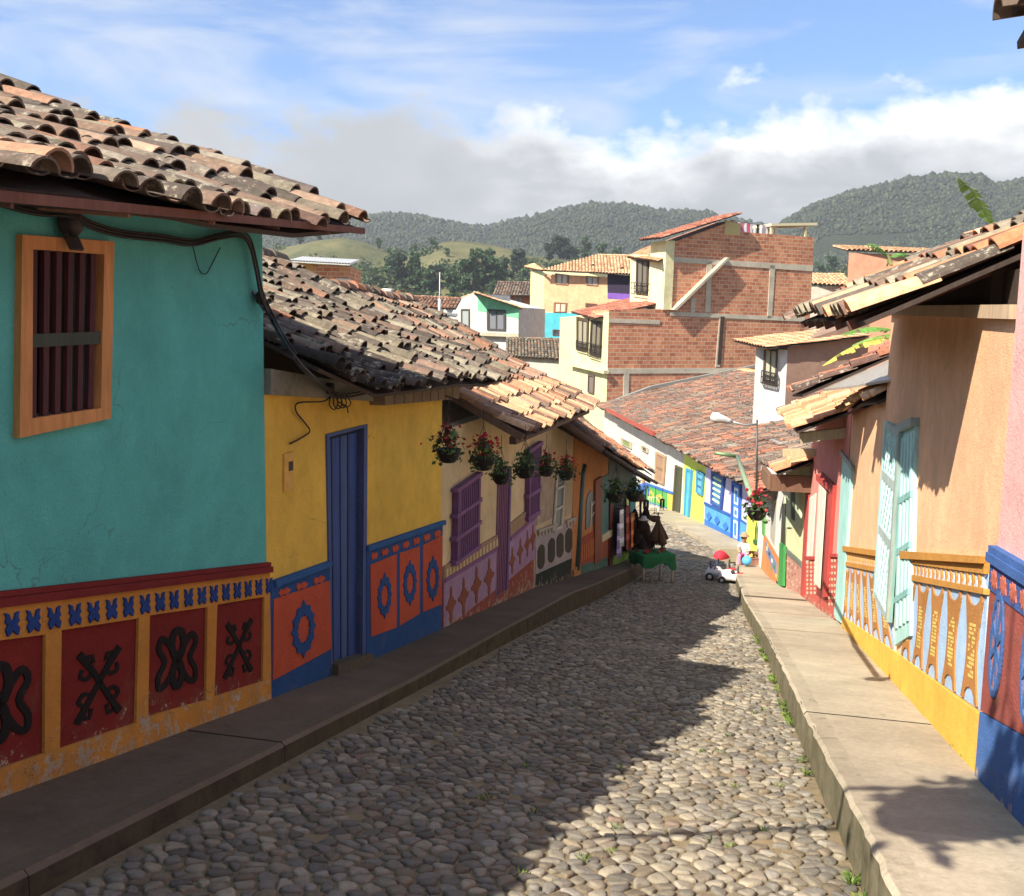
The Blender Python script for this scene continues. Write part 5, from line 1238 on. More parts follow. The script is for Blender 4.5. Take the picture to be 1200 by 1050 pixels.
# ================================================================== BUILDINGS BEHIND
def mid_box(h, W, t0, t1, zb, zt, depth, col, mat='plaster', name='wall'):
    mb = MB(); W.slab(mb, [(t0, zb), (t1, zb), (t1, zt), (t0, zt)], -depth, 0, hex3(col)); return build(mb, name, mat, h)
def win(h, W, px_, frame='8a6a4a', pane='2f3236', bars=1, n=0, fr=.12, name='window', cross=0):
    q = W.Q(px_); mb = MB()
    for pts in ([(0, 0), (fr, 0), (fr, 1), (0, 1)], [(1-fr, 0), (1, 0), (1, 1), (1-fr, 1)], [(fr, 0), (1-fr, 0), (1-fr, fr*.7), (fr, fr*.7)], [(fr, 1-fr*.7), (1-fr, 1-fr*.7), (1-fr, 1), (fr, 1)]): W.shape(mb, q, pts, n, n+.12, hex3(frame))
    for k in range(1, bars+1): x = k/(bars+1); W.shape(mb, q, [(x-.03, .05), (x+.03, .05), (x+.03, .95), (x-.03, .95)], n, n+.1, hex3(frame))
    w = build(mb, name, 'wood', h); mb = MB(); W.shape(mb, q, [(fr*.8, fr*.5), (1-fr*.8, fr*.5), (1-fr*.8, 1-fr*.5), (fr*.8, 1-fr*.5)], n-.02, n+.03, hex3(pane)); build(mb, 'window_pane', 'glass', w); return w
def railing(h, W, px_, n=.25, col='2a241e', k=9):
    q = W.Q(px_); mb = MB()
    for y in (0, .5, 1): a, b = W.bil(q, 0, y), W.bil(q, 1, y); mb.bar(W.P(*a, n), W.P(*b, n), .05, .05, hex3(col))
    for i in range(k+1): a, b = W.bil(q, i/k, 0), W.bil(q, i/k, 1); mb.bar(W.P(*a, n), W.P(*b, n), .035, .035, hex3(col))
    for x in (0, 1):
        for y in (0, 1): a = W.bil(q, x, y); mb.bar(W.P(*a, 0), W.P(*a, n), .035, .035, hex3(col))
    build(mb, 'railing', 'metal', h)
def brick_building():
    a = pt(712, 430, 74); b = pt(953, 311, 82.6); W = Wall((a.x, a.y), (b.x, b.y), 1); base = W.P(8, -9)
    h = thing('house', 'tall unplastered red brick building with concrete bands, cream front and rooftop laundry', 'building', base)
    T = lambda u, v: W.px(u, v); L = T(953, 300)[0]; t1 = T(787, 330)[0]
    mb = MB(); top = T(953, 278)[1]; z2 = T(787, 362)[1]; zl = T(714, 363)[1]
    zw = T(863, 258)[1]
    W.slab(mb, [(0, -12), (L, -12), (L, top), (T(860, 280)[0], top+.0), (T(860, 258)[0], T(860, 258)[1]), (t1, T(788, 284)[1]), (t1, z2), (0, zl)], -2.6, 0, hex3('a86a50')); build(mb, 'wall', 'brick', h)
    mb = MB(); CO = (*hex3('bdb3a0'), .1)
    for q in ([(788, 301), (952, 311), (952, 318), (788, 307)], [(785, 365), (943, 372), (943, 377), (785, 370)], [(713, 373), (773, 375), (773, 380), (713, 378)], [(712, 432), (886, 431), (886, 437), (712, 438)], [(828, 307), (834, 307), (832, 366), (826, 366)], [(902, 311), (908, 311), (904, 373), (899, 373)], [(843, 371), (848, 371), (843, 430), (838, 430)], [(731, 438), (737, 438), (736, 466), (730, 468)], [(810, 349), (815, 349), (814, 366), (809, 366)]):
        W.pslab(mb, q, 0, .06, CO)
    W.pslab(mb, [(844, 371), (848.5, 371), (844, 427), (840, 427)], .06, .08, hex3('4a3830'))
    build(mb, 'concrete_frame', 'concrete', h)
    mb = MB(); W.pslab(mb, [(785, 363), (848, 302), (851, 302.5), (788, 364)], 0, .55, (*hex3('b8ae98'), .1));  build(mb, 'stair_slab', 'concrete', h)
    for q, nn in (([(780, 282), (790, 282), (786, 363), (776, 363)], 'pillar'),): mb = MB(); W.pslab(mb, q, -2, .12, hex3('d8d0a0')); build(mb, nn, 'plaster', h)
    # sloping red roof at the top
    mb = MB(); n = 30; q = W.Q([(765, 276), (864, 249), (864, 253), (769, 284)])
    for i in range(n):
        A, B = W.bil(q, i/n, 0), W.bil(q, (i+1)/n, 0)
    ww = W.Q([(767, 279), (863, 250)]); sl_ = (ww[1][1]-ww[0][1])/(ww[1][0]-ww[0][0])
    tiled_roof(h, [W.P(ww[0][0], ww[0][1], .7), W.P(ww[0][0], ww[0][1], -2.2)], (W.t.x, W.t.y, 0), ww[1][0]-ww[0][0], sl_, 'redfresh', .3, .5, 61, .8, 1, False, name='roof')
    # front: cream balcony tower
    F1 = Wall((W.p.x, W.p.y), (W.p.x-.48*7, W.p.y+.88*7), -1)
    mb = MB(); F1.slab(mb, [(0, -12), (7, -12), (7, F1.px(676, 372)[1]), (0, F1.px(713, 366)[1])], -6, .02, hex3('c6c294')); build(mb, 'front_wall', 'plaster', h)
    mb = MB(); F1.pslab(mb, [(672, 425), (714, 434), (714, 438), (672, 428)], .02, .5, hex3('d0cc9c')); build(mb, 'ledge', 'plaster', h)
    win(h, F1, [(694, 375), (707, 377), (705, 419), (692, 415)], '3a2e24', '6a6454', 1, .02); win(h, F1, [(677, 371), (691, 374), (690, 412), (677, 409)], '4a3a2a', '8a8670', 1, .02)
    win(h, F1, [(690.5, 438), (698, 440), (697, 462), (690, 460)], '5a4a44', '6a6058', 0, .02)
    railing(h, F1, [(678, 399), (690, 402), (690, 413), (678, 410)]); railing(h, F1, [(693, 402), (706, 405), (705, 421), (692, 417)])
    e0 = pt(668, 365, 79); e1 = pt(700, 372, 73.4); 
    tiled_roof(h, [pt(669, 366, 80), pt(696, 373, 74.2)], (.85, .45, 0), 6.4, .22, 'redfresh', .3, .5, 63, .8, 1, False, name='lower_roof')
    # upper balcony box behind
    Bx = Wall((pt(739, 345, 80).x, 80.0), (pt(783, 345, 76.5).x, 76.5), 1)
    mb = MB(); Bx.pslab(mb, [(739, 298), (782, 300), (780, 365), (738, 358)], -3, 0, hex3('d8cf9c')); build(mb, 'balcony_wall', 'plaster', h)
    win(h, Bx, [(747, 303), (761, 304), (760, 345), (746, 344)], '3a3026', '5f5a50', 1, .02); win(h, Bx, [(765, 304), (778, 306), (775, 348), (763, 346)], '3a3026', '57524a', 1, .02); railing(h, Bx, [(743, 331), (778, 334), (776, 349), (743, 344)], .3)
    tiled_roof(h, [pt(734, 301, 80.5), pt(771, 306, 75.6)], (.55, .8, 0), 4.5, .28, 'tan', .3, .5, 65, .8, 1, False, name='balcony_roof')
    # parapet furniture
    mb = MB(); P = W.Q([(903, 262), (957, 261), (957, 264), (903, 265)]); W.slab(mb, P, -2.5, .1, hex3('cfc4a0'))
    W.pslab(mb, [(919, 264), (931, 264), (931, 279), (919, 279)], -2.3, -2.2, hex3('c8c088')); W.pslab(mb, [(944, 264), (946, 264), (945, 279), (943, 279)], -.2, 0, hex3('c8b888')); W.pslab(mb, [(904, 264), (906, 264), (906, 279), (904, 279)], -.2, 0, hex3('b8a888')); W.pslab(mb, [(850, 258), (868, 262), (867, 276), (849, 275)], -.15, .02, hex3('b8a468')); build(mb, 'terrace_shelter', 'plain', h)
    mb = MB(); W.pslab(mb, [(712, 470), (760, 452), (887, 426), (887, 428.5), (762, 455), (712, 473.5)], .1, .5, (*hex3('96948e'), .3)); build(mb, 'flashing', 'metal', h)
    # laundry
    rg = random.Random(8); mb = MB(); A = W.px(863, 257); B = W.px(918, 264); mb.tube([W.P(*A, -.6), W.P((A[0]+B[0])/2, (A[1]+B[1])/2-.1, -.6), W.P(*B, -.6)], .015, hex3('3a3a3a'), 4)
    ln = thing('clothes_line', 'line of drying laundry strung across the roof terrace of the brick building', 'clothes line', W.P(A[0], top, -.6)); build(mb, 'line', 'plain', ln)
    cc = ['e4e4e8', '34405c', 'dcdce4', 'c86a80', 'e8e0e8', 'c05068', 'b8b8c8', 'ececec', '28282c', 'f0f0f0', '9090a8', 'd0d8e4', 'e0a0b0', 'dadada']
    for k in range(15):
        f = (k+.4)/15; t = A[0]+(B[0]-A[0])*f; z = A[1]+(B[1]-A[1])*f-.06; w_ = rg.uniform(.12, .2); hh = rg.uniform(.7, 1.15); q = [(t-w_, z), (t+w_, z), (t+w_*.9, z-hh), (t-w_*.8, z-hh*.95)]
        m2 = MB(); W.shape(m2, q, [(0, .0), (.3, .06), (.7, .06), (1, 0), (1.15, .2), (.9, .25), (.92, 1), (.5, .93), (.08, 1), (.1, .25), (-.15, .2)], -.62, -.6, hex3(cc[k % 14])); build(m2, 'garment', 'cloth', ln)
brick_building()
def simple_house(label, cat, px_front, Y0, Y1, depth, col, roofpal, wins=(), mat='plaster', blocks=(), rise=.25, over=.5, zb=-14, lean='gable', seed=70, rails=(), eavew=.34, group=None):
    """px_front: tl tr br bl of the visible front."""
    a = pt(px_front[0][0], px_front[0][1], Y0); b = pt(px_front[1][0], px_front[1][1], Y1); W = Wall((a.x, a.y), (b.x, b.y), 1)
    h = thing('house', label, cat, W.P(W.L/2, min(W.px(*px_front[3])[1], W.px(*px_front[2])[1])-.5), group)
    mb = MB(); W.slab(mb, [(0, zb), (W.L, zb), (W.L, b.z), (0, a.z)], -depth, 0, hex3(col)); build(mb, 'wall', mat, h)
    for q, c in blocks: mb = MB(); W.pslab(mb, q, -.02, .03, hex3(c)); build(mb, 'painted_band', 'plaster', h)
    for w in wins: win(h, W, w[0], *w[1:])
    for r in rails: railing(h, W, r)
    if roofpal:
        if lean == 'front':   # eave along the front
            tiled_roof(h, [W.P(-over, a.z, over), W.P(W.L+over, b.z, over)], (-W.n.x, -W.n.y, 0), depth*.55+over, rise, roofpal, eavew, .55, seed, 1.0, 1, True)
        elif lean == 'back':
            pass
    return h, W
def background():
    # peach three storey house with hip roof
    h, W = simple_house('peach three storey house with turquoise base and pale tiled hip roof', 'house', [(638, 321), (748, 327), (748, 398), (638, 392)], 118, 112, 9, 'd8a078', None, [([(651, 320), (667, 322), (666, 334), (651, 333)], '8a6a4a', 'b0b0a8'), ([(687, 323), (702, 325), (701, 335), (687, 334)], '8a6a4a', 'a8a8a0'), ([(649.5, 354), (665, 355), (664, 366), (649, 366)], '8a5a38', 'b8a894'), ([(648, 386), (663, 387), (663, 394), (648, 393)], '6a2a2a', '3a3840')], blocks=[([(636, 366), (680, 367), (680, 396), (636, 396)], '3fa8b8'), ([(712, 321), (748, 324), (748, 345), (712, 343)], '2a2038'), ([(712, 343), (748, 345), (748, 352), (712, 350)], '6f4aa0'), ([(686, 355), (700, 356), (700, 360), (686, 360)], '5a3a2a')], zb=-16)
    S2 = Wall((W.p.x, W.p.y), (W.p.x-1.2, W.p.y+4.5), -1); s = S2
    a = W.P(0, 0); q = Wall((pt(622, 320, 122).x, 122), (a.x, a.y), 1); mb = MB()
    q.slab(mb, [(0, -16), (q.L, -16), (q.L, q.px(637, 321)[1]), (0, q.px(623, 316)[1])], -7, .02, hex3('c8c890')); build(mb, 'side_wall', 'plaster', h); mb = MB()
    q.pslab(mb, [(622, 364), (637.5, 366), (637.5, 395), (622, 392)], .02, .05, hex3('3fa8b8')); build(mb, 'painted_band', 'plaster', h)
    e = [pt(614, 314, 122.5), pt(634, 318, 116.5), pt(748, 322, 110.5)]
    A_ = pt(634, 317, 116.5); B_ = pt(760, 322.4, 110.2); M_ = A_.lerp(B_, .55)
    tiled_roof(h, [A_, M_], (.05, 1, 0), .2, .40, 'tan', .42, .7, 71, .6, 1, False, slabcol=hex3('6a3a30'), run1=6.3)
    tiled_roof(h, [M_, B_], (.05, 1, 0), 6.3, .40, 'tan', .42, .7, 78, .6, 1, True, slabcol=hex3('6a3a30'))
    tiled_roof(h, [pt(614, 313, 123.5), pt(635, 317.5, 116.8)], (.93, .3, 0), 1.3, .36, 'tan', .42, .7, 72, .6, 1, False, name='hip_roof', slabcol=hex3('6a3a30'), run1=.2)
    # white and green house
    A = pt(556, 348, 108); 
    h, W = simple_house('white house with mint green gable band and large dark window', 'house', [(556, 346), (608, 360), (608, 392), (556, 392)], 108, 106, 8, 'bfbfbb', None, [([(571, 362), (593, 363), (593, 388), (571, 387)], '3a3a3c', '6a6e74', 1)], blocks=[([(560, 345), (608, 361), (608, 373), (560, 364)], '6fc094')], zb=-16)
    q = Wall((pt(520, 352, 111).x, 111), (W.p.x, W.p.y), 1); mb = MB(); q.slab(mb, [(0, -16), (q.L, -16), (q.L, q.px(556, 344)[1]), (0, q.px(522, 357)[1])], -6, .02, hex3('b4b4b0')); build(mb, 'side_wall', 'plaster', h); win(h, q, [(541, 362), (551, 362), (551, 384), (541, 381)], '4a4a48', '8a9290', 0, .02)
    mb = MB(); W.pslab(mb, [(552, 389), (610, 391), (610, 395), (552, 393)], 0, .6, hex3('b0a890')); build(mb, 'ledge', 'plaster', h)
    r0 = pt(556, 343, 107.5); 
    tiled_roof(h, [pt(613, 361, 105.5), pt(613, 361, 105.5)+Vector((0, 9, 0))], (-1, .0, 0), r0.x*-1+pt(613, 361, 105.5).x, (r0.z-pt(613, 361, 105.5).z)/(pt(613, 361, 105.5).x-r0.x), 'tan', .4, .6, 73, .7, 1, False)
    l0 = pt(517, 357, 109.5); tiled_roof(h, [l0+Vector((0, 9, 0)), l0], (1, -.0, 0), r0.x-l0.x+.3, (r0.z-l0.z)/(r0.x-l0.x), 'tan', .4, .6, 74, .7, 1, False, name='far_roof')
    # grey tiled house in the middle
    h, W = simple_house('low house with mossy grey tiled roof and pale wall below the white and green house', 'house', [(600, 418), (676, 422), (676, 470), (600, 470)], 84, 80, 7, 'aeaa9e', None, [([(659, 427), (675, 428), (675, 450), (659, 448)], '9a9a90', '2a2c2c', 1)], zb=-14)
    tiled_roof(h, [pt(592, 418, 84), pt(676, 422, 79.5)], (.0, 1, 0), 5.5, .28, 'grey', .36, .55, 75, 1, 2, True)
    # brick house further back
    h, W = simple_house('plain brick house with brown tiled roof left of the peach house', 'house', [(572, 345), (626, 346), (626, 385), (572, 385)], 140, 138, 8, 'b06a4c', None, [([(604, 348), (611, 349), (611, 356), (604, 356)], 'a8a098', '6a7078', 0)], mat='plaster', zb=-16)
    tiled_roof(h, [pt(577, 346, 139), pt(628, 347, 136)], (.1, 1, 0), 6, .36, 'old', .45, .7, 77, .6, 1, True)
    # low brown roofs in front of the white and green house
    h, W = simple_house('low brown house with corrugated sheet roof, chimney and patched tiles', 'house', [(450, 372), (532, 374), (532, 395), (450, 395)], 92, 92, 7, '9a6a4c', None, zb=-14)
    mb = MB(); a, b = pt(432, 358, 96), pt(536, 368, 91.4)
    n = 60
    for k in range(n): f = k/n; x = a.lerp(b, f); y = a.lerp(b, f+.5/n); mb.tube([x+Vector((0, -1.2, -.25)), x+Vector((0, 1, .05))], .05, (*hex3('a8a8a0'), .2), 5, cap=False)
    mb.hexa([a+Vector((0, -1.2, -.36)), b+Vector((0, -1.2, -.36)), b+Vector((0, 1, -.06)), a+Vector((0, 1, -.06)), a+Vector((0, -1.2, -.3)), b+Vector((0, -1.2, -.3)), b+Vector((0, 1, 0)), a+Vector((0, 1, 0))], (*hex3('a8a8a0'), .2)); build(mb, 'sheet_roof', 'metal', h)
    tiled_roof(h, [pt(425, 356, 96), pt(534, 362, 93)], (.05, 1, 0), 5, .22, 'warm', .36, .6, 79, 1, 1, True, name='tiled_roof')
    mb = MB(); c = pt(464, 352, 95); mb.lathe([(.55, -1), (.6, .2), (.5, .7), (.55, .9)], c, hex3('a0704c'), 10); mb.lathe([(.45, -1), (.35, .6), (.6, 1.1)], pt(455, 352, 94.5), hex3('d0ccc4'), 8); build(mb, 'chimney', 'concrete', h)
    mb = MB(); c = pt(515, 366, 90); mb.tube([c-Vector((0, 0, 1)), c+Vector((0, 0, 3.6))], .05, hex3('b8b8b8'), 6); mb.tube([c-Vector((0, 0, 1)), c+Vector((0, 0, 1.2))], .14, hex3('c8c8c4'), 8); build(mb, 'antenna_mast', 'metal', h)
    # little brick house with corrugated roof at left
    h, W = simple_house('small brick house with white corrugated roof beyond the mossy roofs', 'house', [(346, 308), (410, 312), (410, 340), (346, 340)], 70, 70, 5, 'a8644c', None, mat='brick', blocks=[([(340, 306), (367, 310), (367, 336), (340, 336)], 'c09050'), ([(394, 326), (411, 327), (411, 340), (394, 340)], 'c8c8c0')], zb=-14)
    mb = MB(); a, b = pt(340, 306, 69.4), pt(411, 310, 69.4)
    for k in range(22): f = (k+.5)/22; x = a.lerp(b, f); mb.tube([x+Vector((0, -.4, 0)), x+Vector((0, 4, .55))], .085, hex3('d4d2cc'), 6, cap=False)
    mb.hexa([a+Vector((0, -.4, -.08)), b+Vector((0, -.4, -.08)), b+Vector((0, 4, .45)), a+Vector((0, 4, .45)), a+Vector((0, -.4, -.02)), b+Vector((0, -.4, -.02)), b+Vector((0, 4, .53)), a+Vector((0, 4, .53))], hex3('c8c6c0')); build(mb, 'sheet_roof', 'metal', h)
    # building right behind the near roof
    h, W = simple_house('pale brick building with flat tiled roof behind the banana leaf', 'building', [(995, 296), (1080, 300), (1080, 340), (995, 340)], 88, 86, 8, 'c08468', None, mat='plaster', zb=-12)
    tiled_roof(h, [pt(993, 293, 88), pt(1110, 297, 84)], (.1, 1, 0), 6, .14, 'tan', .4, .6, 81, .8, 1, True)
    h, W = simple_house('low pale house with yellow tiled roof tucked beside the brick building', 'house', [(950, 336), (985, 336), (985, 380), (950, 380)], 90, 90, 6, 'c8c0b0', None, zb=-12)
    tiled_roof(h, [pt(948, 333, 90), pt(1005, 335, 89)], (0, 1, 0), 4, .3, 'tan', .4, .6, 83, .8, 1, True)
    h, W = simple_house('whitewashed upper room with narrow balcony window under a sheet roof', 'house', [(886, 408), (923, 410), (921, 475), (884, 468)], 44, 43.4, 3.2, 'bcbab6', None, [([(896, 406), (912, 409), (910, 451), (894, 447)], '4a3c30', 'a8a48c', 1)], rails=[[(894, 434), (911, 438), (910, 452), (893, 448)]], zb=-6)
    mb = MB(); a, b = W.P(W.L+.01, 0), None; W2 = Wall((W.P(W.L, 0).x, W.P(W.L, 0).y), (W.P(W.L, 0).x+4, W.P(W.L, 0).y+1.0), 1); W2.slab(mb, [(0, -4), (4, -4), (4, W.px(922, 396)[1]+.9), (0, W.px(922, 408)[1]+.1)], -2.4, .0, (*hex3('8a7060'), .3)); build(mb, 'side_wall', 'plaster', h)
    e0, e1 = pt(858, 398, 44.6), pt(897, 407, 42.8)
    tiled_roof(h, [e0, e1], (.97, .22, 0), 5.0, .12, 'tan', .18, .5, 85, .6, 2, False, name='roof')
    # tin flashing along the foot of the brick wall
background()
# ================================================================== THINGS IN THE STREET
def flower_basket(name='flower_pot', red=True, seed=1, green='4a6a30'):
    rg = random.Random(seed); t = thing(name, 'x', 'flower pot', (0, 0, 0), 'flower pots hung along the eaves')
    mb = MB(); mb.lathe([(.02, -.16), (.08, -.15), (.125, -.09), (.15, 0), (.158, .012), (.14, .012), (.1, -.04)], (0, 0, 0), hex3('100c0a'), 16); build(mb, 'pot', 'plain', t)
    mb = MB(); 
    for k in range(3): a = k*2.09+seed; mb.tube([(.15*math.cos(a), .15*math.sin(a), 0), (0, 0, .42)], .0035, hex3('201c18'), 4)
    mb.tube([(0, 0, .42), (0, 0, .62)], .005, hex3('201c18'), 4); build(mb, 'hanger', 'metal', t)
    mb = MB(); fl = MB()
    for k in range(150):
        a = rg.uniform(0, 6.28); r = abs(rg.gauss(0, .10)); z = rg.uniform(.0, .24)*(1.1-r*2); p = Vector((math.cos(a)*r, math.sin(a)*r, z))
        if rg.random() < .2: p = Vector((math.cos(a)*.17, math.sin(a)*.17, rg.uniform(-.16, .05)))
        d = Vector((rg.gauss(0, 1), rg.gauss(0, 1), rg.gauss(.3, .7))).normalized(); s_ = d.cross(Vector((rg.gauss(0, 1), rg.gauss(0, 1), 1))).normalized(); l = rg.uniform(.026, .05)
        mb.poly([p-d*l, p+s_*l*.6, p+d*l, p-s_*l*.6], hex3(rg.choice([green, '2f4a22', '5f8038', '3a5a28'])))
    for k in range(8):
        a = rg.uniform(0, 6.28); mb.tube([(.05*math.cos(a), .05*math.sin(a), .0), (.12*math.cos(a), .12*math.sin(a), rg.uniform(.1, .25)), (.2*math.cos(a), .2*math.sin(a), rg.uniform(-.05, .25))], .003, hex3('3a4a22'), 4)
    build(mb, 'foliage', 'leaf', t, recalc=False)
    for k in range(62 if red else 5):
        a = rg.uniform(0, 6.28); r = abs(rg.gauss(.05, .11)); p = Vector((math.cos(a)*r, math.sin(a)*r, rg.uniform(.04, .3)*(1.15-r*1.6)))
        for _ in range(3):
            d = Vector((rg.gauss(0, 1), rg.gauss(0, 1), rg.gauss(0, 1))).normalized(); s_ = d.cross(Vector((0, .3, 1))).normalized(); l = rg.uniform(.018, .034); fl.poly([p-d*l, p+s_*l, p+d*l, p-s_*l], hex3(rg.choice(['b8202c', 'c83040', '9c1a2c', 'd04848'] if red else ['c8b070', 'b89a60'])))
    build(fl, 'blossom', 'leaf', t, recalc=False); return t
def pos_c(u, v, c):
    r = ray(u, v); k = c/(r[0]*CX[0]+CX[1]); return Vector((r[0]*k, k, CZ+r[1]*k))
def baskets():
    A = flower_basket(seed=3); Bk = flower_basket(red=False, seed=5); Cc = flower_basket(seed=9, green='3a5a28')
    L = [(525.5, 527, 33, A, 'red flowering pot nearest the yellow house, first of the hanging row', -2.7, 1.2), (566, 537, 31, Cc, 'hanging pot with red blossoms, second in the row from the yellow house', -2.7, 1.1),
         (587, 556, 25, Bk, 'leafy green hanging pot without blossoms in front of the purple post', -2.7, 1.15), (615, 548, 27, None, 'small green hanging pot in front of the second purple shutter', -2.7, 1.1),
         (640, 548, 22, None, 'hanging pot with dense red flowers above the pale plaster panel', -2.7, 1.1), (663, 553, 21, None, 'hanging pot with red flowers above the green glazed window', -2.7, 1.1)]
    for i, (u, v, w, src, lab, c, sc) in enumerate(L):
        p = pos_c(u, v, c); s = (w/F*p.y)/.33
        if src: o = src; o.location = p; o.scale = (s, s, s); o['label'] = lab
        else: o = dup([Bk, A, Cc][(i-3) % 3], p, lab, i*1.3, s)
    for (u, v, w, c, lab) in ((721, 578, 23, -2.55, 'wide dark hanging basket of dry greenery above the clothes stall'), (743, 577, 22, -2.5, 'dark hanging basket under the far end of the left eave')):
        p = pos_c(u, v, c); dup(Bk, p, lab, u, (w/F*p.y)/.31)
    p = pos_c(887, 597, .12); o = dup(A, p, 'big pot of red flowers hanging from the green bracket on the right', 2.0, (26/F*p.y)/.31)
baskets()
def shade_pot():  # unseen pot and bracket, added only to cast the right pavement's shadow
    mb = MB(); a = S(1.0, -3.4, 3.3); b = S(1.55, -1.45, 3.95); mb.tube([a, (a+b)/2+Vector((0, 0, .12)), b], .03, hex3('4a4440'), 6); tag(build(mb, 'bracket', 'metal', origin=a), 'long iron bracket added behind the viewer to hold the shadow casting pot', 'bracket')
    o = dup([x for x in bpy.data.objects if x.name == 'flower_pot'][0], S(1.55, -1.45, 3.3), 'large hanging pot added behind the viewer to cast a shadow on the pavement', .5, 2.3)
shade_pot()
def bracket():
    p0 = pos_c(864, 535, -.1); p1 = pos_c(881, 583, .1); mb = MB(); mb.tube([p0, p1], .032, hex3('8aa07c'), 8); mb.tube([p0, p0+Vector((-.35, .0, .05))], .028, hex3('6a8a5a'), 8)
    p2 = pos_c(887, 590, .12); mb.tube([p1, p2], .03, hex3('6a8a5a'), 6)
    tag(build(mb, 'bracket_pole', 'metal', origin=p0), 'slanted green bracket pole holding the flower pot beside the right eaves', 'bracket')
bracket()
def lamp():
    top = pos_c(887, 497, .25); b = pos_c(897, 560, .5); b = Vector((top.x+.08, top.y, -2.3)); t = thing('street_lamp', 'street lamp with white cobra head reaching over the terrace roof', 'street lamp', b)
    mb = MB(); mb.tube([b, Vector((top.x, top.y, top.z+.1))], [.028, .022], hex3('4a4440'), 8); build(mb, 'pole', 'metal', t)
    h = pt(846, 491, top.y); mb = MB(); mb.tube([top, pt(872, 498, top.y), pt(857, 494, top.y)], .025, hex3('9a9a98'), 6); build(mb, 'arm', 'metal', t)
    mb = MB(); a = pt(858, 494.5, top.y); c = pt(833, 487.5, top.y); d = (c-a); P = [a+d*f for f in (0, .2, .5, .75, .95, 1)]; mb.tube(P, [.04, .07, .10, .125, .10, .04], hex3('c4c4c0'), 10); build(mb, 'lamp_head', 'plain', t)
lamp()
def cables():
    mb = MB(); W = SW(-1.5, -3.42, 6.53, -3.42, 1)
    def run(px_, n, r=.009, off=(0, 0)):
        P = []
        for (u, v, nn) in px_: q = W.pxn(u+off[0], v+off[1], nn+n); P.append(W.P(q[0], q[1], nn+n))
        # smooth
        Q = [];
        for i in range(len(P)-1):
            p0, p1, p2, p3 = P[max(i-1, 0)], P[i], P[i+1], P[min(i+2, len(P)-1)]
            for k in range(5):
                t = k/5; Q.append(.5*((2*p1)+(-p0+p2)*t+(2*p0-5*p1+4*p2-p3)*t*t+(-p0+3*p1-3*p2+p3)*t*t*t))
        Q.append(P[-1]); mb.tube(Q, r, hex3('171413'), 6)
    path = [(-40, 225, .05), (0, 237, .05), (45, 248, .06), (80, 250, .08), (110, 265, .06), (145, 274, .04), (190, 279, .03), (225, 284, .03), (255, 277, .03), (280, 274, .03), (292, 284, .03), (300, 315, .04), (306, 345, .06), (320, 376, .12), (336, 404, .5), (345, 418, .6)]
    run(path, .02, .010); run(path, .03, .009, (0, 3.5)); run(path, .015, .008, (2, -3))
    run([(225, 284, .03), (233, 315, .02), (241, 321, .02), (247, 312, .02), (258, 290, .02)], .01, .004)
    o = build(mb, 'power_cable', 'plain', origin=S(3, -3.4, 2)); tag(o, 'bundle of black cables sagging along the teal wall', 'cable')
    W2 = SW(6.55, -3.43, 11.08, -3.50, 1); mb = MB()
    W = W2
    run([(336, 404, .56), (350, 424, .6), (366, 440, .5), (385, 455, .12), (400, 462, .1), (430, 458, .1), (465, 452, .12), (490, 456, .1), (516, 462, .1), (540, 470, .3)], .02, .010)
    run([(336, 408, .56), (350, 429, .58), (366, 443, .5), (385, 458, .12), (400, 466, .1), (430, 461, .1), (465, 455, .12), (500, 459, .1), (520, 464, .1)], .0, .009)
    run([(390, 460, .08), (380, 470, .06), (350, 472, .03), (347, 482, .02), (357, 495, .02), (363, 505, .02), (355, 512, .02), (340, 520, .01)], .01, .007)
    for k in range(4): run([(388+k*4, 462, .08), (386+k*5, 474, .07), (392+k*5, 480-k, .07), (396+k*5, 472, .07), (394+k*4, 463, .08)], .01, .006)
    run([(392, 458, .06), (396, 470, .06), (406, 476, .06), (408, 484, .06)], .01, .006)
    o = build(mb, 'power_cable', 'plain', origin=S(8.5, -3.4, 0)); tag(o, 'tangled black cables looping across the top of the yellow wall', 'cable')
    Wt = SW(-1.5, -3.42, 6.53, -3.42, 1)
    for i, (W_, u, v, n, lab, big) in enumerate(((Wt, 82, 262, .06, 'dark porcelain insulator over the teal house window, largest one', 1.5), (Wt, 305, 349, .05, 'small dark insulator near the corner of the teal wall', 1.0), (W2, 386, 455, .08, 'dark insulator above the blue door on the yellow wall', 1.0), (W2, 465, 453, .08, 'dark insulator on the right part of the yellow wall', .9))):
        q = W_.pxn(u, v, n); p = W_.P(q[0], q[1], n)
        if i == 0:
            t = thing('cable_insulator', lab, 'insulator', p, 'insulators carrying the cables'); src = t; t.scale = (1.45,)*3
            mb = MB(); mb.tube([p+Vector((-.03, 0, 0)), p+Vector((-.015, 0, 0)), p, p+Vector((.015, 0, 0)), p+Vector((.035, 0, 0))], [.03, .048, .034, .048, .03], hex3('2a2220'), 12); build(mb, 'spool', 'plain', t)
            mb = MB(); mb.bar(p+Vector((-.05, .03, .05)), p+Vector((.03, -.02, -.09)), .05, .012, hex3('4a4644')); mb.bar(p+Vector((.0, .03, .03)), p+Vector((.0, -.06, .03)), .02, .03, hex3('3a3634')); build(mb, 'bracket', 'metal', t)
        else: dup(src, p, lab, i*.4, big)
cables()
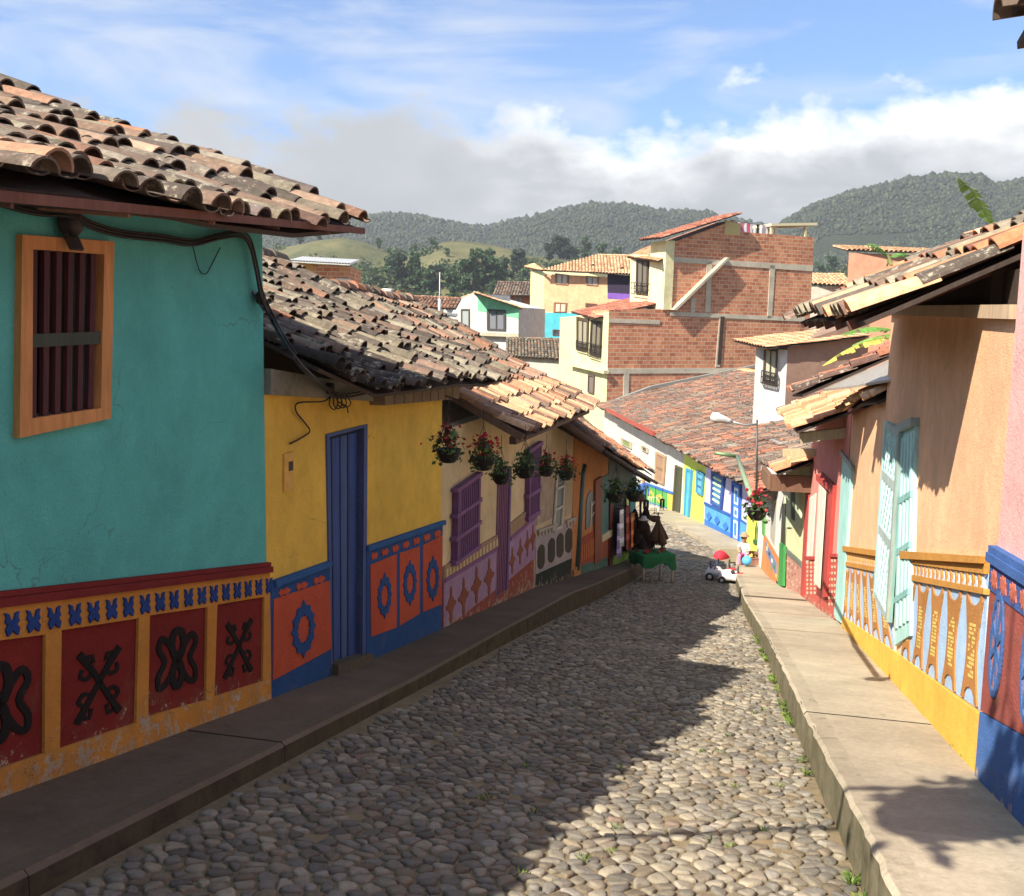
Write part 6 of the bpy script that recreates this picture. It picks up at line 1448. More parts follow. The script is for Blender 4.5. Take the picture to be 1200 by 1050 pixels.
def stall_table():
    P = [pos for pos in (pt(748, 654, 25.6), pt(789, 664, 24.2))]
    c = S(25.3, -2.2, g(25.3)); t = thing('table', 'stall table with white legs under a green cloth at the left kerb', 'table', c)
    zt = c.z+.78; hw, hd = .46, .36; rot = .35
    def q(x, y, z): return Vector((c.x+x*math.cos(rot)-y*math.sin(rot), c.y+x*math.sin(rot)+y*math.cos(rot), z))
    for x, y in ((-hw, -hd), (hw, -hd), (hw, hd), (-hw, hd)):
        mb = MB(); p = q(x*.92, y*.9, 0); sc_ = g(to_sc(p.x, p.y)[0]); mb.tube([Vector((p.x, p.y, sc_)), Vector((p.x, p.y, zt-.02))], .03, hex3('c8bca8'), 8); build(mb, 'leg', 'wood', t)
    mb = MB(); mb.prism([q(x, y, zt-.03) for x, y in ((-hw, -hd), (hw, -hd), (hw, hd), (-hw, hd))], [q(x, y, zt) for x, y in ((-hw, -hd), (hw, -hd), (hw, hd), (-hw, hd))], hex3('a08868')); build(mb, 'tabletop', 'wood', t)
    mb = MB(); n = 40; vs = []; rg = random.Random(5); top = []
    per = []
    for k in range(n):
        f = k/n*4; e = int(f); r_ = f-e; cs = [(-hw, -hd), (hw, -hd), (hw, hd), (-hw, hd)]; a, b = cs[e], cs[(e+1) % 4]; per.append((a[0]+(b[0]-a[0])*r_, a[1]+(b[1]-a[1])*r_))
    for lv, (k1, dz) in enumerate(((1.0, .012), (1.03, .0), (1.06, -.12), (1.09, -.26))):
        for k, (x, y) in enumerate(per): w_ = 1+.045*math.sin(k*2.4)*lv/2; vs.append(q(x*k1*w_, y*k1*w_, zt+dz-(.06*math.sin(k*.8)+(.1 if x > .2 else 0) if lv == 3 else 0)))
    fs = [(l*n+k, l*n+(k+1) % n, (l+1)*n+(k+1) % n, (l+1)*n+k) for l in range(3) for k in range(n)]+[tuple(range(n))]
    mb.add(vs, fs, hex3('1f6a3c'), 0, True); o = build(mb, 'tablecloth', 'cloth', origin=q(0, 0, zt)); tag(o, 'green cloth draped over the stall table', 'tablecloth')
    for i, (x, y, s_, col, lab) in enumerate(((-.25, -.1, .07, '9a2a24', 'red knitted bundle at the left end of the stall table'), (-.05, .1, .06, '6a4a34', 'brown woven basket in the middle of the stall table'), (.1, -.15, .05, '8a5a44', 'small tan basket near the front edge of the stall table'), (.3, .05, .06, '9a4a34', 'reddish bag at the right end of the stall table'), (-.38, .15, .05, '5a4030', 'dark little basket at the back left of the stall table'))):
        mb = MB(); p = q(x, y, zt+.014); mb.lathe([(s_*.8, 0), (s_*1.15, s_*.5), (s_, s_*1.2), (s_*.85, s_*1.25), (s_*.8, s_*.7)], p, hex3(col), 12); mb.tube([p+Vector((-s_, 0, s_)), p+Vector((-s_*.5, 0, s_*2)), p+Vector((s_*.5, 0, s_*2)), p+Vector((s_, 0, s_))], s_*.1, hex3(col), 5); tag(build(mb, 'basket', 'cloth', origin=p), lab, 'basket', 'goods on the stall table')
    # tripod of hanging bags
    p = q(.18, .1, zt+.014); t2 = thing('bag_stand', 'pointed wooden stand hung with brown woven bags on the green table', 'display stand', p); mb = MB()
    ap = p+Vector((0, 0, .95))
    for a in (0, 2.1, 4.2): e = p+Vector((.22*math.cos(a), .16*math.sin(a), 0)); mb.tube([e, ap+(ap-e)*.08], .012, hex3('4a3020'), 6)
    build(mb, 'frame', 'wood', t2)
    for k in range(5):
        a = k*1.26+.3; mb = MB(); b0 = ap+Vector((0, 0, -.02)); o_ = Vector((math.cos(a), math.sin(a)*.8, 0)); L_ = .62+.1*(k % 3)
        mb.tube([b0, b0+o_*.05-Vector((0, 0, L_*.3)), b0+o_*.14-Vector((0, 0, L_*.7)), b0+o_*.2-Vector((0, 0, L_)), b0+o_*.19-Vector((0, 0, L_*1.12))], [.012, .035, .085, .12, .05], hex3(['4a3424', '5a3e28', '3a2a22'][k % 3]), 8); build(mb, 'bag', 'cloth', t2)
stall_table()
def garments():
    rg = random.Random(14); W = SW(24.92, -3.36, 29.2, -3.1, 1)
    spec = [(719, 596, 6, 44, 'c8c4c0', 'pale patterned scarf hanging first beside the shop door post'), (724, 592, 6, 52, '8c4038', 'maroon shawl hanging second in the shop doorway'), (728, 600, 6, 40, 'd87a34', 'orange blanket hanging in the middle of the shop doorway'), (732, 602, 5, 44, '4a5490', 'dark blue striped shawl hanging beside the orange blanket'), (736, 606, 6, 40, 'c05a3a', 'rust coloured poncho hanging by the teal pillar'), (740, 604, 5, 46, '1e1a1e', 'black poncho hanging outermost on the shop wall'), (716, 612, 5, 40, '9a88b0', 'lilac cloth hanging low next to the red door post')]
    for i, (u, v, w, hgt, c, lab) in enumerate(spec):
        q = cellq(W, u, v+hgt/2, w, hgt, -.3); mb = MB(); n = .22+.05*(i % 3); m = 10; rows = 8; vs = []
        for r in range(rows+1):
            for k in range(m+1):
                x, y = k/m, r/rows; tz_ = W.bil(q, .5+(x-.5)*(.75+.3*y), y+(.03*math.sin(k*1.5) if r == rows else 0)); vs.append(W.P(tz_[0], tz_[1], n+.035*math.sin(k*1.9+i)*(.3+y)))
        fs = []; stripe = hex3(c)
        for r in range(rows):
            for k in range(m):
                cc = stripe if (r+i) % 3 else tuple(min(1, x*1.8+.02) for x in stripe); b = len(mb.v)
        mb.v = [tuple(p) for p in vs]
        for r in range(rows):
            for k in range(m):
                cc = stripe if (r+i) % 3 else tuple(min(1, x*1.9+.03) for x in stripe); mb.face((r*(m+1)+k, r*(m+1)+k+1, (r+1)*(m+1)+k+1, (r+1)*(m+1)+k), cc, 0, True)
        mb.tube([W.P(*W.bil(q, .1, 0), n), W.P(*W.bil(q, .9, 0), n)], .012, hex3('3a2c20'), 5); mb.tube([W.P(*W.bil(q, .5, 0), n), W.P(*W.bil(q, .5, 0), 0)], .008, hex3('3a2c20'), 5)
        tag(build(mb, 'garment', 'cloth', origin=W.P(*W.bil(q, .5, 0), n), recalc=False), lab, 'garment', 'garments hanging on the shop front')
    # coat rack of leather bags and hats at the kerb
    b = S(27.2, -2.75, g(27.2)+.3); t = thing('clothes_rack', 'rack at the kerb loaded with brown leather bags and dark ponchos', 'clothes rack', b); mb = MB()
    mb.tube([b, b+Vector((0, 0, 1.75))], .03, hex3('3a2a20'), 8)
    for a in (0, 1.57): mb.bar(b+Vector((-.25*math.cos(a), -.25*math.sin(a), .02)), b+Vector((.25*math.cos(a), .25*math.sin(a), .02)), .04, .04, hex3('3a2a20'))
    build(mb, 'stand', 'wood', t)
    for k in range(16):
        a = k*2.4; r = .16+.03*(k % 3); z = 1.5-.085*k; p = b+Vector((r*math.cos(a), r*math.sin(a)*.8, z)); mb = MB(); hh = rg.uniform(.3, .5); mb.tube([p+Vector((0, 0, .1)), p, p-Vector((0, 0, hh*.5)), p-Vector((0, 0, hh))], [.02, .08, .12, .07], hex3(rg.choice(['3a241a', '4a2e20', '2a1c18', '5a3826', '1c1818'])), 8); mb.tube([p+Vector((0, 0, .1)), b+Vector((0, 0, z+.25))], .007, hex3('2a1c14'), 4); build(mb, 'bag', 'cloth', t)
    p = b+Vector((0, 0, 1.76)); mb = MB(); mb.lathe([(.17, 0), (.16, .02), (.09, .03), (.085, .1), (.04, .12)], p, hex3('8c2a30'), 16); tag(build(mb, 'hat', 'cloth', origin=p), 'red sun hat on top of the clothes rack', 'hat')
    p = S(26.9, -2.62, g(26.9)+1.55); mb = MB(); mb.lathe([(.15, 0), (.14, .015), (.08, .03), (.075, .09), (.03, .11)], p, hex3('cfc8b8'), 16); mb.tube([p+Vector((0, 0, .1)), p+Vector((-.1, .2, .12))], .006, hex3('2a2018'), 4); tag(build(mb, 'hat', 'cloth', origin=p), 'off white straw hat hung on the street side of the clothes rack', 'hat')
    # chimes under the eave
    for i, (u, v, lab) in enumerate(((767, 606, 'round wicker basket lowest of the ornaments hanging under the left eave'), (757, 592, 'dark woven wind chime hanging left of the wicker basket'), (776, 590, 'small hanging wind chime right of the wicker basket'))):
        p = pos_c(u, v, -2.3); up_ = pos_c(u, 566, -2.4); mb = MB(); t = thing('hanging_ornament', lab, 'ornament', p, 'ornaments dangling under the end of the left eave')
        mb.tube([p+Vector((0, 0, .1)), Vector((p.x, p.y, up_.z))], .006, hex3('2a2018'), 4); build(mb, 'cord', 'plain', t); mb = MB()
        if i == 0: mb.lathe([(.03, -.14), (.15, -.08), (.17, 0), (.15, .02), (.13, -.05)], p, hex3('5a4030'), 12); mb.tube([p+Vector((-.16, 0, 0)), p+Vector((0, 0, .14)), p+Vector((.16, 0, 0))], .01, hex3('4a3424'), 5)
        else:
            for k in range(6): a = k*1.05; mb.tube([p+Vector((.06*math.cos(a), .06*math.sin(a), .1)), p+Vector((.06*math.cos(a), .06*math.sin(a), -.1-.04*(k % 3)))], .014, hex3('3a2c22'), 6)
            mb.lathe([(.08, .1), (.06, .13), (.01, .15)], p, hex3('4a3828'), 10)
        build(mb, 'body', 'wood', t)
garments()
# ------------------------------------------------------------------ figures
def figure(name, label, joints, edges, radii, colf, parent_loc, extra=None):
    """one continuous skinned body; joints world coords"""
    t = thing(name, label, 'person', parent_loc); names = list(joints); me = bpy.data.meshes.new('body'); org = Vector(parent_loc)
    me.from_pydata([tuple(Vector(joints[k])-org) for k in names], [(names.index(a), names.index(b)) for a, b in edges], [])
    o = bpy.data.objects.new('body', me); COL.objects.link(o); sk = o.modifiers.new('skin', 'SKIN'); sv = me.skin_vertices[0].data
    for i, k in enumerate(names): r = radii[k]; r = r if isinstance(r, tuple) else (r, r); sv[i].radius = r; sv[i].use_root = (k == 'pelvis')
    ss = o.modifiers.new('sub', 'SUBSURF'); ss.levels = 2; ss.render_levels = 2
    dg = bpy.context.evaluated_depsgraph_get(); dg.update(); ev = bpy.data.meshes.new_from_object(o.evaluated_get(dg)); bpy.data.objects.remove(o)
    mb = MB(); V = [v.co+org for v in ev.vertices]
    mb.v = [tuple(v) for v in V]
    for p in ev.polygons: c = sum((V[i] for i in p.vertices), Vector())/len(p.vertices); mb.face(tuple(p.vertices), hex3(colf(c)), 0, True)
    build(mb, 'body', 'cloth', t, recalc=False); return t
def girl():
    b = pt(871, 652, 28.6); b.z = g(28.6)+.30; b = S(28.75, .14, g(28.75)+.28)
    X = Vector((.97, -.05, 0)); Yv = Vector((-.35, -.93, 0)).normalized(); Z = Vector((0, 0, 1))
    def q(x, y, z): return b+X*x+Yv*y+Z*z
    J = {'pelvis': q(0, 0, .30), 'spine': q(0, .05, .44), 'chest': q(0, .12, .58), 'neck': q(0, .15, .68), 'head': q(0, .17, .76), 'crown': q(0, .17, .88)}
    R = {'pelvis': (.12, .10), 'spine': .10, 'chest': (.115, .09), 'neck': .042, 'head': .085, 'crown': .07}; Ed = [('pelvis', 'spine'), ('spine', 'chest'), ('chest', 'neck'), ('neck', 'head'), ('head', 'crown')]
    for s in (-1, 1):
        J[f'hip{s}'] = q(.08*s, .06, .28); J[f'knee{s}'] = q(.10*s, .30, .34); J[f'ank{s}'] = q(.10*s, .33, .06); J[f'toe{s}'] = q(.11*s, .43, .03)
        J[f'sh{s}'] = q(.13*s, .12, .60); J[f'el{s}'] = q(.17*s, .22, .46); J[f'wr{s}'] = q(.11*s, .36, .44); J[f'hand{s}'] = q(.08*s, .41, .43)
        R.update({f'hip{s}': .075, f'knee{s}': .055, f'ank{s}': .038, f'toe{s}': .03, f'sh{s}': .045, f'el{s}': .032, f'wr{s}': .022, f'hand{s}': .02})
        Ed += [('pelvis', f'hip{s}'), (f'hip{s}', f'knee{s}'), (f'knee{s}', f'ank{s}'), (f'ank{s}', f'toe{s}'), ('chest', f'sh{s}'), (f'sh{s}', f'el{s}'), (f'el{s}', f'wr{s}'), (f'wr{s}', f'hand{s}')]
    def cf(c):
        z = c.z-b.z; y = (c-b).dot(Yv)
        if z > .66: return 'b08468'
        if y > .3 and z > .36 and z < .5 or abs((c-b).dot(X)) > .14 and z > .38 and z < .54: return 'b88a6c'
        if z < .37: return 'd080a8' if z > .07 else '8a4a40'
        return 'dcd4cc'
    t = figure('person', 'child in sun hat and pink trousers sitting on the kerb end', J, Ed, R, cf, b)
    mb = MB(); hp = q(0, .17, .80); mb.blob(hp+Vector((0, .02, .02)), .092, hex3('8a6038'), random.Random(1), 1, jit=.03, sub=2)
    build(mb, 'hair', 'cloth', t); mb = MB(); mb.lathe([(.15, .0), (.15, .012), (.09, .03), (.088, .09), (.05, .115), (.01, .12)], q(0, .18, .86), hex3('9a8262'), 16); build(mb, 'sun_hat', 'cloth', t)
    mb = MB()
    for s in (-1, 1): mb.blob(q(.032*s, .252, .80), .011, hex3('1a1412'), random.Random(1), 1, jit=0)
    mb.blob(q(0, .262, .775), .013, hex3('b08468'), random.Random(1), 1, jit=0); mb.bar(q(-.022, .252, .745), q(.022, .252, .745), .008, .007, hex3('8a4038')); build(mb, 'face', 'cloth', t)
    # step she sits on: crate
    c = q(0, -.02, .1); mb = MB(); mb.box(c, (.34, .3, .2), hex3('b0a488'), .3); 
    for k in (-1, 0, 1): mb.box(c+Vector((0, -.155, .06*k)), (.35, .012, .045), hex3('9a8c6c'), .0)
    tag(build(mb, 'stool', 'wood', origin=c-Z*.1), 'low pale wooden box the child in pink trousers sits on', 'stool')
    p = q(.16, .62, .24); r = .14
    mb = MB(); mb.blob(p, r, hex3('4aa4d8'), random.Random(1), 1, jit=0, sub=3); mb.sm = [True]*len(mb.sm); tag(build(mb, 'ball', 'plain', origin=p-Z*r), 'light blue ball in front of the child on the kerb', 'ball')
    # second small child, bending, brown
    b2 = S(29.0, .62, g(29)+.18)
    def q2(x, y, z): return b2+X*x+Yv*y+Z*z
    J = {'pelvis': q2(-.05, 0, .36), 'spine': q2(-.12, .06, .42), 'chest': q2(-.2, .1, .46), 'neck': q2(-.27, .12, .48), 'head': q2(-.33, .13, .47), 'crown': q2(-.39, .14, .44)}; R = {'pelvis': .085, 'spine': .08, 'chest': .085, 'neck': .035, 'head': .072, 'crown': .055}; Ed = [('pelvis', 'spine'), ('spine', 'chest'), ('chest', 'neck'), ('neck', 'head'), ('head', 'crown')]
    for s in (-1, 1):
        J[f'hip{s}'] = q2(0, .06*s, .32); J[f'knee{s}'] = q2(-.02, .08*s, .18); J[f'ank{s}'] = q2(.03, .08*s, .04); J[f'toe{s}'] = q2(-.05, .08*s, .02)
        J[f'sh{s}'] = q2(-.2, .1+.08*s, .44); J[f'el{s}'] = q2(-.22, .1+.09*s, .3); J[f'hand{s}'] = q2(-.26, .1+.07*s, .18)
        R.update({f'hip{s}': .055, f'knee{s}': .042, f'ank{s}': .03, f'toe{s}': .025, f'sh{s}': .036, f'el{s}': .026, f'hand{s}': .02}); Ed += [('pelvis', f'hip{s}'), (f'hip{s}', f'knee{s}'), (f'knee{s}', f'ank{s}'), (f'ank{s}', f'toe{s}'), ('chest', f'sh{s}'), (f'sh{s}', f'el{s}'), (f'el{s}', f'hand{s}')]
    figure('person', 'small child bending down beside the orange mural dado', J, Ed, R, lambda c: ('7a5a44' if c.z-b2.z > .3 else '9a7458'), b2)
    p = S(28.7, .42, g(28.7)+.28); mb = MB(); mb.box(p+Z*.1, (.34, .22, .18), hex3('a0705c'), .3); mb.box(p+Z*.2, (.36, .24, .02), hex3('8a5c4a'), .3); tag(build(mb, 'box', 'wood', origin=p), 'reddish brown box on the pavement behind the blue ball', 'box')
girl()
def toy_cars():
    base = S(26.9, -.42, g(26.9)); t = thing('ride_on_car', 'white ride on toy car with red canopy parked at the kerb', 'toy car', base); X = Vector((.93, -.36, 0)).normalized(); Yv = Vector((-.36, -.93, 0)).normalized(); Z = Vector((0, 0, 1))
    def mk(t, b, body, trim, sc, canopy):
        def q(x, y, z): return b+X*x*sc+Yv*y*sc+Z*z*sc
        sec = [(-.46, .10, .16), (-.38, .18, .30), (-.18, .2, .34), (0, .19, .30), (.2, .2, .34), (.38, .17, .28), (.46, .10, .2)]
        vs = []; fs = []
        for x, w_, z1 in sec:
            for yy, zz in ((-w_, .12), (-w_, z1*.8), (-w_*.7, z1), (w_*.7, z1), (w_, z1*.8), (w_, .12)): vs.append(q(x, yy, zz))
        for i in range(len(sec)-1):
            for k in range(6): fs.append((i*6+k, i*6+(k+1) % 6, (i+1)*6+(k+1) % 6, (i+1)*6+k))
        fs += [tuple(range(6)), tuple(range(36, 42))]
        mb = MB(); mb.add(vs, fs, hex3(body), 0, True); build(mb, 'body', 'plain', t)
        mb = MB(); mb.lathe([(.12*sc, 0), (.1*sc, .02*sc), (.02, .03*sc)], q(.22, 0, .33), hex3(trim), 12); mb.bar(q(-.1, -.16, .2), q(-.1, .16, .2), .28*sc, .05*sc, hex3(trim), mi=0); mb.box(q(.0, .0, .36), (.1*sc, .2*sc, .06*sc), hex3('2a2a2c')); build(mb, 'bonnet_trim', 'plain', t)
        for x in (-.3, .3):
            for y in (-.2, .2):
                mb = MB(); p = q(x, y, .11); ax = Yv*(.035*sc); mb.tube([p-ax, p+ax], .11*sc, hex3('26262a'), 14); mb.tube([p-ax*1.15, p+ax*1.15], .055*sc, hex3('c8c8cc'), 10); build(mb, 'wheel', 'plain', t)
        mb = MB(); 
        n = 14; P = [q(.16, .10*math.cos(k*6.283/n), .47+.10*math.sin(k*6.283/n)) for k in range(n+1)]; mb.tube(P, .013*sc, hex3('2c2c30'), 6); mb.tube([q(.2, 0, .34), q(.16, 0, .46)], .014*sc, hex3('2c2c30'), 6); build(mb, 'steering_wheel', 'plain', t)
        if canopy:
            mb = MB(); 
            for s in (-1, 1): mb.tube([q(-.2, .16*s, .3), q(-.1, .16*s, .62)], .013*sc, hex3('3a4a70'), 6)
            build(mb, 'canopy_frame', 'plain', t); mb = MB(); vs = []; fs = []; m = 12; r_ = 6
            for i in range(r_+1):
                for k in range(m+1):
                    a = math.pi*k/m; bb = math.pi*.5*i/r_; vs.append(q(-.08-.22*math.cos(a)*math.cos(bb*.9), .24*math.sin(bb-.0)*(1 if 1 else 0)*math.sin(a)*1.0 if False else (-.22+.44*i/r_), .58+.22*math.sin(a)*math.sin(math.pi*(i+.6)/(r_+1.2))))
            for i in range(r_):
                for k in range(m): fs.append((i*(m+1)+k, i*(m+1)+k+1, (i+1)*(m+1)+k+1, (i+1)*(m+1)+k))
            mb.add(vs, fs, hex3('c8283c'), 0, True); build(mb, 'canopy', 'cloth', t, recalc=False)
            mb = MB(); mb.bar(q(-.3, -.15, .42), q(-.3, .15, .42), .04, .2*sc, hex3('3a4a70')); build(mb, 'backrest', 'plain', t)
    mk(t, base, 'd4d4d4', 'c03038', 1.05, True)
    b2 = S(26.5, -.15, g(26.5)-.0); t2 = thing('ride_on_car', 'smaller red and white ride on toy right next to the kerb corner', 'toy car', b2); mk(t2, b2, 'd8cccc', 'c02834', .85, False)
toy_cars()
def far_person():
    b = Vector((pt(757, 601, 45).x, 45.5, 0)); b.z = g(to_sc(b.x, b.y)[0])+.0
    b.x += -.1
    def q(x, y, z): return b+Vector((x, y, z))
    J = {'pelvis': q(0, 0, .9), 'spine': q(0, 0, 1.1), 'chest': q(0, 0, 1.3), 'neck': q(0, 0, 1.45), 'head': q(0, -.01, 1.55), 'crown': q(0, 0, 1.68)}; R = {'pelvis': (.16, .12), 'spine': .14, 'chest': (.17, .12), 'neck': .055, 'head': .095, 'crown': .07}; Ed = [('pelvis', 'spine'), ('spine', 'chest'), ('chest', 'neck'), ('neck', 'head'), ('head', 'crown')]
    for s in (-1, 1):
        J[f'hip{s}'] = q(.09*s, 0, .85); J[f'knee{s}'] = q(.1*s, -.03*s, .47); J[f'ank{s}'] = q(.11*s, .02*s, .08); J[f'toe{s}'] = q(.12*s, -.12, .04); J[f'sh{s}'] = q(.2*s, 0, 1.36); J[f'el{s}'] = q(.25*s, -.02, 1.08); J[f'hand{s}'] = q(.24*s, -.1, .85)
        R.update({f'hip{s}': .1, f'knee{s}': .065, f'ank{s}': .045, f'toe{s}': .04, f'sh{s}': .06, f'el{s}': .042, f'hand{s}': .035}); Ed += [('pelvis', f'hip{s}'), (f'hip{s}', f'knee{s}'), (f'knee{s}', f'ank{s}'), (f'ank{s}', f'toe{s}'), ('chest', f'sh{s}'), (f'sh{s}', f'el{s}'), (f'el{s}', f'hand{s}')]
    t = figure('person', 'person in blue shirt standing in the lower street under the left eave', J, Ed, R, lambda c: ('a88468' if c.z-b.z > 1.46 else '3a5a98' if c.z-b.z > .92 else '26262c'), b)
    mb = MB(); mb.blob(q(0, .02, 1.62), .1, hex3('c8b060'), random.Random(1), .8, jit=.03, sub=2); build(mb, 'cap', 'cloth', t)
    for i, (u, v) in enumerate(((765, 599),)):
        c = pt(u, v, 44); c.z = g(to_sc(c.x, c.y)[0]); t = thing('chair', 'white metal chair standing in the lower street beside the person in blue', 'chair', c)
        for x, y in ((-.2, -.2), (.2, -.2), (.2, .2), (-.2, .2)): mb = MB(); mb.tube([c+Vector((x*1.1, y*1.1, 0)), c+Vector((x, y, .45))], .015, hex3('c8c4bc'), 6); build(mb, 'leg', 'metal', t)
        mb = MB(); mb.box(c+Vector((0, 0, .46)), (.42, .42, .03), hex3('c8c4bc')); build(mb, 'seat', 'metal', t); mb = MB()
        mb.tube([c+Vector((-.19, .2, .45)), c+Vector((-.19, .26, .85)), c+Vector((.19, .26, .85)), c+Vector((.19, .2, .45))], .015, hex3('c8c4bc'), 6)
        for k in range(4): mb.tube([c+Vector((-.12+k*.08, .2, .46)), c+Vector((-.12+k*.08, .25, .85))], .008, hex3('c8c4bc'), 5)
        build(mb, 'backrest', 'metal', t)
far_person()
def banana():
    rg = random.Random(6)
    def leaf(mb, p0, d, L, w, droop, col, up0=.8):
        d = Vector(d).normalized(); sd = d.cross(Vector((0, 0, 1))).normalized(); n = 16; C_ = []
        for i in range(n+1): t = i/n; C_.append(Vector(p0)+d*L*t*.8+Vector((0, 0, L*(up0*t-droop*t*t))))
        for i in range(n):
            t0, t1 = i/n, (i+1)/n; w0 = w*math.sin(math.pi*min(1, t0*.95+.04))**.7; w1 = w*math.sin(math.pi*min(1, t1*.95+.04))**.7
            for s in (-1, 1):
                if rg.random() < .08: continue
                dp = rg.uniform(.2, .5); a = C_[i]; b_ = C_[i].lerp(C_[i+1], .94); k = rg.uniform(.85, 1.15)
                mb.poly([a, b_, b_+sd*s*w1-Vector((0, 0, w1*dp)), a+sd*s*w0-Vector((0, 0, w0*dp))], tuple(x*k for x in hex3(col)))
        mb.tube(C_, [w*.08*(1-.8*i/n) for i in range(n+1)], hex3('8a9a4a'), 5)
    for lab, base, leaves in (('banana plant showing one green leaf above the near right ridge', S(13.5, 5.2, -2.9), [((pt(1163, 262, 14.2)), (-.9, -.2, 0), .75, .17, .3, '6f9a3a', 1.1), (pt(1166, 268, 14.2), (1, .3, 0), .8, .15, .6, '5a8a34', .5)]),
                              ('banana plant with broad green and yellowing leaves between the right roofs', S(15.2, 2.2, -2.9), [(pt(1050, 388, 16.2), (-1, .05, 0), 1.1, .2, .32, '5f9436', .25), (pt(1052, 392, 16.0), (-1, -.1, 0), .95, .2, .2, '6fa03c', .0), (pt(1046, 396, 13.6), (-1, .1, 0), 1.15, .16, .35, 'c0b848', .0), (pt(1060, 380, 16.4), (.6, .6, 0), 1.0, .2, .4, '5f9436', .6)]),
                              ('banana plant with a green leaf tip poking above the tan roof', S(22, 6.5, -4.2), [(pt(1040, 300, 25), (-.5, 0, 0), .7, .22, .6, '5a9040', 1.0), (pt(1042, 302, 25), (1, .2, 0), .8, .2, .6, '5a9040', .6)])):
        t = thing('banana_plant', lab, 'banana plant', base, 'banana plants behind the right roofs'); top = Vector(leaves[0][0]); mb = MB(); mb.tube([base, (base+top)/2+Vector((.05, .1, 0)), top], [.14, .11, .05], hex3('7a7a48'), 8); 
        for l in leaves[1:]: mb.tube([top-Vector((0, 0, .25)), Vector(l[0])], .025, hex3('8a9a4a'), 5)
        build(mb, 'stem', 'leaf', t); mb = MB()
        for l in leaves: leaf(mb, *l)
        build(mb, 'leaves', 'leaf', t, recalc=False)
banana()
def corner_wall():
    W = Wall((pt(868, 637, 33).x, 33.0), (pt(897, 637, 31.2).x, 31.2), 1); base = W.P(.5, g(31)+.1)
    h = thing('wall', 'yellow garden wall with dark green leaf painting at the end of the right pavement', 'wall', base); mb = MB()
    W.slab(mb, [(0.4, g(31)-.3), (W.L, g(31)-.3), (W.L, W.px(896, 600)[1]), (.4, W.px(884, 604)[1])], -.25, 0, hex3('d8c848')); build(mb, 'masonry', 'plaster', h); mb = MB()
    for k in range(5): u = 885+k*2.2; W.pslab(mb, [(u, 634), (u+.8, 634), (u+2.2, 612+k), (u+.6, 620)], 0, .03, hex3('2f6a30'))
    W.pslab(mb, [(884, 632), (896, 636), (896, 640), (884, 637)], 0, .05, hex3('2a5a2c')); build(mb, 'mural', 'plaster', h)
corner_wall()
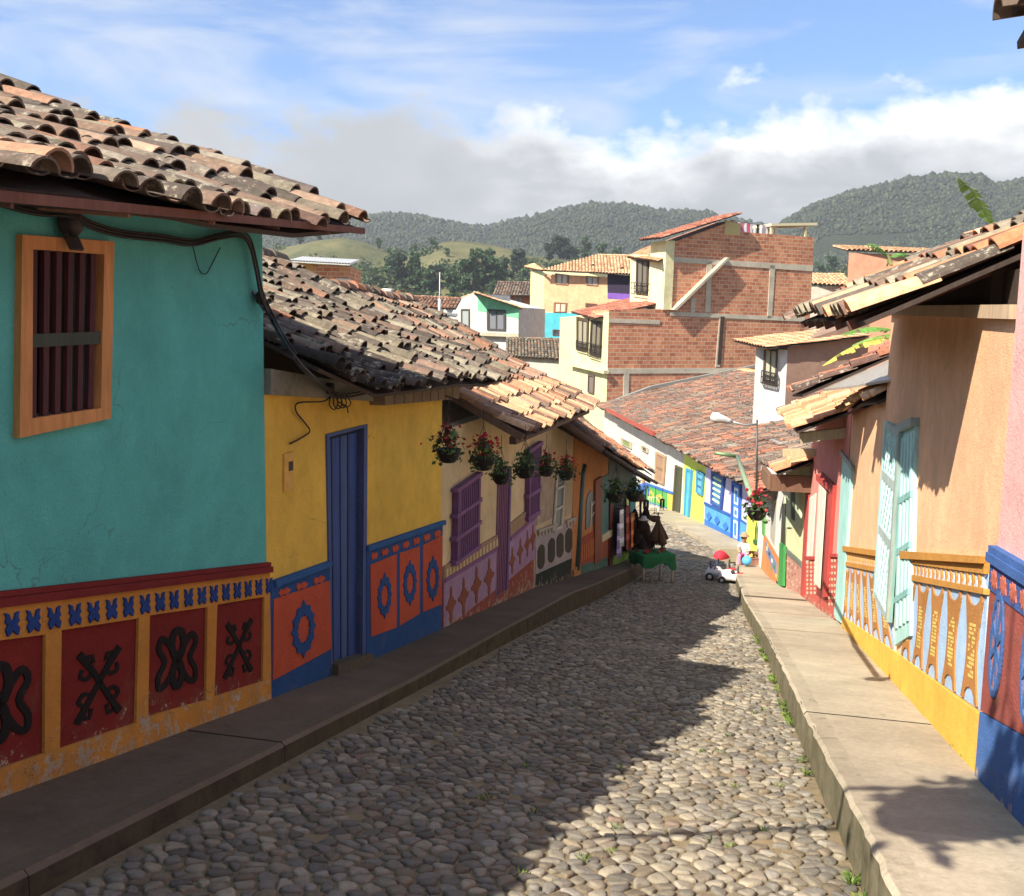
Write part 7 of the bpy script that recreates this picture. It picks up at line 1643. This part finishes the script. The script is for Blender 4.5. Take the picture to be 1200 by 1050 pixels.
# ================================================================== SKY, SUN, CAMERA
def world():
    w = bpy.data.worlds.new('World'); SC.world = w; w.use_nodes = True; nt = w.node_tree; bg = nt.nodes['Background']
    sky = nt.nodes.new('ShaderNodeTexSky'); sky.sky_type = 'NISHITA'; sky.sun_disc = False; sky.sun_elevation = math.radians(42.6); sky.sun_rotation = math.radians(229.4)
    sky.air_density = 1.0; sky.dust_density = 1.2; sky.altitude = 1800
    tc = nt.nodes.new('ShaderNodeTexCoord'); sep = nt.nodes.new('ShaderNodeSeparateXYZ'); nt.links.new(tc.outputs['Generated'], sep.inputs[0])
    X, Y, Z = sep.outputs; el = Z
    az = mth(nt, 'ARCTAN2', X, Y)
    # layered cloud coordinates
    def cvec(sx, sy, sz=0):
        c = nt.nodes.new('ShaderNodeCombineXYZ'); nt.links.new(mth(nt, 'MULTIPLY', az, sx), c.inputs[0]); nt.links.new(mth(nt, 'MULTIPLY', el, sy), c.inputs[1]); c.inputs[2].default_value = sz; return c.outputs[0]
    def ns(vec, scale, det, rough, dist=0):
        n = nt.nodes.new('ShaderNodeTexNoise'); nt.links.new(vec, n.inputs['Vector']); n.inputs['Scale'].default_value = scale; n.inputs['Detail'].default_value = det; n.inputs['Roughness'].default_value = rough; n.inputs['Distortion'].default_value = dist; return n.outputs['Fac']
    # cirrus
    ci = ns(cvec(2.2, 9, 3.3), 1.6, 8, .62, .7); ci2 = ns(cvec(1.3, 4, 7.1), 1.5, 5, .55, .2)
    cim = rmp(nt, mth(nt, 'ADD', mth(nt, 'MULTIPLY', ci, .62), mth(nt, 'MULTIPLY', ci2, .5)), .49, .72, 0.04, .95)
    # cumulus bank: dense below a billowing top line
    cu = ns(cvec(3.4, 5.4, 2.6), 2.1, 12, .6, .1); cub = ns(cvec(1.0, 2.0, 9.2), 2.3, 3, .5)
    line = mth(nt, 'SUBTRACT', mth(nt, 'ADD', mth(nt, 'MULTIPLY', cu, .26), mth(nt, 'MULTIPLY', cub, .09)), mth(nt, 'ADD', el, rmp(nt, az, -.5, -.1, .0, -.035)))   # >0 inside
    dens = rmp(nt, line, -.010, .022, 0, 1)
    shade = rmp(nt, ns(cvec(3.0, 6.5, 4.4), 2.2, 9, .58, .2), .38, .62, 0, 1)
    hi = rmp(nt, line, .085, .0, 0, 1)
    sh2 = mth(nt, 'ADD', mth(nt, 'MULTIPLY', shade, .5), mth(nt, 'MULTIPLY', hi, .7), True)
    azl = rmp(nt, az, -.14, .0, .34, 1)
    sh3 = mth(nt, 'MULTIPLY', sh2, azl)
    cr = ramp(nt, [(0, (.48, .50, .515)), (.35, (.60, .615, .625)), (.65, (.88, .89, .89)), (1, (1.35, 1.33, 1.30))]); nt.links.new(sh3, cr.inputs[0])
    skc = nt.nodes.new('ShaderNodeVectorMath'); skc.operation = 'SCALE'; tn = nt.nodes.new('ShaderNodeVectorMath'); tn.operation = 'MULTIPLY'; nt.links.new(sky.outputs[0], tn.inputs[0]); tn.inputs[1].default_value = (.60, .84, 1.08); nt.links.new(tn.outputs[0], skc.inputs[0]); skc.inputs['Scale'].default_value = SKYK
    a = mixc(nt, cim, skc.outputs[0], (.86*CLK, .89*CLK, .92*CLK))
    cs = nt.nodes.new('ShaderNodeVectorMath'); cs.operation = 'SCALE'; nt.links.new(cr.outputs[0], cs.inputs[0]); cs.inputs['Scale'].default_value = CLK
    b = mixc(nt, dens, a, cs.outputs[0]); nt.links.new(b, bg.inputs['Color']); bg.inputs['Strength'].default_value = .1
SKYK = .80; CLK = 4.1
world()
def light_cam():
    L = bpy.data.lights.new('sun', 'SUN'); L.energy = 4.3; L.angle = math.radians(.53); L.color = (1, .91, .77)
    o = bpy.data.objects.new('sun', L); COL.objects.link(o); d = Vector((.561, .477, -.677)).normalized(); o.rotation_euler = d.to_track_quat('-Z', 'Y').to_euler(); o.location = (-20, -20, 30)
    c = bpy.data.cameras.new('camera'); c.sensor_width = 36; c.lens = F/1200*36; c.clip_end = 6000; c.clip_start = .05
    co = bpy.data.objects.new('camera', c); COL.objects.link(co)
    R = Vector((1, 0, 0)); U = Vector((0, math.sin(PHI), math.cos(PHI))); Fw = Vector((0, math.cos(PHI), -math.sin(PHI)))
    r = R*math.cos(RHO)+U*math.sin(RHO); u = -R*math.sin(RHO)+U*math.cos(RHO)
    m = Matrix((r, u, -Fw)).transposed().to_4x4(); m.translation = Vector((0, 0, CZ)); co.matrix_world = m; SC.camera = co
    SC.view_settings.view_transform = 'Standard'; SC.view_settings.look = 'None'; SC.view_settings.exposure = EXPO; SC.view_settings.gamma = 1
EXPO = 1.42
light_cam()

def haze():
    mb = MB(); mb.box((0, 700, 110), (3400, 2000, 320), (.8, .8, .8)); m = bpy.data.materials.new('haze'); m.use_nodes = True; nt = m.node_tree; nt.nodes.remove(nt.nodes['Principled BSDF'])
    v = nt.nodes.new('ShaderNodeVolumePrincipled'); v.inputs['Color'].default_value = (.88, .93, 1, 1); v.inputs['Density'].default_value = HAZE; v.inputs['Anisotropy'].default_value = .3
    nt.links.new(v.outputs[0], nt.nodes['Material Output'].inputs['Volume']); MATS['haze'] = m
    tag(build(mb, 'haze', 'haze'), 'thin pale haze in the air over the town and hills', 'haze', kind='stuff')
HAZE = 0.0003
haze()
